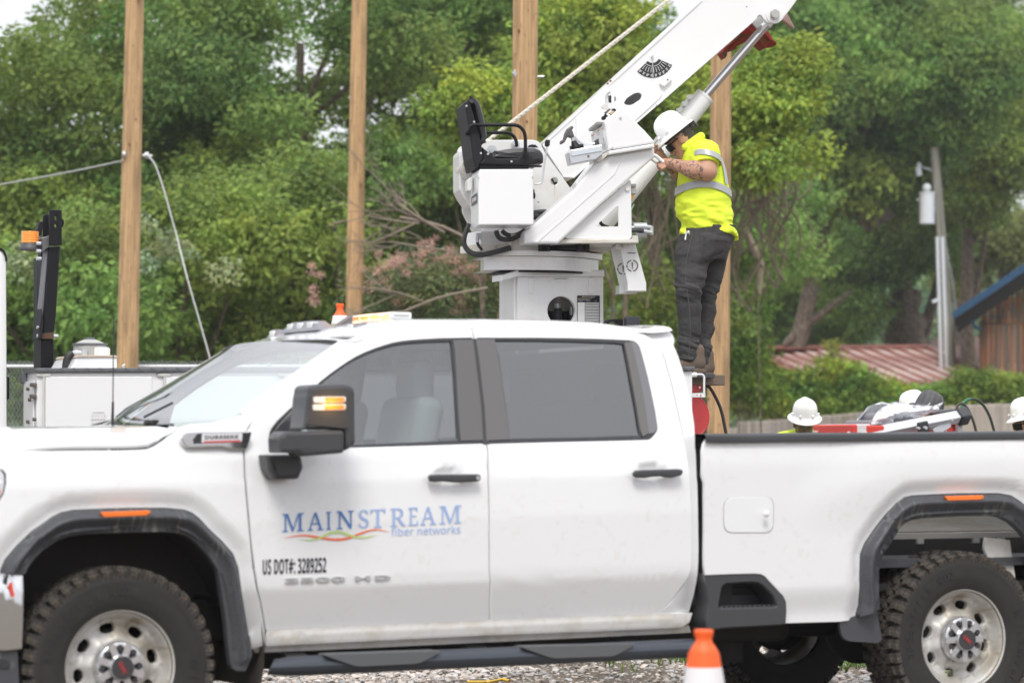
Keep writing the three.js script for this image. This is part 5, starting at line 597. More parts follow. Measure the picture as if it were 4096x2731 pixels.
// ---------- digger derrick truck behind the pickup ----------
const derrick = thing('derrick_truck', 'white digger derrick truck with raised boom and operator seat', 'utility truck', V3(3.4, 0, -6.25));
{
  const smudge = dataTex(256, 256, (u, v) => { const k = smooth(0.55, 0.8, tnoise(u, v, 5, 5, 3)), r = smooth(0.76, 0.86, tnoise(u, v, 60, 2, 7)); return [0.98 - 0.045 * k - 0.03 * r, 0.98 - 0.055 * k - 0.04 * r, 0.975 - 0.075 * k - 0.06 * r]; });
  const wp = phy(col(0.82, 0.815, 0.81), 0.4, { clearcoat: 0.6, clearcoatRoughness: 0.12, map: smudge }), wpc = phy(col(0.83, 0.83, 0.83), 0.38, { clearcoat: 0.6, clearcoatRoughness: 0.1 });
  const grimeT = dataTex(256, 256, (u, v) => { const k = smooth(0.35, 0.75, tnoise(u, v, 6, 5, 3)), r = smooth(0.7, 0.85, tnoise(u, v, 40, 3, 7)); return [0.95 - 0.07 * k - 0.1 * r, 0.94 - 0.085 * k - 0.13 * r, 0.92 - 0.11 * k - 0.18 * r]; });
  const wpg = phy(col(0.76, 0.75, 0.73), 0.5, { map: grimeT }), black = phy(col(0.009, 0.009, 0.011), 0.45, { specularIntensity: 0.5 }), blackMat = phy(col(0.016, 0.016, 0.018), 0.55, { specularIntensity: 0.5 }), vinyl = std(col(0.03, 0.031, 0.034), 0.42), hose = std(col(0.03, 0.03, 0.03), 0.5), tread = std(col(0.12, 0.125, 0.135), 0.6), galv = std(col(0.62, 0.64, 0.66), 0.35, { metalness: 0.6 }), redP = phy(col(0.52, 0.03, 0.03), 0.4, { clearcoat: 0.4 }), amberL = phy(col(0.9, 0.3, 0.02), 0.2, { clearcoat: 1, emissive: col(0.9, 0.3, 0.02), emissiveIntensity: 0.12 }), rustM = std(col(0.8, 0.75, 0.7), 0.85, { map: dataTex(128, 128, (u, v) => { const k = smooth(0.4, 0.62, tnoise(u, v, 5, 4, 3)); return [lerp(0.62, 0.55, k), lerp(0.2, 0.36, k), lerp(0.15, 0.24, k)]; }) }), wood = std(col(0.16, 0.12, 0.09), 0.9);
  const pz = (l, z) => onZ(l, z), PL = (par, nm, l, z, depth, m, holes = [], bev = 0.005, rad = 0) => part(par, nm, plate(rad ? roundPoly(pz(l, z), rad, 4) : pz(l, z), depth, holes, bev), m);
  // cab and chassis
  const cab = PL(derrick, 'cab', D1('-900,372 -60,372 0,382 22,398 38,432 43,475 46,1000 48,1900 -900,1900'), -5.05, 2.3, wpc, [], 0.03); PL(cab, 'rear_seal', D1('-20,374 4,378 26,394 42,432 44,462 38,462 34,436 18,404 0,390 -20,384'), -5.045, 2.2, black, [], 0.002); PL(cab, 'grab_handle', D1('46,1186 56,1192 57,1322 46,1330'), -5.2, 0.05, black);
  part(derrick, 'chassis', [box(-2, 6.1, 0.75, 0.98, -6.0, -5.9), box(-2, 6.1, 0.75, 0.98, -6.6, -6.5), box(1.9, 5.5, 1.28, 1.34, -7.2, -5.4)], blackMat);
  { const w = new THREE.Group(); w.name = 'wheel'; const lt = (p, s = 40) => new THREE.LatheGeometry(p.map(([r, z]) => new THREE.Vector2(r, z)), s).rotateX(Math.PI / 2), a = shadowed(new THREE.Mesh(lt([[0.28, -0.13], [0.42, -0.14], [0.5, -0.12], [0.51, 0], [0.5, 0.12], [0.42, 0.14], [0.28, 0.13]]), rubber)); a.name = 'tyre'; const b = shadowed(new THREE.Mesh(lt([[0.02, 0.02], [0.15, 0.03], [0.2, -0.02], [0.26, -0.02], [0.285, 0.12], [0.29, 0.13]]), wpg)); b.name = 'rim'; w.add(a, b);
    for (const [x, z] of [[-0.9, -5.3], [3.6, -5.32], [4.75, -5.32], [-0.9, -7.2], [3.6, -7.2], [4.75, -7.2]]) { const c = w.clone(); c.position.set(x - 3.4, 0.5, z + 6.25); if (z < -6) c.rotation.y = Math.PI; derrick.add(c); } }
  // service body with compartments
  const zB = -5.0, botA = atZ(A1(300, 1600), zB).y; const bl = atZ(A1(312, 620), zB), br = atZ(E6(742, 364), zB);
  const bodyM = part(derrick, 'service_body', [plate([V3(bl.x, 0.72, zB), V3(br.x, 0.78, zB), V3(br.x, br.y, zB), V3(bl.x, bl.y, zB)], 0.25, [], 0.006), plate([V3(bl.x + 0.5, 0.72, zB - 0.245), V3(br.x, 0.78, zB - 0.245), V3(br.x, br.y, zB - 0.245), V3(bl.x + 0.5, bl.y, zB - 0.245)], 0.25, [], 0.006), plate([V3(bl.x + 1.2, 0.72, -7.0), V3(br.x, 0.78, -7.0), V3(br.x, br.y - 0.02, -7.0), V3(bl.x + 1.2, bl.y - 0.02, -7.0)], 0.5, [], 0.006)], wpc);
  { const tl = atZ(A1(288, 582), zB), tr = atZ(E6(756, 286), zB), t2 = atZ(A1(290, 622), zB), t3 = atZ(E6(756, 362), zB); part(bodyM, 'treadplate_top', plate([V3(t2.x, t2.y, zB + 0.025), V3(t3.x, t3.y, zB + 0.025), V3(tr.x, tr.y, zB + 0.025), V3(tl.x, tl.y, zB + 0.025)], 0.28, [], 0.008), tread); const kn = []; for (let i = 0; i < 110; i++) { const t = i / 110, p = tl.clone().lerp(tr, t), q = t2.clone().lerp(t3, t), y = lerp(q.y, p.y, i % 2 ? 0.32 : 0.68), s = new THREE.BoxGeometry(0.028, 0.006, 0.004); s.rotateZ(i % 2 ? 0.6 : -0.6); kn.push(s.translate(p.x, y, zB + 0.026)); } part(bodyM, 'tread_pattern', kn, tread, { kind: 'stuff' }); }
  const dB = (x0, x1) => { const a = atZ(A1(x0, 654), zB), b = atZ(A1(x1, 654), zB); return plate([V3(a.x, 0.85, zB + 0.012), V3(b.x, 0.85, zB + 0.012), V3(b.x, b.y, zB + 0.012), V3(a.x, a.y, zB + 0.012)], 0.03, [], 0.006); };
  for (const [a, b] of [[380, 1294], [1408, 2330], [2440, 3350], [3460, 4100]]) part(bodyM, 'compartment_door', dB(a, b), wpc); for (const x of [365, 1397, 2430, 3450]) { const a = atZ(A1(x, 656), zB); part(bodyM, 'hinge', [rod(V3(a.x, 0.85, zB + 0.014), V3(a.x, a.y, zB + 0.014), 0.007), box(a.x - 0.045, a.x + 0.045, a.y + 0.0, a.y + 0.022, zB, zB + 0.016, 0.006)], std(col(0.6, 0.59, 0.56), 0.4)); }
  { const q = (x, y) => { const w = atZ(A1(x, y), zB); w.z = zB + 0.0145; return w; }; const tx = canvasTex(256, 256, (c, w, h) => { c.fillStyle = '#e9e8e6'; c.fillRect(0, 0, w, h); c.fillStyle = '#444'; c.strokeStyle = '#777'; c.font = 'bold 17px serif'; c.textAlign = 'center'; c.fillText('CRANE HAND SIGNALS', 128, 14, 200); for (let j = 0; j < 4; j++) for (let i = 0; i < 5; i++) { const x = i * 51, y = 22 + j * 60; c.strokeRect(x + 1, y, 49, 57); c.lineWidth = 3; c.beginPath(); c.arc(x + 30, y + 12, 5, 0, 6.3); c.moveTo(x + 30, y + 18); c.lineTo(x + 28, y + 38); c.moveTo(x + 30, y + 22); c.lineTo(x + 10 + (i * 7) % 12, y + 14 + (j * 9) % 14); c.stroke(); c.lineWidth = 1; for (let k = 0; k < 3; k++) c.fillRect(x + 5, y + 42 + k * 5, 36 - (k * i) % 12, 2); } }); part(bodyM, 'signal_chart', quadPlate(q(770, 1200), q(898, 1200), q(898, 955), q(770, 955)), std(0xffffff, 0.6, { map: tx })); }
  // front end of the body, set back from the doors
  { const a = atZ(A1(222, 662), -5.25), x0 = a.x; part(bodyM, 'end_panel', box(bl.x - 0.014, bl.x - 0.004, 0.85, bl.y - 0.05, -5.235, -5.03, 0.003), wpc); part(bodyM, 'corner_guard', box(bl.x - 0.03, bl.x + 0.02, bl.y - 0.06, bl.y + 0.004, -5.26, -5.2, 0.006), tread); part(bodyM, 'latch', [[236, 760], [250, 852], [236, 1040], [290, 1020]].map(([x, y]) => { const c = atX(A1(x, y), bl.x - 0.02); return disc(c, 0.011, 0.02, V3(1, 0, 0)); }).concat([[280, 725], [278, 822]].map(([x, y]) => { const c = atX(A1(x, y), bl.x - 0.02); return box(c.x - 0.015, c.x + 0.015, c.y - 0.012, c.y + 0.012, c.z - 0.03, c.z + 0.03); })), std(col(0.16, 0.14, 0.12), 0.5, { metalness: 0.5 })); }
  // hydraulic tank
  const z6 = -5.55, tank = part(derrick, 'hydraulic_tank', [plate(pz(A1('592,600 663,486 998,490 1000,600'), z6), 0.45, [], 0.008)], wpc); PL(tank, 'rusty_lid', A1('655,490 672,470 985,472 1008,484 1008,492'), z6 + 0.01, 0.47, std(col(0.5, 0.42, 0.34), 0.8)); { const c = atZ(A1(765, 440), z6 - 0.2); part(tank, 'filter_housing', [disc(c, 0.105, 0.075, V3(0, 1, 0)), rod(V3(c.x, c.y + 0.05, c.z), V3(c.x, c.y + 0.075, c.z), 0.1, 0.04)], std(col(0.42, 0.42, 0.4), 0.5)); part(tank, 'filter_rim', [disc(V3(c.x, c.y + 0.045, c.z), 0.112, 0.012, V3(0, 1, 0)), disc(V3(c.x, c.y + 0.08, c.z), 0.032, 0.016, V3(0, 1, 0))], std(col(0.15, 0.16, 0.17), 0.5)); const e = atZ(A1(858, 443), z6 - 0.12); part(tank, 'filler_cap', [disc(e, 0.053, 0.058, V3(0, 1, 0), 20), ...Array.from({ length: 12 }, (_, k) => box(e.x + Math.cos(k * 0.5236) * 0.052 - 0.006, e.x + Math.cos(k * 0.5236) * 0.052 + 0.006, e.y - 0.026, e.y + 0.022, e.z + Math.sin(k * 0.5236) * 0.052 - 0.006, e.z + Math.sin(k * 0.5236) * 0.052 + 0.006, 0.002))], wpc); part(tank, 'fitting', [rod(atZ(A1(615, 455), z6 - 0.1), atZ(A1(700, 452), z6 - 0.1), 0.017), disc(atZ(A1(645, 455), z6 - 0.1), 0.022, 0.02, V3(1, 0, 0)), disc(atZ(A1(712, 460), z6 - 0.1), 0.024, 0.05, V3(0, 1, 0))], galv); part(tank, 'suction_hose', tube(A1('615,455 590,470 568,510 558,560 552,640').map((p) => atZ(p, z6 - 0.1)), 0.024, 20, 8), hose); }
  { const c = atZ(A1(1052, 568), z6); part(bodyM, 'wing_bolt', [rod(V3(c.x, c.y - 0.03, c.z), V3(c.x, c.y + 0.005, c.z), 0.006), beam(V3(c.x - 0.012, c.y, c.z), V3(c.x + 0.012, c.y + 0.014, c.z), 0.008, 0.01)], galv); }
  // boom rest with beacon
  const zr = -6.1, rest = PL(derrick, 'boom_rest', D1('254,952 334,952 336,1400 256,1400'), zr, 0.14, black); PL(rest, 'rear_post', D1('234,440 250,440 262,1400 234,1400'), zr - 0.25, 0.1, black); PL(rest, 'inner_post', D1('254,400 268,300 276,420 276,960 262,960'), zr - 0.12, 0.08, black); PL(rest, 'upright', D1('302,372 376,366 350,800 334,950 262,950 268,830'), zr + 0.02, 0.15, black, [], 0.012); PL(rest, 'upright_edge', D1('296,380 304,374 272,830 262,948 246,948 250,830'), zr + 0.005, 0.1, std(col(0.14, 0.14, 0.15), 0.4)); PL(rest, 'cradle_plate', D1('308,139 385,139 386,360 308,364'), zr + 0.05, 0.02, black, [ellipse(atZ(D1(346, 190), zr + 0.05), 0.008, 0.013), ellipse(atZ(D1(346, 238), zr + 0.05), 0.008, 0.011)]); PL(rest, 'cradle_plate', D1('268,176 278,168 308,168 308,300 268,310'), zr - 0.1, 0.02, black); PL(rest, 'cradle_base', D1('262,318 308,300 310,366 268,402 262,400'), zr + 0.02, 0.14, std(col(0.12, 0.12, 0.125), 0.4)); PL(rest, 'roller', D1('385,190 398,205 400,225 392,246 385,252'), zr, 0.03, black); PL(rest, 'hinge_plate', D1('262,760 270,830 262,948 242,948 250,860'), zr + 0.06, 0.16, blackMat); PL(rest, 'rust_patch', D1('262,915 334,905 334,948 262,948'), zr + 0.0225, 0.004, std(col(0.1, 0.055, 0.03), 0.8), [], 0); part(rest, 'bolt', [[242, 878], [242, 930], [346, 932], [238, 350], [238, 398], [240, 445]].map(([x, y]) => disc(atZ(D1(x, y), zr + 0.02), 0.012, 0.03, V3(1, 0, 0))), galv); PL(rest, 'lamp_arm', D1('232,262 244,212 268,212 268,250 256,300 232,300'), zr - 0.05, 0.06, blackMat);
  { const c = atZ(D1(186, 312), zr - 0.05), h = 73 / 1.5678 * 19 / FP, r = 54 / 1.5678 * 19 / FP; part(rest, 'beacon_lamp', [disc(c, r, h, V3(0, 1, 0), 32), ...[-1, -0.5, 0, 0.5, 1].map((k) => new THREE.TorusGeometry(r, 0.0035, 6, 32).rotateX(Math.PI / 2).translate(c.x, c.y + k * h * 0.42, c.z))], amberL); part(rest, 'beacon_base', [rod(V3(c.x, c.y - h * 0.5 - 0.035, c.z), V3(c.x, c.y - h * 0.5, c.z), r * 1.32, r * 0.98, 24), disc(V3(c.x, c.y - h * 0.5 - 0.04, c.z), r * 1.36, 0.012, V3(0, 1, 0), 24)], std(col(0.06, 0.06, 0.065), 0.5)); }
  // pedestal
  const zp = -5.9, hole = ellipse(atZ(C3(1077, 1430), zp), 139 / 2.4122 * 20.4 / FP * 1.08, 139 / 2.4122 * 20.4 / FP, 36), slot = roundPoly(pz(C3('985,1108 1163,1108 1150,1130 1005,1132'), zp), 0.012, 3);
  const ped = PL(derrick, 'pedestal', C3('655,1100 1482,1098 1486,2200 655,2200'), zp, 0.03, wp, [hole, slot], 0.006); { const a = atZ(C3(655, 1100), zp), b = atZ(C3(515, 1130), zp - 0.33), c = atZ(C3(1484, 1100), zp), h0 = 0.9; const pl = (p, q, y0, y1) => { const d = q.clone().sub(p).setY(0), n = V3(-d.z, 0, d.x).normalize(); return beam(V3(p.x, (y0 + y1) / 2, p.z), V3(q.x, (y0 + y1) / 2, q.z), 0.03, y1 - y0, V3(0, 1, 0), 0.004); }; part(ped, 'pedestal_side', [pl(V3(a.x, 0, zp - 0.03), V3(b.x, 0, zp - 0.36), h0, a.y), pl(V3(b.x, 0, zp - 0.36), V3(b.x + 0.16, 0, zp - 0.6), h0, a.y), pl(V3(c.x - 0.02, 0, zp - 0.03), V3(c.x - 0.02, 0, zp - 0.6), h0, a.y)], wp); part(ped, 'pedestal_back', box(b.x + 0.16, c.x, h0, a.y, zp - 0.66, zp - 0.62), wpg);
    const lh = C3('580,1505 585,1470 600,1375 612,1355 625,1360 632,1400 630,1460 615,1508').map((p, i) => { const t = (p[0] - C3(655, 0)[0]) / (C3(515, 0)[0] - C3(655, 0)[0]); return atZ(p, zp - 0.015 - 0.33 * t + 0.02); }); const lg = new THREE.BufferGeometry(); lg.setAttribute('position', new THREE.Float32BufferAttribute(lh.flatMap((p) => [p.x, p.y, p.z]), 3)); lg.setIndex(Array.from({ length: lh.length - 2 }, (_, i) => [0, i + 1, i + 2]).flat()); lg.computeVertexNormals(); part(ped, 'hand_hole', lg, std(col(0.16, 0.14, 0.12), 0.8)); }
  PL(ped, 'top_flange', C3('520,1082 660,1035 1492,1036 1495,1098 655,1100 500,1142 500,1084'), zp + 0.03, 0.16, wp, [], 0.008); for (const l of ['760,1110 808,1110 808,1262 795,1272 772,1268 760,1250', '1342,1110 1388,1110 1388,1250 1378,1268 1352,1270 1340,1258']) PL(ped, 'stiffener', C3(l), zp + 0.006, 0.01, wp);
  part(ped, 'hydraulic_swivel', [rod(atZ(C3(1038, 1360), zp - 0.2), atZ(C3(1038, 1600), zp - 0.2), 0.021), rod(atZ(C3(1172, 1390), zp - 0.25), atZ(C3(1172, 1600), zp - 0.25), 0.016)], galv); part(ped, 'hydraulic_hose', [rod(atZ(C3(1040, 1405), zp - 0.19), atZ(C3(1042, 1700), zp - 0.19), 0.028), rod(atZ(C3(1172, 1470), zp - 0.24), atZ(C3(1172, 1700), zp - 0.24), 0.02)], hose); part(ped, 'swivel_drum', rod(atZ(C3(1040, 1300), zp - 0.4), atZ(C3(1040, 1440), zp - 0.4), 0.14), std(col(0.32, 0.31, 0.28), 0.4, { metalness: 0.5 })); part(ped, 'pump', rod(atZ(C3(1040, 1450), zp - 0.4), atZ(C3(1040, 1700), zp - 0.4), 0.12), blackMat);
  { const q = (x, y, z = zp + 0.004) => atZ(C3(x, y), z); const tx = canvasTex(256, 320, (c, w, h) => { c.fillStyle = '#15161b'; c.fillRect(0, 0, w, h); c.fillStyle = '#e8e8ea'; c.font = 'bold 17px serif'; c.textAlign = 'center'; c.fillText('INSPECTION DATE RECORD', 128, 20, 150); c.font = '9px sans-serif'; for (let k = 0; k < 4; k++) c.fillRect(8, 28 + k * 8, 170 - k * 18, 2); c.fillStyle = '#d8c04a'; c.fillRect(8, 28, 150, 2); c.fillStyle = '#fff'; ['ANNUAL', 'DIELECTRIC', 'STRUCT.'].forEach((s, i) => c.fillText(s, 42 + i * 85, 66, 70)); c.fillStyle = '#f1f1ef'; c.fillRect(6, 76, 80, 240); for (let k = 0; k < 14; k++) c.fillRect(90, 80 + k * 17, 158, 9); c.fillStyle = '#bbb'; for (let k = 0; k < 20; k++) c.fillRect(6, 76 + k * 12, 80, 1); }); part(ped, 'inspection_plate', quadPlate(q(1228, 1560), q(1446, 1560), q(1446, 1282), q(1228, 1282)), std(0xffffff, 0.4, { map: tx })); }
  // turntable
  { const cT = atZ(C3(905, 950), -6.25), r = 0.5; const y0 = atZ(C3(1000, 1040), -5.78).y, y1 = atZ(C3(1000, 912), -5.78).y, y2 = atZ(C3(1000, 858), -5.78).y; const x0 = atZ(C3(328, 960), -5.95).x, x1 = atZ(C3(1465, 960), -5.9).x, cx = (x0 + x1) / 2; const band = (xa, xb, ya, yb, zf, bow) => { const rows = [], n = 20; for (let i = 0; i <= n; i++) { const t = i / n, z = zf + bow * (1 - (2 * t - 1) ** 2); rows.push([V3(lerp(xa + 0.1, xb, t), ya, z - 0.4), V3(lerp(xa, xb, t), ya, z), V3(lerp(xa, xb, t), yb, z), V3(lerp(xa + 0.1, xb, t), yb, z - 0.4)]); } const g = loftGrid(rows).toNonIndexed(); g.computeVertexNormals(); return [g, quadPlate(V3(xa + 0.16, ya, zf - 0.4), V3(xa, ya, zf), V3(xa, yb, zf), V3(xa + 0.16, yb, zf - 0.4)), quadPlate(V3(xb, ya, zf), V3(xb, ya, zf - 0.55), V3(xb, yb, zf - 0.55), V3(xb, yb, zf))]; };
    const tt = part(derrick, 'turntable', [...band(x0, x1, y0, y1, -5.95, 0.2), ...band(x0 - 0.01, x1 + 0.03, y1 + 0.003, y2, -5.95, 0.23)], wp); part(tt, 'bearing_gap', band(x0 + 0.12, x1 - 0.06, y0 - 0.012, y0, -5.96, 0.18), black); for (const [x, y, lab, up] of [[1055, 996, 'ALIGN', 0], [1095, 1052, 'ALIGN', 1]]) { const z = up ? zp + 0.034 : -5.755, q = (a, b) => atZ(C3(a, b), z); PL(tt, 'align_sticker', (up ? C3(`${x - 36},${y + 14} ${x + 36},${y + 14} ${x + 36},${y - 10} ${x},${y - 18} ${x - 36},${y - 10}`) : C3(`${x - 36},${y - 14} ${x + 36},${y - 14} ${x + 36},${y + 8} ${x},${y + 17} ${x - 36},${y + 8}`)), z, 0.004, std(col(0.03, 0.03, 0.03), 0.5), [], 0); part(tt, 'lettering', lettering(lab, 'sans_regular', q(x - 29, y + 7), q(x + 29, y + 7), 0.022, V3(0, 1, 0), 0.002), std(col(0.7, 0.7, 0.7), 0.5)); }
    const m0 = atZ(C3(330, 850), -5.95), m1 = atZ(C3(585, 680), -5.95); part(tt, 'swing_motor', [plate(pz(C3('298,842 300,660 470,655 590,800 590,850'), -5.95), 0.3, [], 0.006)], wp); part(tt, 'motor_flange', plate(pz(C3('296,850 298,782 590,782 590,852'), -5.94), 0.34, [], 0.006), wpg); }
  // the turret is swung round from the truck's own axis
  FRAME = { q: V3(5.0, 0, -6.1), a: THREE.MathUtils.degToRad(-16.5) };
  // hoses below the console
  const hs = (l, z, r) => part(derrick, 'hydraulic_hose', tube(C3(l).map((p) => atZ(p, z)), r, 40, 8), hose); hs('186,590 160,660 140,735 142,785 165,830 215,868 290,884 390,868 480,845 585,815', -5.75, 0.014); hs('178,600 152,670 132,745 136,795 160,842 210,880 290,896 390,880 480,857 585,827', -5.72, 0.014); hs('446,655 455,695 480,728 530,742 600,735 665,705 730,665', -5.7, 0.017); hs('500,655 540,690 600,705 660,690 740,640', -5.78, 0.016); hs('262,690 262,760 275,800 310,845', -5.8, 0.01); hs('800,490 850,482 940,480 1000,500', -5.9, 0.02); hs('800,520 840,520 890,545 870,580 820,590', -5.88, 0.022); hs('1445,560 1460,590 1490,612 1530,625', -5.75, 0.012); part(derrick, 'hose_fitting', [rod(atZ(C3(264, 680), -5.8), atZ(C3(264, 770), -5.8), 0.012), rod(atZ(C3(290, 680), -5.82), atZ(C3(290, 740), -5.82), 0.01)], galv);
  // turret uprights, winch guard, bolts
  const zt = -6.02, turret = PL(derrick, 'turret', [...C2('375,770 395,728 440,700 1270,697 1340,714 1378,752 1440,880 1500,960 1660,1180 1790,1365'), ...C3('1000,560 700,860 420,860 330,700 200,440 190,300')], zt, 0.03, wp, [ellipse(atZ(C2(1560, 1250), zt), 0.026, 0.026), ellipse(atZ(C2(1343, 1537), zt), 0.006, 0.006)]); part(turret, 'far_upright', plate(pz([...C2('375,770 395,728 440,700 1270,697 1340,714 1378,752 1440,880 1500,960 1660,1180 1790,1365'), ...C3('1000,560 700,860 420,860 330,700 200,440 190,300')], zt - 0.02).map((p) => V3(p.x, p.y, zt - 0.42)), 0.03), wp);
  PL(turret, 'winch_guard', C2('288,900 298,850 330,820 390,805 500,810 600,1300 620,1560 420,1568 345,1460 292,1360'), zt - 0.06, 0.32, wp, [], 0.012); part(turret, 'winch_drum', disc(atZ(C2(440, 1090), zt - 0.05), 0.08, 0.3), wpg); PL(turret, 'guard_bracket', C2('398,1240 420,1210 470,1205 470,1280 440,1372 410,1380 396,1350'), zt + 0.1, 0.12, wp); for (const [x, y, r] of [[1040, 760, 58], [722, 842, 76]]) part(turret, 'pin_washer', [disc(atZ(C2(x, y), zt + 0.006), r / 3.3357 * 20.3 / FP, 0.012), disc(atZ(C2(x, y), zt + 0.02), r * 0.45 / 3.3357 * 20.3 / FP, 0.03, V3(0, 0, 1), 6)], galv); PL(turret, 'grease_port', C2('1200,792 1220,770 1260,758 1310,765 1345,798'), zt + 0.004, 0.006, blackMat, [], 0.001); PL(turret, 'rust_streak', C2('1558,1302 1572,1302 1568,1450 1563,1450'), zt + 0.0012, 0.002, std(col(0.62, 0.48, 0.38), 0.8), [], 0);
  // boom
  const zb = -6.1, boomOut = C1('758,1045 800,1000 1220,622 1905,2 2500,-540 3060,-540 2343,95 1865,508 1436,876 985,1276 905,1270 895,1255'), slotH = roundPoly(pz(C1('1338,738 1362,704 1418,668 1458,662 1477,682 1470,716 1410,756 1380,764 1346,757'), zb), 0.012, 3), circH = ellipse(atZ(C1(1253, 716), zb), 0.032, 0.027);
  const boom = PL(derrick, 'boom', boomOut, zb, 0.02, wpc, [slotH, circH], 0.004); part(boom, 'boom_far_plate', plate(pz(boomOut, zb).map((p) => V3(p.x, p.y, zb - 0.34)), 0.02), wpc); { const pp = (l) => pz(C1(l), zb), top = pp('780,1022 3060,-1060'), bot = pp('985,1272 2343,92'); const cap = (a, b) => { const d = b.clone().sub(a).normalize(), L = b.clone().addScaledVector(d, 0); return beam(V3(a.x, a.y, zb - 0.18), V3(L.x, L.y, zb - 0.18), 0.375, 0.014, V3(0, 1, 0), 0.003); }; part(boom, 'boom_top', cap(pp('785,1020 1905,3')[0], pp('785,1020 1905,3')[1]), wpc); part(boom, 'boom_bottom', [cap(bot[0], bot[1]), cap(pp('905,1270 985,1275')[0], pp('905,1270 985,1275')[1])], wpc); }
  PL(boom, 'doubler_plate', C1('1222,628 1580,641 1612,655 1620,680 1610,702 1575,735 1438,862 1200,1070 1000,1090 1000,850'), zb + 0.012, 0.014, wpc, [slotH.map((p) => V3(p.x, p.y, zb + 0.012)), circH.map((p) => V3(p.x, p.y, zb + 0.012))], 0.004); PL(boom, 'lower_rail', C1('1578,752 1850,520 1866,508 1868,514 1590,760'), zb + 0.02, 0.05, wpc); PL(boom, 'lower_rail', C1('905,1266 985,1268 1436,868 1440,880 988,1284 905,1278'), zb + 0.012, 0.05, wpc); PL(boom, 'sensor_box', C1('1605,598 1660,545 1690,560 1688,578 1640,625 1612,612'), zb + 0.03, 0.03, wpc, [], 0.006); part(boom, 'rivet', [[1661, 573], [2231, 48]].map(([x, y]) => disc(atZ(C1(x, y), zb + 0.032), 0.004, 0.006)), black); part(boom, 'drip_bolt', [disc(atZ(C1(1248, 583), zb), 0.006, 0.02), disc(atZ(C1(1228, 602), zb), 0.006, 0.02)], rustM);
  { // angle gauge
    const z = zb + 0.004, c0 = C1(1551, 405), pt = (a, r) => atZ([c0[0] + Math.cos(a) * r / 1.8023, c0[1] + Math.sin(a) * r / 1.8023], z); const a0 = 0.42, a1 = 2.36, sec = []; for (let i = 0; i <= 16; i++) sec.push(pt(lerp(a0, a1, i / 16), 155)); for (let i = 16; i >= 0; i--) sec.push(pt(lerp(a0, a1, i / 16), 48)); const gg = part(boom, 'angle_gauge', plate(sec, 0.003, [], 0), std(col(0.025, 0.025, 0.028), 0.5)); const lw = std(col(0.75, 0.75, 0.74), 0.5), ticks = []; for (let i = 0; i < 10; i++) { const a = lerp(a0 + 0.12, a1 - 0.12, i / 9); const p = pt(a, 82), q = pt(a, 118); p.z = q.z = z + 0.001; ticks.push(beam(p, q, 0.003, 0.002, V3(0, 0, 1), 0)); } const arc = []; for (let i = 0; i < 16; i++) { const p = pt(lerp(a0, a1, i / 16), 72), q = pt(lerp(a0, a1, (i + 1) / 16), 72); ticks.push(beam(p.setZ(z + 0.001), q.setZ(z + 0.001), 0.003, 0.002, V3(0, 0, 1), 0)); } part(gg, 'tick', ticks, lw); ['-20°', '-10°', '0°', '15°', '30°', '45', '60°', '70°', '80°'].forEach((s, i) => { const a = lerp(a0 + 0.1, a1 - 0.1, i / 8), p = pt(a + 0.06, 149), q = pt(a - 0.06, 149); p.z = q.z = z + 0.0008; part(gg, 'numeral', lettering(s, 'sans_bold', p, q, 0.019, q.clone().sub(p).cross(V3(0, 0, 1)).multiplyScalar(-1).normalize(), 0.0008), lw); }); part(gg, 'pointer', [beam(atZ(C1(1551, 408), z + 0.012), atZ(C1(1556, 566), z + 0.012), 0.004, 0.003, V3(0, 0, 1), 0), disc(atZ(C1(1551, 408), z + 0.01), 0.009, 0.02)], galv); }
  // lift cylinder
  { const zc2 = -6.3, a = atZ(C3(1380, 720), zc2), b = atZ(C1(1932, 690), zc2), pin = atZ(C7(1045, 150), zc2), d = b.clone().sub(a).normalize(); const cyl = part(derrick, 'lift_cylinder', [rod(a, b, 0.068, 0.068, 28), rod(b.clone().addScaledVector(d, -0.02), b, 0.071, 0.071, 28)], wpc); part(cyl, 'chrome_rod', [rod(b, pin.clone().addScaledVector(d, -0.06), 0.031, 0.031, 24)], std(col(0.78, 0.78, 0.8), 0.09, { metalness: 1 })); part(cyl, 'rod_eye', [rod(pin.clone().addScaledVector(d, -0.1), pin.clone().addScaledVector(d, -0.03), 0.036), disc(pin, 0.06, 0.1)], wpc); const n = V3(-d.y, d.x, 0); part(cyl, 'hydraulic_line', [rod(a.clone().addScaledVector(n, 0.082).addScaledVector(d, 0.25), b.clone().addScaledVector(n, 0.082).addScaledVector(d, -0.1), 0.011), ...[0.08, 0.14, 0.2].map((t) => box(-0.02, 0.02, -0.018, 0.018, -0.02, 0.02).translate(b.x - d.x * t + n.x * 0.078, b.y - d.y * t + n.y * 0.078, b.z))], wpc);
    PL(boom, 'cylinder_ear', C7('860,168 880,158 905,165 930,200 970,238 1030,250 1085,238 1125,200 1200,110 1300,-30 1040,-30 940,70'), zb + 0.02, 0.03, wpc, [], 0.006); part(boom, 'pin_nut', [disc(atZ(C7(1043, 150), zb + 0.035), 0.037, 0.04, V3(0, 0, 1), 6), disc(atZ(C7(1048, 145), zb + 0.06), 0.027, 0.02)], std(col(0.55, 0.54, 0.5), 0.3, { metalness: 0.9 })); part(boom, 'pin_boss', disc(atZ(C7(1043, 150), zb + 0.024), 0.062, 0.012), wpc); part(boom, 'far_ear', plate(pz(C7('860,168 905,165 970,238 1030,250 1125,200 1300,-30 1040,-30'), zb).map((p) => V3(p.x, p.y, zb - 0.3)), 0.03), wpc); }
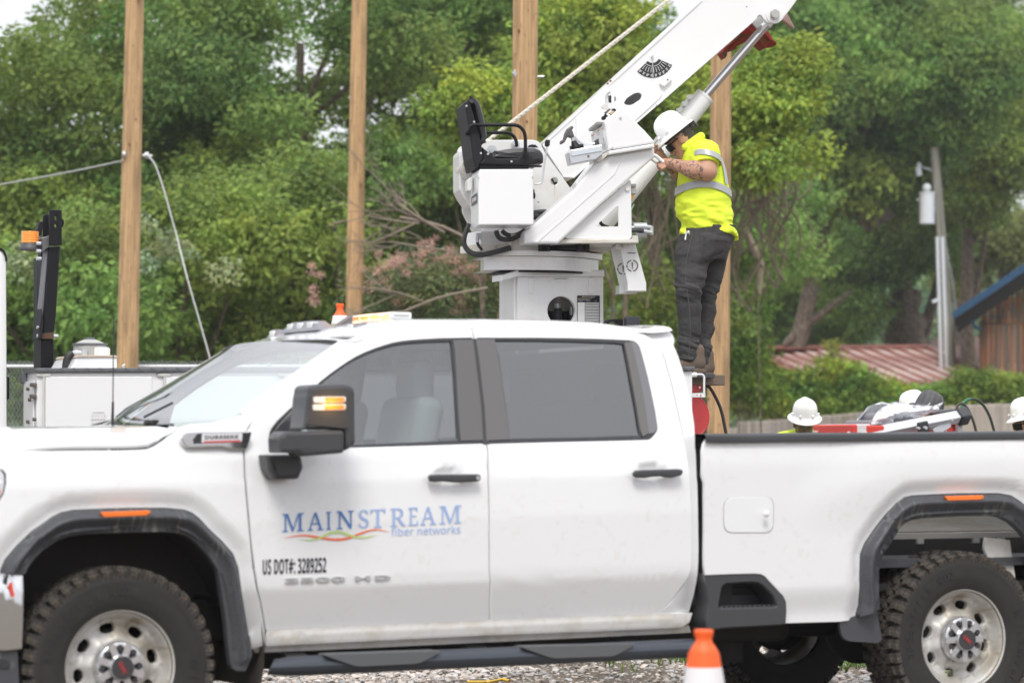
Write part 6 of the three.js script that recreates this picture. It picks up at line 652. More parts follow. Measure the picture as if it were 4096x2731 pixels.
  // auger stowed beyond the boom
  { const za = -6.55, au = PL(derrick, 'auger', C7('488,545 545,470 600,425 660,350 720,300 800,255 900,330 830,380 750,430 650,480 655,500 600,520 552,530 545,560 532,604'), za, 0.16, rustM, [], 0.02); PL(au, 'auger_tooth', C7('488,545 552,532 548,575 533,604'), za + 0.02, 0.04, std(col(0.16, 0.07, 0.04), 0.8)); PL(au, 'auger_flight', C7('840,420 905,370 960,318 1000,350 1030,400 1074,445 1068,466 1000,472 960,480 940,506 915,490 900,470'), za, 0.18, rustM, [], 0.02); part(au, 'auger_hub', [disc(atZ(C7(825, 262), za + 0.02), 0.055, 0.2)], std(col(0.45, 0.06, 0.05), 0.6)); PL(au, 'red_flight', C7('690,330 740,290 800,300 860,330 800,345 740,350'), za + 0.025, 0.06, std(col(0.5, 0.05, 0.04), 0.6)); PL(au, 'red_flight', C7('940,350 980,320 1010,380 1040,425 1000,420'), za + 0.025, 0.06, std(col(0.5, 0.05, 0.04), 0.6)); PL(au, 'auger_point', C7('1125,205 1180,138 1256,285 1250,294 1238,294'), za, 0.05, std(col(0.45, 0.3, 0.26), 0.7), [], 0.008); }
  // winch rope, braided
  { const a = atZ(C1(330, 1040), -6.25), b = atZ(C1(2300, -495), -6.25), strands = []; for (let k = 0; k < 4; k++) { const pts = [], n = 260, d = b.clone().sub(a), L = d.length(); d.normalize(); const s = V3(-d.y, d.x, 0), u = V3(0, 0, 1), dirn = k % 2 ? 1 : -1; for (let i = 0; i <= n; i++) { const t = i / n, an = dirn * t * L / 0.085 * 6.2832 + k * 1.5708; pts.push(a.clone().lerp(b, t).addScaledVector(s, Math.cos(an) * 0.0065).addScaledVector(u, Math.sin(an) * 0.0065)); } strands.push(new THREE.TubeGeometry(new THREE.CatmullRomCurve3(pts), 520, 0.0085, 5, false)); } part(derrick, 'winch_rope', strands, std(col(0.66, 0.61, 0.52), 0.95)); }
  // diagonal console arm with braced plate
  const zm = -5.5, arm = PL(derrick, 'console_arm', [...C3('722,770 722,680 740,652 1200,258'), ...C4('380,845 530,775 1046,690 1057,760 1045,800 765,1045 420,1350'), ...C3('1052,774 1040,781 735,781')], zm, 0.34, wpc, [], 0.016); PL(arm, 'pressed_rib', [...C3('820,770 1560,120'), ...C4('690,760 710,756'), ...C3('1590,118 850,770')], zm + 0.004, 0.01, wpc, [], 0.003); PL(derrick, 'brace_plate', C3('1735,166 1750,182 1756,720 1735,741 1130,738 1100,715 1110,700'), zm - 0.06, 0.02, wpc, [roundPoly(pz(C3('1402,615 1420,590 1602,415 1632,415 1637,624 1412,624'), zm - 0.06), 0.012, 3)], 0.005, 0.012); PL(derrick, 'console_deck', C3('730,778 1100,738 1760,738 1765,704 1818,706 1825,776'), zm - 0.04, 0.5, wpg, [], 0.006); PL(derrick, 'turret_base_box', C3('592,858 592,690 728,690 728,790 860,790 850,858'), zm - 0.25, 0.5, wpg); PL(derrick, 'turret_base_rail', C3('860,788 1560,790 1545,858 850,858'), zm - 0.45, 0.3, wpg); part(derrick, 'swing_gear', [disc(atZ(C3(1160, 810), zm - 0.3), 0.13, 0.05, V3(0, 1, 0)), ...[880, 940, 1250, 1320].map((x) => disc(atZ(C3(x, 812), zm - 0.15), 0.02, 0.06, V3(0, 1, 0)))], blackMat); part(derrick, 'brace_bolt', disc(atZ(C3(1712, 252), zm - 0.055), 0.014, 0.02), wpc);
  PL(derrick, 'amber_reflector', C3('1750,235 1790,232 1785,300 1760,365 1752,365'), zm - 0.1, 0.04, std(col(0.75, 0.36, 0.06), 0.4)); part(derrick, 'reflector_clamp', [box(-0.018, 0.018, -0.02, 0.02, -0.02, 0.02).translate(...atZ(C3(1768, 278), zm - 0.11).toArray()), box(-0.018, 0.018, -0.012, 0.012, -0.02, 0.02).translate(...atZ(C3(1768, 224), zm - 0.11).toArray())], dullSteel); PL(derrick, 'release_lever', C3('1750,445 1775,400 1783,405 1765,440 1752,458'), zm - 0.1, 0.015, galv);
  part(derrick, 'valve_cluster', [rod(atZ(C3(1752, 628), zm - 0.1), atZ(C3(1780, 628), zm - 0.1), 0.014), rod(atZ(C3(1775, 617), zm - 0.1), atZ(C3(1898, 617), zm - 0.1), 0.026), rod(atZ(C3(1898, 620), zm - 0.1), atZ(C3(1945, 625), zm - 0.1), 0.014), rod(atZ(C3(1800, 690), zm - 0.12), atZ(C3(1895, 692), zm - 0.12), 0.024), rod(atZ(C3(1870, 660), zm - 0.08), atZ(C3(1950, 676), zm - 0.08), 0.013), disc(atZ(C3(1945, 655), zm - 0.1), 0.014, 0.06, V3(0, 1, 0))], galv); part(derrick, 'valve_hose', tube(C3('1752,660 1800,655 1870,658').map((p) => atZ(p, zm - 0.08)), 0.012, 10, 8), hose);
  // hanging foot brackets
  for (const [l, z, cx, cy] of [['1636,790 1792,786 1896,1166 1897,1240 1716,1240 1716,1166', zm - 0.2, 1760, 995], ['1545,792 1650,790 1726,1166 1810,1180 1810,1262 1636,1264 1636,1185', zm - 0.34, 1672, 1025]]) { const b = PL(derrick, 'foot_bracket', C3(l), z, 0.012, wpc, [], 0.004); const ar = (a0, a1, r0, r1) => { const o = []; for (let i = 0; i <= 10; i++) { const a = lerp(a0, a1, i / 10); o.push(C3(cx + Math.cos(a) * r1, cy + Math.sin(a) * r1)); } for (let i = 10; i >= 0; i--) { const a = lerp(a0, a1, i / 10); o.push(C3(cx + Math.cos(a) * r0, cy + Math.sin(a) * r0)); } return o; }; for (const [a0, a1] of [[-1.4, 1.4], [1.75, 2.6], [3.5, 4.5], [2.75, 3.3]]) PL(b, 'cut_emblem', ar(a0, a1, 46, 58), z + 0.002, 0.003, std(col(0.17, 0.16, 0.14), 0.8), [], 0); PL(b, 'cut_emblem', C3(`${cx - 8},${cy - 32} ${cx + 8},${cy - 32} ${cx + 2},${cy + 34} ${cx - 2},${cy + 34}`), z + 0.002, 0.003, std(col(0.17, 0.16, 0.14), 0.8), [], 0); PL(b, 'foot_lip', C3(cx > 1700 ? '1716,1166 1896,1166 1897,1240 1716,1240' : '1636,1185 1810,1180 1810,1262 1636,1264'), z - 0.004, 0.14, wpc); } PL(derrick, 'barcode_label', C3('1716,868 1794,868 1794,877 1716,877'), zm - 0.197, 0.003, std(col(0.1, 0.1, 0.12), 0.6), [], 0); part(derrick, 'bracket_pin', [disc(atZ(C3(1605, 815), zm - 0.2), 0.018, 0.16), disc(atZ(C3(1670, 795), zm - 0.22), 0.02, 0.2)], wpg);
  // console box under the seat
  const zk = -5.38, con = PL(derrick, 'control_console', C3('276,110 290,64 788,62 804,82 808,600 640,600 276,602'), zk, 0.36, wpc, [], 0.008); { const x = atZ(C3(276, 300), zk).x, q = (px, py) => { const p = atX(C3(px, py), x - 0.004); return p; }; const tx = canvasTex(256, 128, (c, w, h) => { c.fillStyle = '#2f3a3c'; c.fillRect(0, 0, w, h); c.fillStyle = '#c22a23'; c.beginPath(); c.moveTo(0, 0); c.lineTo(34, 0); c.lineTo(20, h); c.lineTo(0, h); c.fill(); c.fillStyle = '#fff'; c.fillRect(42, 34, 30, 60); c.fillStyle = '#2f3a3c'; c.fillRect(50, 44, 14, 14); c.fillRect(50, 70, 14, 14); c.fillStyle = '#fff'; c.font = 'bold 66px sans-serif'; c.textBaseline = 'middle'; c.fillText('TEREX', 82, 66, 160); }); part(con, 'maker_plate', quadPlate(q(205, 422), q(258, 390), q(258, 290), q(203, 335)), std(0xffffff, 0.4, { map: tx })); PL(con, 'seat_hinge', C3('180,155 215,140 215,250 190,275 168,268 168,180'), zk - 0.2, 0.1, wp); part(con, 'console_screw', [[797, 135], [270, 140]].map(([a, b]) => disc(atZ(C3(a, b), zk), 0.006, 0.02)), galv); }
  // operator seat
  const zs = -5.42, sw = 0.44, seat = PL(derrick, 'operator_seat', C2('562,1012 616,948 600,795 702,882 790,942 1072,942 1140,868 1208,866 1272,936 1332,942 1332,1012 1220,1032 570,1022'), zs, sw, blackMat, [], 0.01); PL(seat, 'back_frame', C2('362,205 402,166 425,182 470,320 520,490 560,640 592,790 616,948 562,1012 545,1066 506,1070 470,930 430,620 400,440'), zs, sw, blackMat, [], 0.01); PL(seat, 'back_cushion', C2('402,164 438,142 498,140 548,164 588,250 628,400 655,540 667,640 660,680 636,716 594,770 572,650 540,460 500,265 470,200 430,172'), zs - 0.012, sw - 0.024, vinyl, [], 0.03, 0.01); PL(seat, 'seat_cushion', C2('706,872 800,842 900,822 1000,806 1180,796 1300,800 1370,826 1412,872 1425,930 1420,1000 1390,1016 1332,1004 900,950 790,942'), zs - 0.012, sw - 0.024, vinyl, [], 0.03, 0.01); PL(seat, 'seat_base', C2('560,1030 1222,1032 1220,1082 552,1082'), zs - 0.03, sw - 0.08, blackMat); PL(seat, 'adjust_lever', C2('1222,1040 1392,1036 1398,1048 1390,1060 1222,1058'), zs - 0.05, 0.03, black); const at2 = (l, z) => C2(l).map((p) => atZ(p, z)); part(seat, 'armrest', tube([atZ(C2(385, 612), zs - 0.2), ...at2('388,604 412,560 440,512 480,500 620,500 980,500 1060,506 1110,532 1150,580 1170,650 1173,760 1173,935', zs + 0.03)], 0.0118, 90, 10), black); part(seat, 'armrest', tube(at2('640,602 780,602 900,602 960,612 1010,645 1045,700 1060,790', zs - sw - 0.02), 0.0118, 60, 10), black); part(seat, 'seat_bolt', [[487, 457], [672, 886], [986, 986], [578, 876], [385, 245]].map(([x, y]) => disc(atZ(C2(x, y), zs + 0.004), 0.007, 0.012)), galv);
  part(derrick, 'console_lever', [tube(C2('1285,1285 1350,1285 1385,1270 1400,1230 1420,1080 1445,900 1465,775').map((p) => atZ(p, zk + 0.02)), 0.006, 50, 8)], galv); PL(derrick, 'lever_knob', C2('1440,720 1450,695 1490,692 1505,710 1500,770 1480,790 1450,785 1438,765'), zk + 0.03, 0.032, blackMat, [], 0.006); PL(derrick, 'switch', C2('1280,1355 1296,1358 1298,1400 1310,1420 1306,1478 1280,1480'), zk - 0.02, 0.04, black);
  // control cabinet
  const zk2 = -5.45, cabn = PL(derrick, 'control_cabinet', C4('486,402 560,320 660,222 672,226 840,392 940,490 1045,606 1046,632 780,676 522,716 500,560'), zk2, 0.34, wpc, [], 0.012); PL(cabn, 'lower_lip', C4('524,722 780,682 1047,638 1048,684 800,724 540,766 528,762'), zk2 + 0.012, 0.36, wpc, [], 0.01); part(cabn, 'screw', [[662, 342], [570, 688]].map(([x, y]) => disc(atZ(C4(x, y), zk2 + 0.004), 0.008, 0.012)), galv); { const x = atZ(C4(486, 402), zk2).x; const q = (px, py, z) => atZ(C4(px, py), z), a = q(500, 404, zk2 - 0.01), b = q(522, 720, zk2 - 0.01), c = q(318, 525, zk2 - 0.36), d = q(340, 640, zk2 - 0.36); const tx = canvasTex(256, 256, (g, w, h) => { g.fillStyle = '#efeeec'; g.fillRect(0, 0, w, h); for (const [x2, y2, cc] of [[10, 60, '#c9706c'], [100, 40, '#e3c35a'], [180, 50, '#c9706c'], [180, 150, '#b9b8b5']]) { g.fillStyle = cc; g.fillRect(x2, y2, 44, 30); g.fillStyle = '#b7b6b3'; for (let k = 0; k < 10; k++) g.fillRect(x2, y2 + 38 + k * 7, 40 - (k * 13) % 17, 3); } }); part(cabn, 'control_panel', quadPlate(d, b, a, c), std(0xffffff, 0.5, { map: tx })); part(cabn, 'lever_slot', quadPlate(q(362, 662, zk2 - 0.2), q(440, 650, zk2 - 0.05), q(432, 578, zk2 - 0.05), q(372, 618, zk2 - 0.2)).translate(-0.012, 0, 0.004), black); PL(cabn, 'panel_foot', C4('380,818 395,800 470,758 528,735 530,765 440,838 395,852'), zk2 - 0.02, 0.25, wpg); }
  part(cabn, 'guard_handle', tube(C4('512,250 508,170 506,95 520,62 545,42 565,55 574,90 576,170 578,245').map((p, i) => atZ(p, zk2 - 0.15 + i * 0.012)), 0.011, 40, 8), wpc); part(cabn, 'pressure_gauge', [disc(atZ(C4(477, 220), zk2 - 0.12), 0.017, 0.02)], std(col(0.7, 0.69, 0.66), 0.3)); part(cabn, 'toggle_switch', [rod(atZ(C4(480, 305), zk2 - 0.05), atZ(C4(512, 332), zk2 - 0.05), 0.008), disc(atZ(C4(470, 348), zk2 - 0.05), 0.014, 0.03), disc(atZ(C4(585, 262), zk2 - 0.06), 0.013, 0.03)], blackMat); PL(cabn, 'gauge_plate', C4('482,282 540,234 556,248 500,302'), zk2 - 0.05, 0.03, std(col(0.12, 0.1, 0.07), 0.5)); PL(cabn, 'gauge_block', C4('530,290 570,262 600,270 560,312'), zk2 - 0.04, 0.03, std(col(0.5, 0.38, 0.26), 0.5)); part(cabn, 'hour_meter', beam(atZ(C4(345, 485), zk2 - 0.3), atZ(C4(440, 405), zk2 - 0.1), 0.06, 0.02), std(col(0.3, 0.28, 0.27), 0.4));
  const box2 = PL(derrick, 'lever_box', C2('1748,870 1775,832 1790,828 2190,758 2205,892 2110,962 1790,1022 1778,1018'), zk2 + 0.02, 0.14, galv, [], 0.006); PL(box2, 'lever_box_lid', C2('1780,838 2192,768 2200,850 1800,918 1788,905'), zk2 + 0.026, 0.15, std(col(0.7, 0.74, 0.78), 0.3, { metalness: 0.5 }), [], 0.004); part(box2, 'rivet', disc(atZ(C2(2015, 912), zk2 + 0.024), 0.007, 0.01), wood); const js = PL(derrick, 'joystick', C2('1700,610 1730,550 1790,508 1815,515 1818,540 1800,560 1830,640 1822,662 1780,672 1750,655 1735,665 1700,730 1660,755 1640,745 1645,710 1680,690'), zk2 - 0.02, 0.045, std(col(0.1, 0.095, 0.095), 0.5), [], 0.012); part(js, 'joystick_stem', [rod(atZ(C2(1812, 720), zk2 - 0.04), atZ(C2(1800, 650), zk2 - 0.04), 0.012)], galv); part(js, 'joystick_boot', [rod(atZ(C2(1850, 800), zk2 - 0.04), atZ(C2(1812, 712), zk2 - 0.04), 0.035, 0.014), rod(atZ(C2(1770, 812), zk2 - 0.04), atZ(C2(1945, 778), zk2 - 0.04), 0.016)], black); part(js, 'linkage', [tube(C2('1830,655 1890,710 1960,748 2100,735').map((p) => atZ(p, zk2 - 0.05)), 0.005, 20, 6), tube(C2('1830,680 1900,735 1970,762 2100,748').map((p) => atZ(p, zk2 - 0.04)), 0.005, 20, 6)], galv);
  // grab handle the worker holds
  part(derrick, 'grab_handle', tube([atZ(C4(1040, 770), zm - 0.02), atZ(C4(1068, 780), zm - 0.02), atZ(C4(1120, 822), zm - 0.02), atZ(C4(1170, 862), zm - 0.02), atZ(C4(1185, 880), zm - 0.04), atZ(C4(1160, 885), zm - 0.1), atZ(C4(1100, 868), zm - 0.14), atZ(C4(1060, 840), zm - 0.14), atZ(C4(1010, 805), zm - 0.14)], 0.0125, 60, 10), wpc);
  FRAME = null;
  // rear corner: hose reel, guard, step
  const zr2 = -5.12, reel = part(derrick, 'hose_reel', [disc(atZ(E6(690, 1160), zr2 - 0.14), 0.147, 0.012, V3(0, 0, 1), 40), new THREE.TorusGeometry(0.147, 0.008, 8, 40).translate(...atZ(E6(690, 1160), zr2 - 0.14).toArray()), disc(atZ(E6(690, 1160), zr2 - 0.34), 0.147, 0.012, V3(0, 0, 1), 40), disc(atZ(E6(690, 1160), zr2 - 0.24), 0.07, 0.2)], redP); PL(reel, 'reel_bracket', E6('700,560 745,540 800,533 850,545 885,575 905,620 903,680 875,730 850,748 700,750'), zr2 - 0.1, 0.05, redP, [], 0.006); PL(reel, 'reel_arm', E6('815,540 870,478 965,462 972,690 905,700 880,640'), zr2 - 0.16, 0.03, redP, [], 0.005); PL(reel, 'bracket_rib', E6('830,530 900,478 922,480 865,545'), zr2 - 0.14, 0.03, redP); PL(reel, 'bracket_rib', E6('870,600 925,545 928,570 905,600'), zr2 - 0.14, 0.03, redP); part(reel, 'bolt', [[792, 588], [858, 652]].map(([x, y]) => disc(atZ(E6(x, y), zr2 - 0.095), 0.0085, 0.02, V3(0, 0, 1), 6)), galv); part(reel, 'bolt_washer', [[792, 588], [858, 652]].map(([x, y]) => disc(atZ(E6(x, y), zr2 - 0.098), 0.0135, 0.006)), redP);
  const gd = part(derrick, 'tube_guard', tube(E6('760,428 860,424 900,425 930,440 945,470 946,560 945,765').map((p) => atZ(p, zr2)), 0.0075, 50, 8), wpc); part(gd, 'guard_nut', [disc(atZ(E6(778, 430), zr2), 0.019, 0.022, V3(1, 0, 0), 6), disc(atZ(E6(752, 432), zr2), 0.014, 0.03, V3(1, 0, 0))], wpc); PL(gd, 'guard_strap', E6('700,752 970,748 968,822 700,824'), zr2 + 0.004, 0.006, wpc, [ellipse(atZ(E6(828, 788), zr2 + 0.004), 0.005, 0.005, 12)], 0.002); part(gd, 'strap_bolt', disc(atZ(E6(888, 788), zr2 + 0.005), 0.005, 0.006), redP); PL(derrick, 'rear_upright', E6('974,458 990,458 992,640 975,690'), zr2 - 0.2, 0.03, black); part(derrick, 'reel_hose', tube(E6('985,610 1030,640 1080,705 1130,790 1180,890 1230,1010 1270,1150 1300,1300 1335,1490 1360,1700').map((p) => atZ(p, zr2 - 0.2)), 0.0115, 60, 8), hose);
  { const y = atZ(E6(800, 478), -5.2).y; part(derrick, 'tail_deck', [box(5.35, 5.98, y - 0.05, y + 0.02, -7.1, -5.2, 0.006)], wood); part(derrick, 'tail_frame', [box(5.2, 5.95, 0.8, y - 0.06, -6.7, -5.75, 0.02)], blackMat); }
  PL(derrick, 'black_bracket', A3('1118,205 1135,180 1160,165 1200,160 1268,162 1272,260 1225,260 1222,190 1180,182 1150,190 1140,260 1118,260'), -5.3, 0.05, black); PL(derrick, 'black_bracket', A3('1300,150 1312,140 1400,138 1411,150 1411,300 1300,300'), -5.25, 0.05, std(col(0.04, 0.042, 0.05), 0.5));
}
// traffic cones
function cone(label, top, h, rTop, bandY) {
  const t = thing('traffic_cone', label, 'traffic cone', V3(top.x, top.y - h, top.z)), y0 = top.y - h, org = phy(col(0.95, 0.13, 0.02), 0.5), R0 = 0.15, rad = (s) => lerp(R0, rTop * 1.25, s), L = (prof) => new THREE.LatheGeometry(prof.map(([r, y]) => new THREE.Vector2(r, y)), 36).translate(top.x, y0, top.z);
  const neck = 1 - 0.055 / h, sh = 1 - 0.085 / h, b1 = 1 - bandY[0] / h, b2 = 1 - bandY[1] / h;
  part(t, 'body', L([[0, h], [rTop * 0.95, h], [rTop, h - 0.006], [rTop, h - 0.018], [rTop * 0.86, h - 0.028], [rTop * 0.86, h - 0.045], [rTop * 1.2, h * neck - 0.006], [rad(sh), h * sh], [rad(0.02), 0.03]]), org); part(t, 'reflective_collar', L([[rad(b1) + 0.002, h * b1], [rad(b2) + 0.003, h * b2]]), std(col(0.78, 0.76, 0.77), 0.5)); part(t, 'base', box(top.x - 0.19, top.x + 0.19, y0, y0 + 0.03, top.z - 0.19, top.z + 0.19, 0.012), std(col(0.03, 0.03, 0.03), 0.8)); return t;
}
cone('orange traffic cone with white collar standing on the gravel beside the pickup', atD(B3(1728, 1165), 10.9), 0.71, 0.035, [0.135, 0.33]);
cone('small orange and white traffic cone riding on the derrick truck deck', atZ(A2(768, 30), -5.75), 0.71, 0.026, [0.078, 0.3]);
// ---------- people ----------
function surfaceNets(f, lo, hi, h, colorAt) {
  const n = [0, 1, 2].map((k) => Math.ceil((hi[k] - lo[k]) / h) + 1), [nx, ny, nz] = n, F = new Float32Array(nx * ny * nz), id = (i, j, k) => i + nx * (j + ny * k);
  for (let k = 0; k < nz; k++) for (let j = 0; j < ny; j++) for (let i = 0; i < nx; i++) F[id(i, j, k)] = f(lo[0] + i * h, lo[1] + j * h, lo[2] + k * h);
  const vid = new Int32Array(nx * ny * nz).fill(-1), pos = [], idx = [];
  for (let k = 0; k < nz - 1; k++) for (let j = 0; j < ny - 1; j++) for (let i = 0; i < nx - 1; i++) {
    let m = 0; const v = []; for (let c = 0; c < 8; c++) { const q = F[id(i + (c & 1), j + ((c >> 1) & 1), k + (c >> 2))]; v.push(q); if (q < 0) m |= 1 << c; } if (m === 0 || m === 255) continue;
    let x = 0, y = 0, z = 0, w = 0; for (let a = 0; a < 8; a++) for (let b = 0; b < 3; b++) { const c = a | (1 << b); if (c === a) continue; if ((v[a] < 0) !== (v[c] < 0)) { const t = v[a] / (v[a] - v[c]), p = [a & 1, (a >> 1) & 1, a >> 2]; p[b] += t; x += p[0]; y += p[1]; z += p[2]; w++; } }
    vid[id(i, j, k)] = pos.length / 3; pos.push(lo[0] + (i + x / w) * h, lo[1] + (j + y / w) * h, lo[2] + (k + z / w) * h);
  }
  const quad = (a, b, c, d, flip) => { if (a < 0 || b < 0 || c < 0 || d < 0) return; flip ? idx.push(a, c, b, a, d, c) : idx.push(a, b, c, a, c, d); };
  for (let k = 1; k < nz - 1; k++) for (let j = 1; j < ny - 1; j++) for (let i = 1; i < nx - 1; i++) { const a = F[id(i, j, k)] < 0; if (a !== F[id(i + 1, j, k)] < 0) quad(vid[id(i, j - 1, k - 1)], vid[id(i, j, k - 1)], vid[id(i, j, k)], vid[id(i, j - 1, k)], !a); if (a !== F[id(i, j + 1, k)] < 0) quad(vid[id(i - 1, j, k - 1)], vid[id(i - 1, j, k)], vid[id(i, j, k)], vid[id(i, j, k - 1)], !a); if (a !== F[id(i, j, k + 1)] < 0) quad(vid[id(i - 1, j - 1, k)], vid[id(i, j - 1, k)], vid[id(i, j, k)], vid[id(i - 1, j, k)], !a); }
  const nor = [], e = h * 0.6, cl = [], uv = []; for (let i = 0; i < pos.length; i += 3) { const [x, y, z] = [pos[i], pos[i + 1], pos[i + 2]]; let a = f(x + e, y, z) - f(x - e, y, z), b = f(x, y + e, z) - f(x, y - e, z), c = f(x, y, z + e) - f(x, y, z - e); const L = Math.hypot(a, b, c) || 1; nor.push(a / L, b / L, c / L); uv.push(x + z * 0.5, y); if (colorAt) cl.push(...colorAt(x, y, z)); }
  const g = new THREE.BufferGeometry(); g.setAttribute('position', new THREE.Float32BufferAttribute(pos, 3)); g.setAttribute('normal', new THREE.Float32BufferAttribute(nor, 3)); g.setAttribute('uv', new THREE.Float32BufferAttribute(uv, 2)); if (colorAt) g.setAttribute('color', new THREE.Float32BufferAttribute(cl, 3)); g.setIndex(idx); return g;
}
const smin = (a, b, k) => { const h = Math.max(k - Math.abs(a - b), 0) / k; return Math.min(a, b) - h * h * k * 0.25; };
const cap = (x, y, z, a, b, ra, rb) => { const bx = b[0] - a[0], by = b[1] - a[1], bz = b[2] - a[2], px = x - a[0], py = y - a[1], pz = z - a[2], t = clamp((px * bx + py * by + pz * bz) / (bx * bx + by * by + bz * bz + 1e-9)); return Math.hypot(px - bx * t, py - by * t, pz - bz * t) - (ra + (rb - ra) * t); };
const ell = (x, y, z, c, r) => { const a = (x - c[0]) / r[0], b = (y - c[1]) / r[1], d = (z - c[2]) / r[2], k = Math.sqrt(a * a + b * b + d * d); return (k - 1) * Math.min(r[0], r[1], r[2]); };
const chain = (pts) => (x, y, z, k = 0.03) => { let d = 9; for (let i = 0; i < pts.length - 1; i++) d = i ? smin(d, cap(x, y, z, pts[i], pts[i + 1], pts[i][3], pts[i + 1][3]), k) : cap(x, y, z, pts[i], pts[i + 1], pts[i][3], pts[i + 1][3]); return d; };
const bounds = (pts, m) => [[0, 1, 2].map((k) => Math.min(...pts.map((p) => p[k] - p[3])) - m), [0, 1, 2].map((k) => Math.max(...pts.map((p) => p[k] + p[3])) + m)];
function joinColored(list) { const P = [], N = [], C = [], U = [], I = []; for (const g of list) { const o = P.length / 3; for (const v of g.attributes.position.array) P.push(v); for (const v of g.attributes.normal.array) N.push(v); for (const v of g.attributes.color.array) C.push(v); for (const v of g.attributes.uv.array) U.push(v); for (const v of g.index.array) I.push(v + o); } const g = new THREE.BufferGeometry(); g.setAttribute('position', new THREE.Float32BufferAttribute(P, 3)); g.setAttribute('normal', new THREE.Float32BufferAttribute(N, 3)); g.setAttribute('color', new THREE.Float32BufferAttribute(C, 3)); g.setAttribute('uv', new THREE.Float32BufferAttribute(U, 2)); g.setIndex(I); return g; }

const headF = (x, y, z) => { const s = Math.abs(z); let d = ell(x, y, z, [-0.008, 0.03, 0], [0.1, 0.1, 0.077]); d = smin(d, ell(x, y, z, [0.03, -0.035, 0], [0.066, 0.085, 0.058]), 0.03); d = smin(d, cap(x, y, s, [0.01, -0.075, 0.042], [0.07, -0.103, 0.012], 0.022, 0.024), 0.03); d = smin(d, cap(x, y, z, [0.093, 0.0, 0], [0.108, -0.044, 0], 0.009, 0.013), 0.014); d = smin(d, ell(x, y, s, [0.102, -0.05, 0.012], [0.012, 0.009, 0.009]), 0.008); d = smin(d, ell(x, y, s, [0.082, 0.014, 0.03], [0.018, 0.011, 0.026]), 0.012); d = Math.max(d, -(Math.hypot(x - 0.103, y + 0.012, s - 0.031) - 0.014) + 0) ; d = smin(d, Math.hypot(x - 0.083, y + 0.012, s - 0.031) - 0.0125, 0.004); d = smin(d, ell(x, y, z, [0.088, -0.073, 0], [0.012, 0.006, 0.023]), 0.008); d = smin(d, ell(x, y, z, [0.086, -0.084, 0], [0.012, 0.007, 0.02]), 0.008); d = smin(d, ell(x, y, s, [-0.008, -0.008, 0.079], [0.027, 0.034, 0.009]), 0.008); return smin(d, cap(x, y, z, [-0.022, -0.06, 0], [-0.055, -0.19, 0], 0.058, 0.064), 0.03); };
const tattoo = (x, y, z, f) => { const n = fbm(x * f, y * f, z * f, 2), m = fbm(x * f * 0.5 + 9, y * f * 0.5, z * f * 0.5, 2); return Math.abs(n - 0.5) < 0.05 || (m > 0.63 && n > 0.5); };
const headGeo = (skin, hair, ink) => surfaceNets(headF, [-0.16, -0.27, -0.11], [0.14, 0.15, 0.11], 0.0042, (x, y, z) => { if (y > 0.022 + 0.5 * (x - 0.03) && x < 0.062 && (Math.abs(z) < 0.075 || y > 0.03)) return hair; if (y < -0.02 && x < 0.01 && y < -0.055 - x && x < -0.01 + 0.02 && y > -0.06 && Math.abs(z) < 0.06) return hair; if (ink && y < -0.045 && x < 0.02 && tattoo(x, y, z, 55)) return [0.12, 0.1, 0.1]; const n = 0.94 + 0.12 * fbm(x * 60, y * 60, z * 60, 2), lip = Math.abs(y + 0.078) < 0.011 && x > 0.08 && Math.abs(z) < 0.022 ? 1 : 0; return [skin[0] * n, skin[1] * n * (1 - 0.15 * lip), skin[2] * n * (1 - 0.1 * lip)]; });
// full-brim hard hat, local: x forward, y up, origin at the middle of the brim
function hardHat(o = {}) {
  const N = 48, rows = [], prof = [[1.32, -0.022], [1.33, -0.014], [1.18, -0.003], [1.02, 0.006], [0.985, 0.02], [0.965, 0.045], [0.92, 0.075], [0.83, 0.1], [0.68, 0.12], [0.48, 0.134], [0.25, 0.141], [0.0, 0.143]];
  for (const [r, y] of prof) rows.push(Array.from({ length: N + 1 }, (_, i) => { const a = i / N * 6.2832, c = Math.cos(a), s = Math.sin(a), rx = 0.113 * r * (r > 1.05 && c > 0 ? 1.05 : 1), rz = 0.103 * r, ridge = 0.008 * smooth(0.028, 0.012, Math.abs(rz * s)) * smooth(0.03, 0.07, y); return V3(rx * c, y + ridge - (r > 1.05 ? 0.006 * c * c * Math.sign(c) : 0), rz * s); })); const g = [loftGrid(rows)];
  const inner = rows.map((r) => r.map((p) => V3(p.x * 0.965, p.y - 0.003, p.z * 0.965))); g.push(loftGrid(inner.slice(2))); g.push(loftGrid([rows[0], rows[0].map((p) => V3(p.x * 0.9, p.y + 0.008, p.z * 0.9)), inner[2]]));
  for (const [a, e] of [[0.5, 0.03], [-0.5, 0.03], [1.3, 0.028], [-1.3, 0.028]]) g.push(box(-0.012, 0.012, -0.008, 0.008, -0.008, 0.008, 0.003).rotateY(-a).translate(Math.cos(a) * 0.12, e, Math.sin(a) * 0.105));
  for (const s of [-1, 1]) g.push(tube([V3(0.085, 0.05, s * 0.062), V3(0.06, 0.095, s * 0.055), V3(0.03, 0.11, s * 0.05)], 0.0025, 10, 5)); return merge(g);
}
const hatWhite = phy(col(0.84, 0.84, 0.83), 0.3, { clearcoat: 0.5 }), hatGrey = phy(col(0.75, 0.75, 0.76), 0.6, { map: dataTex(128, 128, (u, v) => { const k = (Math.floor(u * 48) % 2) * 0.05; const g = 0.31 + k; return [g, g, g * 1.01]; }) }), strapM = std(col(0.03, 0.03, 0.032), 0.6), skinMat = phy(0xffffff, 0.55, { vertexColors: true }), lensM = phy(col(0.012, 0.012, 0.014), 0.35, { specularIntensity: 0.4 });
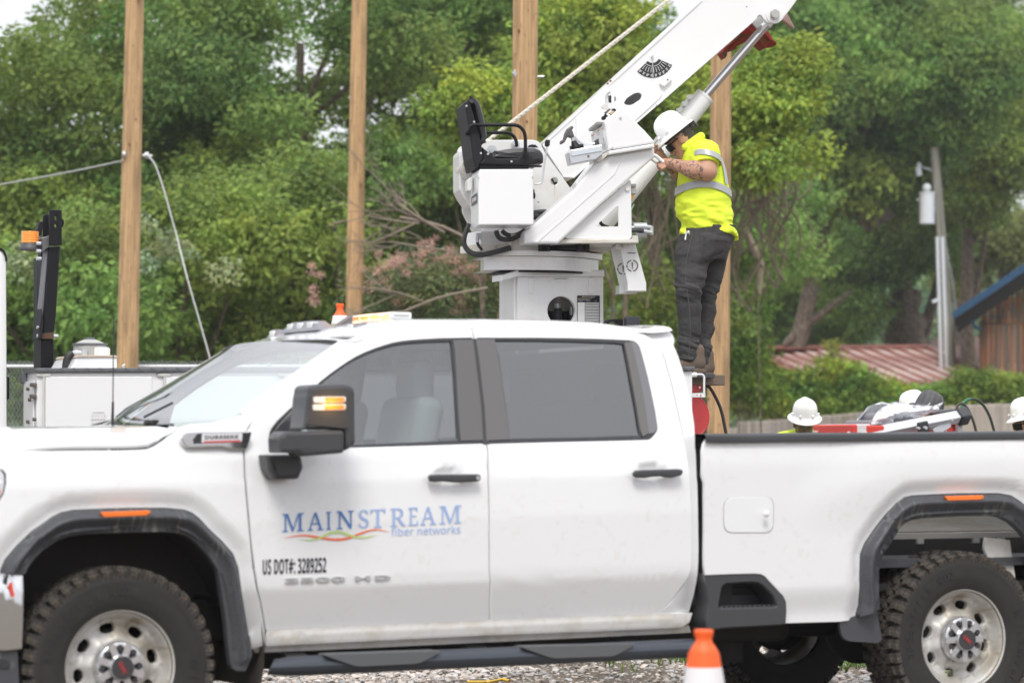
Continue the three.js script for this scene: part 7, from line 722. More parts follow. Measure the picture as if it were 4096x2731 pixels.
const hiVisTex = dataTex(256, 256, (u, v) => { const a = tnoise(u, v, 12, 4, 3), b = tnoise2(u, v, 6, 22, 5); return [0.96, 0.965 + 0.03 * (a - 0.5), 0.9 + 0.1 * (b - 0.5)]; }), foldB = dataTex(256, 256, (u, v) => { const k = 0.6 * tnoise2(u, v, 5, 18, 5) + 0.4 * tnoise(u, v, 9, 3, 8); return [k, k, k]; }, false);
const hiVis = std(col(0.84, 1.0, 0.06), 0.75, { map: hiVisTex, bumpMap: foldB, bumpScale: 0.006, emissive: col(0.3, 0.42, 0.0), emissiveIntensity: 0 }), tape = std(col(0.42, 0.43, 0.44), 0.4, { metalness: 0.15 }), denim = std(col(1, 1, 1), 0.9, { map: dataTex(256, 256, (u, v) => { const a = tnoise(u, v, 4, 4, 3), b = tnoise(u, v, 100, 2, 5), c = tnoise2(u, v, 4, 16, 6), g = 0.24 + 0.12 * (a - 0.5) + 0.08 * (b - 0.5) + 0.07 * (c - 0.5); return [g, g * 0.985, g * 0.98]; }), bumpMap: foldB, bumpScale: 0.007 }), bootM = std(col(1, 1, 1), 0.85, { map: dataTex(128, 128, (u, v) => { const a = tnoise(u, v, 6, 4, 3), g = 0.34 + 0.2 * (a - 0.5); return [g * 1.08, g * 0.93, g * 0.8]; }) });
const basis = (f, u) => { const F1 = f.clone().normalize(), s = new THREE.Vector3().crossVectors(F1, u).normalize(), U = new THREE.Vector3().crossVectors(s, F1); return new THREE.Matrix4().makeBasis(F1, U, s); };
function putHead(par, C, f, u, o) {            // head, hat, glasses: C = middle of the head in world space
  const M = basis(f, u).setPosition(C), s = o.s ?? 1, S1 = new THREE.Matrix4().makeScale(s, s, s), hatAt = new THREE.Matrix4().makeTranslation(0.008, 0.062, 0).multiply(new THREE.Matrix4().makeRotationZ(o.hatTilt ?? 0.0)); const T = (g, m = new THREE.Matrix4()) => g.applyMatrix4(new THREE.Matrix4().multiplyMatrices(M, S1).multiply(m));
  const head = headGeo(o.skin, o.hair ?? [0.02, 0.016, 0.013], o.ink); T(head);
  const hat = part(par, 'hard_hat', T(hardHat(), hatAt), o.hat ?? hatWhite); part(hat, 'headband', [T(new THREE.TorusGeometry(0.1, 0.011, 6, 40).rotateX(Math.PI / 2).scale(1.02, 1.9, 0.86), new THREE.Matrix4().makeTranslation(0, 0.045, 0)), T(box(-0.13, -0.085, -0.005, 0.045, -0.03, 0.03, 0.01), new THREE.Matrix4()), T(box(-0.11, -0.03, 0.012, 0.036, 0.07, 0.084, 0.004)), T(new THREE.CylinderGeometry(0.02, 0.022, 0.014, 16).rotateX(Math.PI / 2).translate(-0.095, 0.016, 0.068)), T(new THREE.CylinderGeometry(0.026, 0.026, 0.02, 16).rotateZ(Math.PI / 2).translate(-0.135, 0.02, 0))], strapM);
  if (o.glasses) part(par, 'safety_glasses', [T(loftGrid([0.02, 0.004, -0.016, -0.034].map((y, j) => Array.from({ length: 17 }, (_, i) => { const a = lerp(-1.15, 1.15, i / 16); return V3(0.035 + Math.cos(a) * 0.085 - (j > 2 ? 0.006 : 0), y + (j > 2 ? 0.012 * smooth(0.25, 0, Math.abs(a)) : 0), Math.sin(a) * 0.076); })))), ...[-1, 1].map((k) => T(tube([V3(0.07, 0.01, k * 0.072), V3(0.03, 0.012, k * 0.079), V3(-0.03, 0.006, k * 0.082)], 0.0045, 10, 6)))], o.glasses); return head;
}
{ // worker on the back of the derrick truck
  const grip = atD(C5(400, 660), 20.25), d0 = 20.32, K = d0 / FP, base = atD(E6(860, 415), d0), man = thing('person', 'worker in lime safety shirt, white hard hat and dark jeans on the truck', 'person', base.clone());
  const LX = RIGHT, LZ = V3(-F0.x, 0, -F0.z), toW = new THREE.Matrix4().makeBasis(LX, V3(0, 1, 0), LZ).setPosition(base), J = (p, dz = 0, r) => { const w = atD(p, d0 - dz).sub(base); const a = [w.dot(LX), w.y, dz]; if (r !== undefined) a.push(r); return a; };
  const put = (nm, g, m, par = man) => part(par, nm, g.applyMatrix4(toW), m);
  // torso from its outline
  const rowsT = [[415, 700, 865, 0.075], [450, 655, 905, 0.12], [500, 628, 950, 0.16], [560, 608, 985, 0.175], [640, 590, 1018, 0.178], [720, 568, 1046, 0.172], [800, 556, 1072, 0.168], [880, 550, 1092, 0.168], [960, 543, 1103, 0.172], [1040, 536, 1109, 0.178], [1120, 530, 1121, 0.184], [1200, 548, 1131, 0.184], [1280, 572, 1146, 0.18], [1340, 586, 1160, 0.178], [1400, 578, 1176, 0.178], [1460, 570, 1184, 0.178]].map(([y, a, b, rz]) => { const A = J(C5(a, y)), B = J(C5(b, y)); return { y: A[1], cx: (A[0] + B[0]) / 2, rx: (B[0] - A[0]) / 2, rz }; });
  const torsoAt = (y) => { const R2 = rowsT; if (y >= R2[0].y) return R2[0]; for (let i = 1; i < R2.length; i++) if (y >= R2[i].y) { const a = R2[i - 1], b = R2[i], t = (a.y - y) / (a.y - b.y); return { y, cx: lerp(a.cx, b.cx, t), rx: lerp(a.rx, b.rx, t), rz: lerp(a.rz, b.rz, t) }; } return R2[R2.length - 1]; };
  const torso = (x, y, z, grow = 0) => { const q = torsoAt(y), d = Math.sqrt(((x - q.cx) / (q.rx + grow)) ** 2 + ((z) / (q.rz + grow)) ** 2); let v = (d - 1) * Math.min(q.rx, q.rz); v = Math.max(v, y - rowsT[0].y, rowsT[15].y - y); return v; };
  const hem = (x, z) => { const a = J(C5(570, 1452)), m = J(C5(800, 1342)), b = J(C5(1180, 1424)), t = (x - a[0]) / (b[0] - a[0]); return lerp(lerp(a[1], m[1], smooth(0, 0.4, t)), b[1], smooth(0.45, 1, t)) - (z < 0 ? 0.03 : 0); };
  const sh = J(C5(868, 545), 0.15, 0.09), el = J(C5(868, 742), 0.2, 0.0565), fm = J(C5(720, 722), 0.22, 0.057), wr = J(C5(470, 650), 0.1, 0.032), hd = J(C5(405, 655), 0.07, 0.03), shR = J(C5(800, 560), -0.14, 0.08), elR = J(C5(640, 830), -0.22, 0.05), wrR = J(C5(430, 650), -0.08, 0.031), slv = J(C5(858, 655), 0.175, 0.094);
  const wrinkle = (x, y, z, a) => a * (fbm(x * 9 + z * 5, y * 26, z * 9, 2) - 0.5);
  const shirtF = (x, y, z) => { let d = torso(x, y, z); d = smin(d, cap(x, y, z, sh, slv, 0.088, 0.084), 0.05); d = smin(d, cap(x, y, z, shR, J(C5(740, 680), -0.2), 0.08, 0.078), 0.05); d = smin(d, cap(x, y, z, J(C5(720, 480), 0.0), J(C5(790, 440), 0), 0.06, 0.05), 0.03); const bx = el[0] - sh[0], by = el[1] - sh[1], bz = el[2] - sh[2], L = Math.hypot(bx, by, bz), t = ((x - sh[0]) * bx + (y - sh[1]) * by + (z - sh[2]) * bz) / L; if (z > 0.09 && y < sh[1]) d = Math.max(d, Math.min(t - 0.082, torso(x, y, z) < 0.012 ? 9 : t - 0.082) > 0 && torso(x, y, z) > 0.012 ? t - 0.082 : d); d = Math.max(d, hem(x, z) - y); const low = smooth(rowsT[8].y, rowsT[12].y, y); return d + wrinkle(x, y, z, 0.012 + 0.03 * low) + 0.004 * Math.sin((y * 60 + x * 34) + 3 * fbm(x * 8, y * 8, z * 8)) * low; };
  const lo = [rowsT[10].cx - 0.3, rowsT[15].y - 0.02, -0.33], hi = [rowsT[10].cx + 0.32, rowsT[0].y + 0.08, 0.36];
  const shirt = put('shirt', surfaceNets(shirtF, lo, hi, 0.0085), hiVis);
  const band = (y0f, y1f, t0, t1, off = 0.012) => { const rows = []; for (let i = 0; i <= 60; i++) { const a = lerp(t0, t1, i / 60), row = []; for (let j = 0; j <= 4; j++) { const c = Math.cos(a), ya = lerp(y0f(c), y1f(c), j / 4), q = torsoAt(ya); row.push(V3(q.cx + (q.rx + off) * c, ya, (q.rz + off) * Math.sin(a))); } rows.push(row); } return loftGrid(rows); };
  const yz = (zy) => J(C5(800, zy))[1]; put('reflective_band', band((c) => yz(852 + (c < 0 ? 62 : 92) * c * c), (c) => yz(928 + (c < 0 ? 70 : 92) * c * c), 0, 6.2832), tape, shirt);
  { const pts = [[1000, 600], [1014, 660], [1024, 730], [1034, 800], [1046, 885]], rows = pts.map(([x, y]) => [-16, 16].map((o) => { const p = J(C5(x + o, y)), q = torsoAt(p[1]), c = clamp((p[0] - q.cx) / q.rx, -0.98, 0.98); return V3(q.cx + (q.rx + 0.013) * c, p[1], (q.rz + 0.013) * Math.sqrt(1 - c * c)); })); put('reflective_strap', loftGrid(rows), tape, shirt); }
  { const ax = V3(...el.slice(0, 3)).sub(V3(...sh.slice(0, 3))).normalize(), m = V3(...sh.slice(0, 3)).addScaledVector(ax, 0.033), u = V3(1, 0, 0).addScaledVector(ax, -ax.x).normalize(), w = ax.clone().cross(u), rows = [0, 1].map((k) => Array.from({ length: 33 }, (_, i) => { const a = i / 32 * 6.2832; return m.clone().addScaledVector(ax, k * 0.04 - 0.012 + 0.02 * Math.cos(a)).addScaledVector(u, Math.cos(a) * 0.0955).addScaledVector(w, Math.sin(a) * 0.0955); })); put('reflective_band', loftGrid(rows), tape, shirt); put('collar', surfaceNets((x, y, z) => { const d = cap(x, y, z, J(C5(640, 480), 0.06), J(C5(800, 372), 0.04), 0.03, 0.03), e = cap(x, y, z, J(C5(640, 490), -0.06), J(C5(800, 385), -0.04), 0.03, 0.03); return Math.min(smin(d, e, 0.02), cap(x, y, z, J(C5(800, 372), 0.04), J(C5(800, 380), -0.05), 0.03, 0.03)); }, [J(C5(560, 400))[0], J(C5(600, 560))[1], -0.13], [J(C5(870, 400))[0], J(C5(600, 320))[1], 0.13], 0.008), hiVis, shirt); }
  // trousers
  const hipR = [[110, 525, 1000, 0.17], [180, 498, 990, 0.178], [250, 466, 980, 0.184], [330, 452, 950, 0.18], [420, 446, 900, 0.165]].map(([y, a, b, rz]) => { const A = J(C6(a, y)), B = J(C6(b, y)); return { y: A[1], cx: (A[0] + B[0]) / 2, rx: (B[0] - A[0]) / 2, rz }; });
  const hipsF = (x, y, z) => { const R2 = hipR; let q = R2[0]; if (y < R2[R2.length - 1].y) q = R2[R2.length - 1]; else for (let i = 1; i < R2.length; i++) if (y <= R2[i - 1].y && y >= R2[i].y) { const a = R2[i - 1], b = R2[i], t = (a.y - y) / (a.y - b.y); q = { cx: lerp(a.cx, b.cx, t), rx: lerp(a.rx, b.rx, t), rz: lerp(a.rz, b.rz, t) }; } const d = (Math.sqrt(((x - q.cx) / q.rx) ** 2 + (z / q.rz) ** 2) - 1) * 0.16; return Math.max(d, y - R2[0].y, R2[4].y - y); };
  const legN = [[610, 395, 0.09, 0.118], [592, 560, 0.1, 0.103], [568, 690, 0.11, 0.083], [578, 860, 0.1, 0.078], [580, 1040, 0.09, 0.072], [572, 1200, 0.08, 0.068], [576, 1320, 0.08, 0.066]].map(([x, y, z, r]) => J(C6(x, y), z, r)), legF = [[790, 395, -0.09, 0.1], [772, 540, -0.1, 0.084], [744, 690, -0.1, 0.064], [736, 880, -0.1, 0.058], [726, 1050, -0.1, 0.051], [706, 1200, -0.09, 0.045], [702, 1350, -0.08, 0.042]].map(([x, y, z, r]) => J(C6(x, y), z, r)), cn = chain(legN), cf = chain(legF), yK = legN[2][1], yA = legN[6][1];
  const trF = (x, y, z) => { let d = smin(cn(x, y, z, 0.03), cf(x, y, z, 0.03), 0.012); d = smin(d, hipsF(x, y, z), 0.05); d = Math.max(d, yA + (x > J(C6(665, 1320))[0] ? -0.035 : 0) - y); const kn = Math.exp(-(((y - yK) / 0.09) ** 2)), an = Math.exp(-(((y - yA - 0.08) / 0.12) ** 2)); return d + 0.032 * (kn + an * 1.2) * (fbm(x * 9 + y * 6, y * 46 + x * 14, z * 10, 2) - 0.5) + wrinkle(x, y, z, 0.012); };
  const bb = bounds([...legN, ...legF], 0.03); bb[1][1] = hipR[0].y + 0.02; bb[0][0] = Math.min(bb[0][0], hipR[4].cx - 0.28); bb[1][0] = Math.max(bb[1][0], hipR[0].cx + 0.28); bb[0][2] = -0.24; bb[1][2] = 0.24; bb[0][1] -= 0.03;
  const trousers = put('trousers', surfaceNets(trF, bb[0], bb[1], 0.0085), denim);
  { const stitch = std(col(0.22, 0.2, 0.17), 0.9), onHip = (x, y, o) => { let a = J(C6(x, y)), z = 0.3; for (let i = 0; i < 60; i++) { const d = trF(a[0], a[1], z); if (d < 0.002) break; z -= Math.max(0.003, d * 0.6); } return V3(a[0], a[1], z + o); }; const pk = [[690, 228], [800, 262], [900, 270], [830, 425], [775, 452], [678, 415], [682, 320]]; put('back_pocket', loftGrid([0, 0.33, 0.66, 1].map((t) => [[lerp(690, 680, t), lerp(228, 418, t)], [lerp(760, 730, t), lerp(250, 440, t)], [lerp(830, 780, t), lerp(266, 450, t)], [lerp(900, 832, t), lerp(270, 425, t)]].map(([x, y]) => onHip(x, y, 0.006)))), denim, trousers); put('side_seam', tube([[600, 200], [560, 340], [535, 480], [530, 620], [545, 720], [562, 850], [572, 1000], [572, 1150], [560, 1290]].map(([x, y]) => onHip(x, y, 0.001)), 0.003, 60, 5), std(col(0.09, 0.088, 0.085), 0.9), trousers); put('pocket_stitching', [tube(pk.concat([pk[0]]).map(([x, y]) => onHip(x, y, 0.007)), 0.0018, 60, 5)].reduce((a) => a), std(col(0.07, 0.068, 0.066), 0.9), trousers); put('keys', merge([tube([[545, 180], [540, 215], [532, 255]].map(([x, y]) => onHip(x, y, 0.008)), 0.006, 12, 6), new THREE.SphereGeometry(0.014, 8, 6).translate(...onHip(562, 188, 0.01).toArray())]), phy(col(0.7, 0.72, 0.74), 0.15, { metalness: 0.4 }), trousers); }
  // boots
  const boot = (x, y, dz, s, toe) => { const a = J(C6(x, y), dz), f = (px, py, pz) => { const X = px - a[0], Y = py - a[1], Z = pz - a[2], c = Math.cos(toe), q = Math.sin(toe), fx = X * c + Z * q, fz = -X * q + Z * c; let d = cap(fx, Y, fz, [0.03, 0.1, 0], [0.03, 0.03, 0], 0.05, 0.05); d = smin(d, cap(fx, Y, fz, [0.03, 0.0, 0], [-0.17, -0.012, 0], 0.048, 0.04), 0.04); d = Math.max(d, -0.038 - Y); const sole = Math.max(Math.abs(Y + 0.044) - 0.014, Math.hypot(Math.max(0, Math.abs(fx + 0.07) - 0.115), fz) - 0.05 * (1 + 0.12 * Math.sin(fx * 200) * 0.1)); return Math.min(d, sole); }; return surfaceNets(f, [a[0] - 0.3, a[1] - 0.07, a[2] - 0.25], [a[0] + 0.3, a[1] + 0.16, a[2] + 0.25], 0.008); };
  put('boot', boot(612, 1368, 0.08, 1, -0.35), bootM); put('boot', boot(712, 1405, -0.09, 1, -0.95), bootM);
  const deckTop = J(C6(612, 1368), 0.08)[1] + base.y - 0.058, deckFar = J(C6(712, 1405), -0.09)[1] + base.y - 0.058;
  { const c1 = V3(...J(C6(590, 1368), 0.08)).applyMatrix4(toW), c2 = V3(...J(C6(712, 1405), -0.09)).applyMatrix4(toW); part(derrick, 'step_plate', box(c1.x - 0.32, c1.x + 0.12, deckTop - 0.03, deckTop, c1.z - 0.14, c1.z + 0.12, 0.005), std(col(0.06, 0.06, 0.065), 0.7)); part(derrick, 'step_plate', box(c2.x - 0.3, c2.x + 0.06, deckFar - 0.03, deckFar, c2.z - 0.45, c2.z + 0.05, 0.005), std(col(0.1, 0.08, 0.06), 0.85)); }
  // skin: body under the clothes, arms with tattoos, hands
  const skin = [0.5, 0.27, 0.18], sk = (x, y, z) => { const n = 0.93 + 0.14 * fbm(x * 40, y * 40, z * 40, 2); return [skin[0] * n, skin[1] * n, skin[2] * n]; }, inked = (x, y, z) => { const c = sk(x, y, z); if (x < el[0] - 0.035 && tattoo(x, y * 1.3, z, 46)) return [c[0] * 0.34, c[1] * 0.4, c[2] * 0.48]; return c; };
  const bodyC = surfaceNets((x, y, z) => { let d = torso(x, y, z, -0.03) + 0.012; d = smin(d, hipsF(x, y, z) + 0.03, 0.05); d = smin(d, cn(x, y, z) + 0.028, 0.03); d = smin(d, cf(x, y, z) + 0.02, 0.03); d = smin(d, cap(x, y, z, sh, el, 0.06, 0.055), 0.03); return d; }, [bb[0][0], bb[0][1], -0.3], [bb[1][0] + 0.05, rowsT[0].y + 0.05, 0.32], 0.014, sk);
  const armF = (x, y, z) => { let d = cap(x, y, z, J(C5(866, 600), 0.165), el, 0.064, 0.0585); d = smin(d, cap(x, y, z, el, fm, 0.058, 0.058), 0.03); d = smin(d, cap(x, y, z, fm, wr, 0.058, 0.032), 0.03); return smin(d, cap(x, y, z, wr, hd, 0.031, 0.032), 0.02); }, armL = surfaceNets(armF, [hd[0] - 0.05, el[1] - 0.09, -0.02], [el[0] + 0.09, sh[1] + 0.02, 0.36], 0.0055, inked);
  const armR = surfaceNets((x, y, z) => smin(cap(x, y, z, shR, elR, 0.055, 0.05), cap(x, y, z, elR, wrR, 0.05, 0.031), 0.03), [wrR[0] - 0.05, elR[1] - 0.08, -0.32], [shR[0] + 0.08, shR[1] + 0.08, -0.02], 0.0065, inked);
  const hand = (pr, lo2, hi2, cf2) => surfaceNets((x, y, z) => { let d = 9; for (const c of pr) for (let i = 0; i < c.length - 1; i++) d = Math.min(d, d === 9 ? cap(x, y, z, c[i], c[i + 1], c[i][3], c[i + 1][3]) : smin(d, cap(x, y, z, c[i], c[i + 1], c[i][3], c[i + 1][3]), 0.006)); return d; }, lo2, hi2, 0.003, cf2);
  const h = (x, y, z, r) => J(C5(x, y), z, r);
  const fist = [[h(470, 650, 0.1, 0.03), h(420, 650, 0.085, 0.031), h(405, 672, 0.08, 0.028)], [h(400, 640, 0.085, 0.012), h(358, 655, 0.085, 0.0105), h(352, 682, 0.065, 0.0095), h(372, 700, 0.05, 0.009)], [h(405, 660, 0.1, 0.012), h(362, 675, 0.1, 0.0105), h(358, 700, 0.08, 0.0095), h(380, 715, 0.06, 0.009)], [h(412, 678, 0.11, 0.0115), h(375, 695, 0.112, 0.01), h(372, 716, 0.09, 0.009), h(392, 726, 0.07, 0.0085)], [h(425, 692, 0.115, 0.0105), h(395, 708, 0.118, 0.009), h(392, 726, 0.1, 0.0085), h(408, 732, 0.08, 0.008)], [h(435, 640, 0.06, 0.013), h(400, 622, 0.05, 0.011), h(372, 640, 0.045, 0.01)]];
  const palm = [[h(432, 640, -0.08, 0.03), h(395, 590, -0.07, 0.03), h(372, 560, -0.065, 0.028)], [h(385, 545, -0.05, 0.0115), h(358, 500, -0.045, 0.01), h(340, 468, -0.045, 0.009)], [h(372, 545, -0.065, 0.0115), h(343, 500, -0.06, 0.01), h(322, 466, -0.06, 0.009)], [h(360, 555, -0.082, 0.011), h(332, 518, -0.08, 0.0095), h(314, 490, -0.08, 0.0085)], [h(352, 575, -0.095, 0.01), h(325, 550, -0.095, 0.0085), h(312, 530, -0.095, 0.008)], [h(400, 560, -0.045, 0.013), h(392, 530, -0.03, 0.011), h(380, 505, -0.03, 0.0095)]];
  const bx = (pr) => { const a = pr.flat(); return [[0, 1, 2].map((k) => Math.min(...a.map((p) => p[k])) - 0.045), [0, 1, 2].map((k) => Math.max(...a.map((p) => p[k])) + 0.045)]; };
  const tat2 = (x, y, z) => { const c = sk(x, y, z); return tattoo(x, y, z, 60) && fbm(x * 30, y * 30, z * 30, 1) > 0.5 ? [c[0] * 0.45, c[1] * 0.5, c[2] * 0.55] : c; };
  const C = V3(...J(C5(590, 395), 0.0)).applyMatrix4(toW), fdir = LX.clone().multiplyScalar(-0.78).add(V3(0, -0.6, 0)).addScaledVector(LZ, -0.16), udir = LX.clone().multiplyScalar(-0.6).add(V3(0, 0.78, 0));
  const headG = putHead(man, C, fdir, udir, { skin, ink: true, glasses: lensM, s: 1.0, hair: [0.045, 0.032, 0.025] }); headG.applyMatrix4(toW.clone().invert());
  const body = joinColored([bodyC, armL, armR, hand(fist, ...bx(fist), tat2), hand(palm, ...bx(palm), tat2), headG]); put('body', body, skinMat);
}
// other workers, mostly hidden behind the pickup bed
function worker(label, hatPx, d, facing, bow, o) {
  const top = atD(hatPx, d), tall = (top.y - 0.02) / 1.82, f = facing.clone().setY(0).normalize(), side = V3(-f.z, 0, f.x), at = V3(top.x, 0, top.z), t = thing('person', label, 'person', at), s = tall, W2 = (a, b, c) => at.clone().addScaledVector(f, a * s).addScaledVector(side, c * s).setY(b * s), Mx = new THREE.Matrix4().makeBasis(f.clone().multiplyScalar(s), V3(0, s, 0), side.clone().multiplyScalar(s)).setPosition(at), put = (nm, g, m, par = t) => part(par, nm, g.applyMatrix4(Mx), m), sx = -0.04, hu = o.hunch ?? 0;
  const legs = (x, y, z) => { const q = Math.abs(z); return smin(smin(cap(x, y, q, [sx, 0.9, 0.09], [sx + 0.02, 0.5, 0.11], 0.105, 0.075), cap(x, y, q, [sx + 0.02, 0.5, 0.11], [sx, 0.12, 0.12], 0.075, 0.06), 0.03), ell(x, y, z, [sx, 0.93, 0], [0.13, 0.14, 0.18]), 0.05); };
  const tors = (x, y, z) => { const q = Math.abs(z); let e = smin(cap(x, y, z * 0.72, [sx, 0.95, 0], [sx, 1.36 + hu, 0], 0.14, 0.135), cap(x, y, q, [sx, 1.36 + hu, 0.1], [sx, 1.38 + hu, 0.17], 0.09, 0.08), 0.06); return smin(e, cap(x, y, q, [sx, 1.37, 0.19], [sx + 0.02, 1.15, 0.25], 0.075, 0.07), 0.03); };
  const shirt = put('shirt', surfaceNets((x, y, z) => Math.max(tors(x, y, z), 0.88 - y), [-0.3, 0.84, -0.42], [0.25, 1.64, 0.42], 0.014), hiVis); put('reflective_band', loftGrid([1.08, 1.13].map((y) => Array.from({ length: 33 }, (_, i) => { const a = i / 32 * 6.2832; return V3(sx + Math.cos(a) * 0.146, y, Math.sin(a) * 0.2); }))), tape, shirt); for (const k of [-1, 1]) put('reflective_strap', loftGrid([0, 0.25, 0.5, 0.75, 1].map((u) => [0, 0.05].map((w) => V3(sx + Math.cos(u * Math.PI) * 0.148, 1.36 + Math.sin(u * Math.PI) * 0.095, k * (0.09 + w))))), tape, shirt);
  put('trousers', surfaceNets((x, y, z) => Math.max(legs(x, y, z), 0.1 - y, y - 1.0), [-0.3, 0.06, -0.32], [0.25, 1.04, 0.32], 0.016), denim); for (const k of [-1, 1]) put('boot', surfaceNets((x, y, z) => Math.max(smin(cap(x, y, z, [sx, 0.2, k * 0.12], [sx, 0.06, k * 0.12], 0.055, 0.055), cap(x, y, z, [sx, 0.05, k * 0.12], [sx + 0.16, 0.04, k * 0.13], 0.05, 0.045), 0.03), -y), [-0.2, -0.02, k * 0.12 - 0.15], [0.3, 0.24, k * 0.12 + 0.15], 0.014), bootM);
  const C = W2(0.02 + 0.05 * bow, 1.665 - 0.02 * bow, 0), fd = f.clone().add(V3(0, -bow, 0)).normalize(), ud = V3(0, 1, 0).addScaledVector(f, bow).normalize(), hg = putHead(t, C, fd, ud, { skin: o.skin, hat: o.hat, glasses: o.glasses, s }); hg.applyMatrix4(Mx.clone().invert());
  const skc = (x, y, z) => o.skin; const bodyC = surfaceNets((x, y, z) => { const q = Math.abs(z); let d = smin(tors(x, y, z) + 0.02, legs(x, y, z) + 0.02, 0.04); d = smin(d, cap(x, y, z, [sx, 1.4, 0], [0.0, 1.56, 0], 0.065, 0.058), 0.03); d = smin(d, cap(x, y, q, [sx + 0.02, 1.16, 0.25], [sx + 0.08, 0.95, 0.26], 0.05, 0.045), 0.03); d = smin(d, cap(x, y, q, [sx + 0.08, 0.95, 0.26], [sx + 0.2, 0.86, 0.22], 0.045, 0.03), 0.03); d = smin(d, ell(x, y, q, [sx + 0.26, 0.83, 0.21], [0.05, 0.03, 0.025]), 0.02); return d; }, [-0.3, 0.06, -0.42], [0.36, 1.62, 0.42], 0.016, skc);
  const fing = []; for (const k of [-1, 1]) for (let i = 0; i < 5; i++) { const a = i === 4 ? [[sx + 0.23, 0.845, k * 0.19], [sx + 0.29, 0.85, k * 0.17]] : [[sx + 0.29, 0.835 - i * 0.008, k * (0.225 - i * 0.004)], [sx + 0.34, 0.81 - i * 0.012, k * (0.2 - i * 0.004)]]; fing.push(surfaceNets((x, y, z) => cap(x, y, z, a[0], a[1], 0.01, 0.008), [Math.min(a[0][0], a[1][0]) - 0.02, Math.min(a[0][1], a[1][1]) - 0.02, Math.min(a[0][2], a[1][2]) - 0.02], [Math.max(a[0][0], a[1][0]) + 0.02, Math.max(a[0][1], a[1][1]) + 0.02, Math.max(a[0][2], a[1][2]) + 0.02], 0.005, skc)); }
  put('body', joinColored([bodyC, hg, ...fing]), skinMat); return t;
}
const toCam = F0.clone().negate();
worker('worker with a white full-brim hard hat and glasses facing the pickup bed', E1(1235, -2), 22.3, toCam.clone().addScaledVector(RIGHT, 0.05), 0.36, { hunch: 0.125, skin: [0.13, 0.07, 0.045], glasses: phy(col(0.2, 0.13, 0.07), 0.1, { clearcoat: 1, transparent: true, opacity: 0.75 }) });
worker('worker in a dark grey patterned hard hat, turned away beside another worker', E2(700, 78), 21.6, RIGHT.clone().addScaledVector(F0, 0.25), 0.42, { skin: [0.42, 0.24, 0.16], hat: hatGrey });
worker('worker whose white hard hat shows just behind the grey hard hat', E2(745, 84), 23.2, RIGHT.clone().negate().addScaledVector(F0, 0.3), 0.3, { skin: [0.42, 0.24, 0.16] });
worker('worker in sunglasses and white hard hat past the hose loops', E2(2470, 205), 21.8, RIGHT.clone().negate().addScaledVector(F0, -0.15), 0.2, { skin: [0.5, 0.28, 0.19], glasses: lensM });
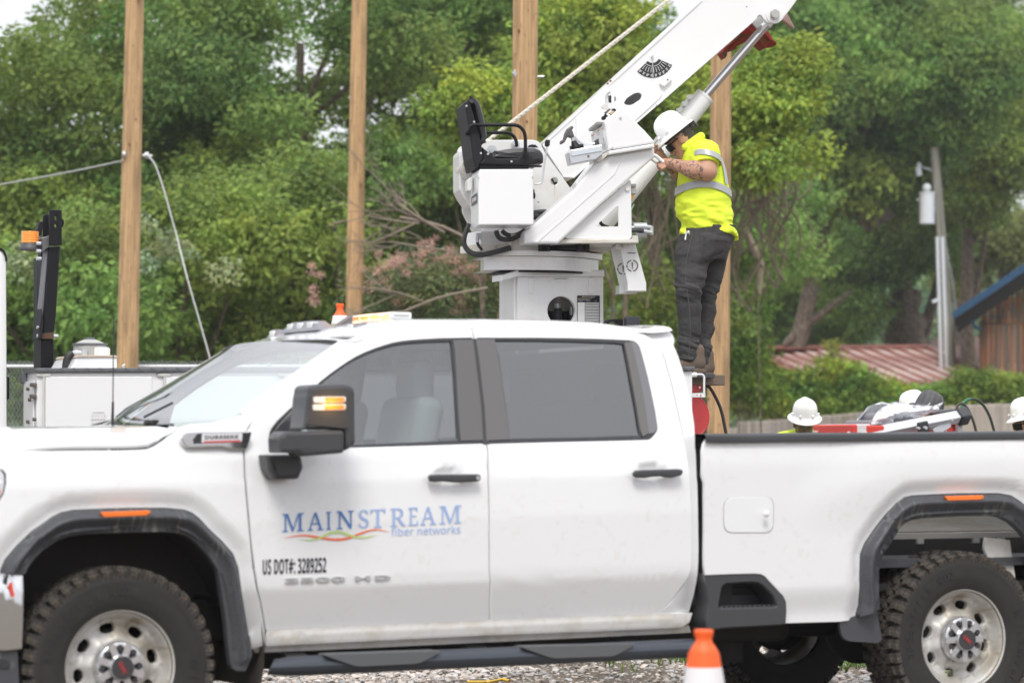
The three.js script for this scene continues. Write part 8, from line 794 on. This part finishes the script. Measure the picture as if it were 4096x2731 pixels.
// ---------- load in the pickup bed ----------
{
  const z = -1.25, alu = std(col(0.62, 0.63, 0.64), 0.42, { metalness: 0.55 }), red = phy(col(0.62, 0.05, 0.035), 0.4), blk = std(col(0.03, 0.03, 0.033), 0.5), w = (x, y, zz = z) => atZ(E2(x, y), zz), w4 = (x, y, zz = z) => atZ(A4(x, y), zz), onZ2 = (l, zz = z) => onZ(E2(l), zz), floorY = 0.82;
  { const a = w(-420, 800), b = w(1316, 462), t = thing('step_ladder', 'aluminium ladder with black end cap lying across the pickup bed', 'ladder', V3(a.x, floorY, a.z)), up = V3(0.0, 0.72, -0.69);
    part(t, 'rail', beam(a, b, 0.05, 0.055, up, 0.005), alu); const rail = t.children[0]; part(t, 'far_rail', beam(a.clone().add(V3(0, 0, -0.34)), b.clone().add(V3(0, 0, -0.34)), 0.03, 0.08, V3(0, 1, 0), 0.004), alu); part(t, 'brace', beam(w(920, 716), w(1170, 560), 0.03, 0.045, V3(0, 1, 0), 0.004), alu); part(t, 'end_cap', [beam(w(1312, 468), w(1470, 440), 0.08, 0.075, up, 0.012), plate(onZ2('1075,400 1110,366 1280,342 1400,358 1466,388 1318,432 1215,398', z - 0.06), 0.2, [], 0.01)], std(col(0.045, 0.047, 0.05), 0.5)); part(t, 'hinge_joint', [beam(w(690, 640, z + 0.06), w(840, 608, z + 0.06), 0.03, 0.06, V3(0, 1, 0), 0.008)], blk); part(t, 'bolt', [disc(w(800, 634, z + 0.09), 0.009, 0.02), disc(w(690, 640, z + 0.09), 0.007, 0.02), disc(w(1215, 505, z + 0.07), 0.007, 0.02)], alu); part(t, 'rung', [0.1, 0.28, 0.46, 0.64, 0.82].map((k) => beam(a.clone().lerp(b, k), a.clone().lerp(b, k).add(V3(0, 0, -0.34)), 0.03, 0.03)), alu); }
  const toolbox = (label, x0, x1, y0, y1, lidM, zf) => { const a = w4(x0, y0, zf), b = w4(x1, y1, zf), t = thing('tool_organizer', label, 'toolbox', V3((a.x + b.x) / 2, floorY, zf - 0.2)); part(t, 'case', box(a.x, b.x, floorY, a.y - (a.y - b.y) * 0.0 - 0.07, zf - 0.4, zf, 0.015), red); const body = t.children[0]; part(t, 'rim', [box(a.x, a.x + 0.035, a.y - 0.13, a.y, zf - 0.4, zf + 0.006, 0.01), box(b.x - 0.11, b.x, a.y - 0.12, a.y - 0.005, zf - 0.4, zf + 0.006, 0.01)], red); part(t, 'lid', box(a.x + 0.03, b.x - 0.08, a.y - 0.05, a.y + 0.002, zf - 0.39, zf - 0.004, 0.008), lidM); part(t, 'grip_slot', Array.from({ length: 6 }, (_, i) => box(b.x - 0.1 + i * 0.016, b.x - 0.092 + i * 0.016, a.y - 0.1, a.y - 0.07, zf + 0.004, zf + 0.009, 0.001)), blk); return t; };
  const lid = phy(col(0.8, 0.78, 0.78), 0.25, { transparent: true, opacity: 0.75 });
  toolbox('red toolbox with clear lid beside the plastic bag', 882, 1160, 1062, 1140, lid, z + 0.02);
  { const a = w(1000, 610, z - 0.1), b = w(1328, 712, z - 0.1), t = thing('tool_case', 'red plastic tool case with wire latch under the ladder end cap', 'toolbox', V3((a.x + b.x) / 2, floorY, z - 0.3)); part(t, 'case', box(a.x - 0.16, b.x, floorY, w(1200, 640, z - 0.1).y, z - 0.45, z - 0.1, 0.012), red); part(t, 'corner', box(w(1235, 600, z - 0.1).x, b.x + 0.004, floorY, w(1235, 598, z - 0.1).y, z - 0.45, z - 0.094, 0.012), red); part(t, 'top_tray', box(w(1150, 520, z - 0.1).x, w(1335, 520, z - 0.1).x, w(1200, 600, z - 0.1).y, w(1200, 528, z - 0.1).y, z - 0.42, z - 0.11, 0.012), red); part(t, 'black_handle', box(w(1250, 530, z - 0.08).x, w(1322, 530, z - 0.08).x, w(1250, 576, z - 0.08).y, w(1250, 535, z - 0.08).y, z - 0.12, z - 0.08, 0.008), blk); part(t, 'wire_latch', tube([w(1085, 615, z - 0.09), w(1105, 612, z - 0.09), w(1122, 625, z - 0.09), w(1126, 660, z - 0.09), w(1126, 715, z - 0.09)], 0.005, 24, 6), alu); part(t, 'vent', Array.from({ length: 6 }, (_, i) => box(w(1012 + i * 24, 690, z - 0.095).x, w(1024 + i * 24, 690, z - 0.095).x, w(1012, 712, z - 0.095).y, w(1012, 675, z - 0.095).y, z - 0.1, z - 0.093, 0.001)), blk); part(t, 'hollow', [box(w(1255, 650, z - 0.093).x, w(1285, 650, z - 0.093).x, w(1255, 655, z - 0.093).y, w(1255, 622, z - 0.093).y, z - 0.1, z - 0.091, 0.002), box(w(1293, 650, z - 0.093).x, w(1320, 650, z - 0.093).x, w(1255, 650, z - 0.093).y, w(1255, 618, z - 0.093).y, z - 0.1, z - 0.091, 0.002)], std(col(0.2, 0.02, 0.02), 0.6)); }
  { const p = onZ2('1324,524 1378,520 1382,720 1326,720', z - 0.02), t = thing('slotted_strut', 'pale perforated steel strut standing behind the ladder end cap', 'strut', V3(p[0].x, floorY, z - 0.02)); p[2].y = p[3].y = floorY; part(t, 'strut', plate(p, 0.03, [[1352, 552], [1352, 618], [1350, 675]].map(([x, y]) => ellipse(w(x, y, z - 0.02), 0.0045, 0.0045, 12)), 0.002), std(col(0.68, 0.69, 0.66), 0.5)); }
  { const pts = onZ2('20,585 45,500 70,460 120,405 200,312 300,258 430,218 520,238 620,262 760,272 900,285 1050,282 1110,268 1185,226 1194,232 1150,292 1060,382 900,428 760,468 640,502 440,545 270,578 140,572', z - 0.05), t = thing('plastic_bag', 'crumpled clear plastic bag over black cases in the pickup bed', 'plastic bag', V3(pts[0].x, floorY, z - 0.2)); const dd = dist2(pts.concat([pts[0]])), zf = (x, y) => z - 0.12 + 0.13 * smooth(0, 0.09, dd(x, y)) + 0.07 * (fbm(x * 14, y * 20, 4, 2) - 0.5) + 0.09 * Math.abs(fbm(x * 22 + y * 16, y * 26 - x * 9, 7, 2) - 0.5); part(t, 'film', [panel(pts, zf, { edge: 0.014, flange: 0 }), panel(pts, (x, y) => 2 * (z - 0.12) - zf(x, y) - 0.12, { edge: 0.03, flange: 0 })], phy(col(0.88, 0.89, 0.92), 0.5, { transmission: 0.3, thickness: 0, ior: 1.6 })); part(t, 'contents', [box(w(70, 500).x, w(240, 500).x, floorY, w(70, 510).y, z - 0.36, z - 0.1, 0.02), box(w(430, 500).x, w(880, 500).x, floorY, w(600, 455).y, z - 0.36, z - 0.1, 0.02), box(w(240, 500).x, w(620, 500).x, floorY, w(400, 390).y, z - 0.34, z - 0.14, 0.03)], std(col(0.2, 0.2, 0.215), 0.6)); }
  for (const [l, m, lab, r, zz] of [['1298,350 1306,300 1330,262 1365,250 1410,266 1460,320 1520,430 1570,560 1605,700 1620,800', std(col(0.05, 0.045, 0.035), 0.5), 'short dark hose loop rising from the pickup bed', 0.0075, z - 0.05], ['1362,352 1378,295 1410,235 1460,195 1530,180 1610,192 1690,248 1760,340 1820,460 1865,600 1895,720 1905,820', std(col(0.03, 0.045, 0.03), 0.45), 'tall dark hose loop rising from the pickup bed', 0.0082, z - 0.12]]) { const p = E2(l).map((q) => atZ(q, zz)), t = thing('hose', lab, 'hose', V3(p[p.length - 1].x, floorY, zz)); p[0].y -= 0.05; part(t, 'hose', tube([V3(p[0].x - 0.01, floorY + 0.2, zz), ...p, V3(p[p.length - 1].x + 0.02, floorY + 0.02, zz)], r, 90, 8), m); if (r > 0.008) part(t, 'green_section', tube(E2('1362,352 1378,295 1410,235 1455,198 1510,182').map((q) => atZ(q, zz)), r * 1.06, 30, 8), std(col(0.04, 0.16, 0.08), 0.45)); }
}
scene.fog = new THREE.FogExp2(0xf1f4f6, 0.00045);                 // thin fog added to lighten the trees and lift the dark tones
renderer.render(scene, camera);
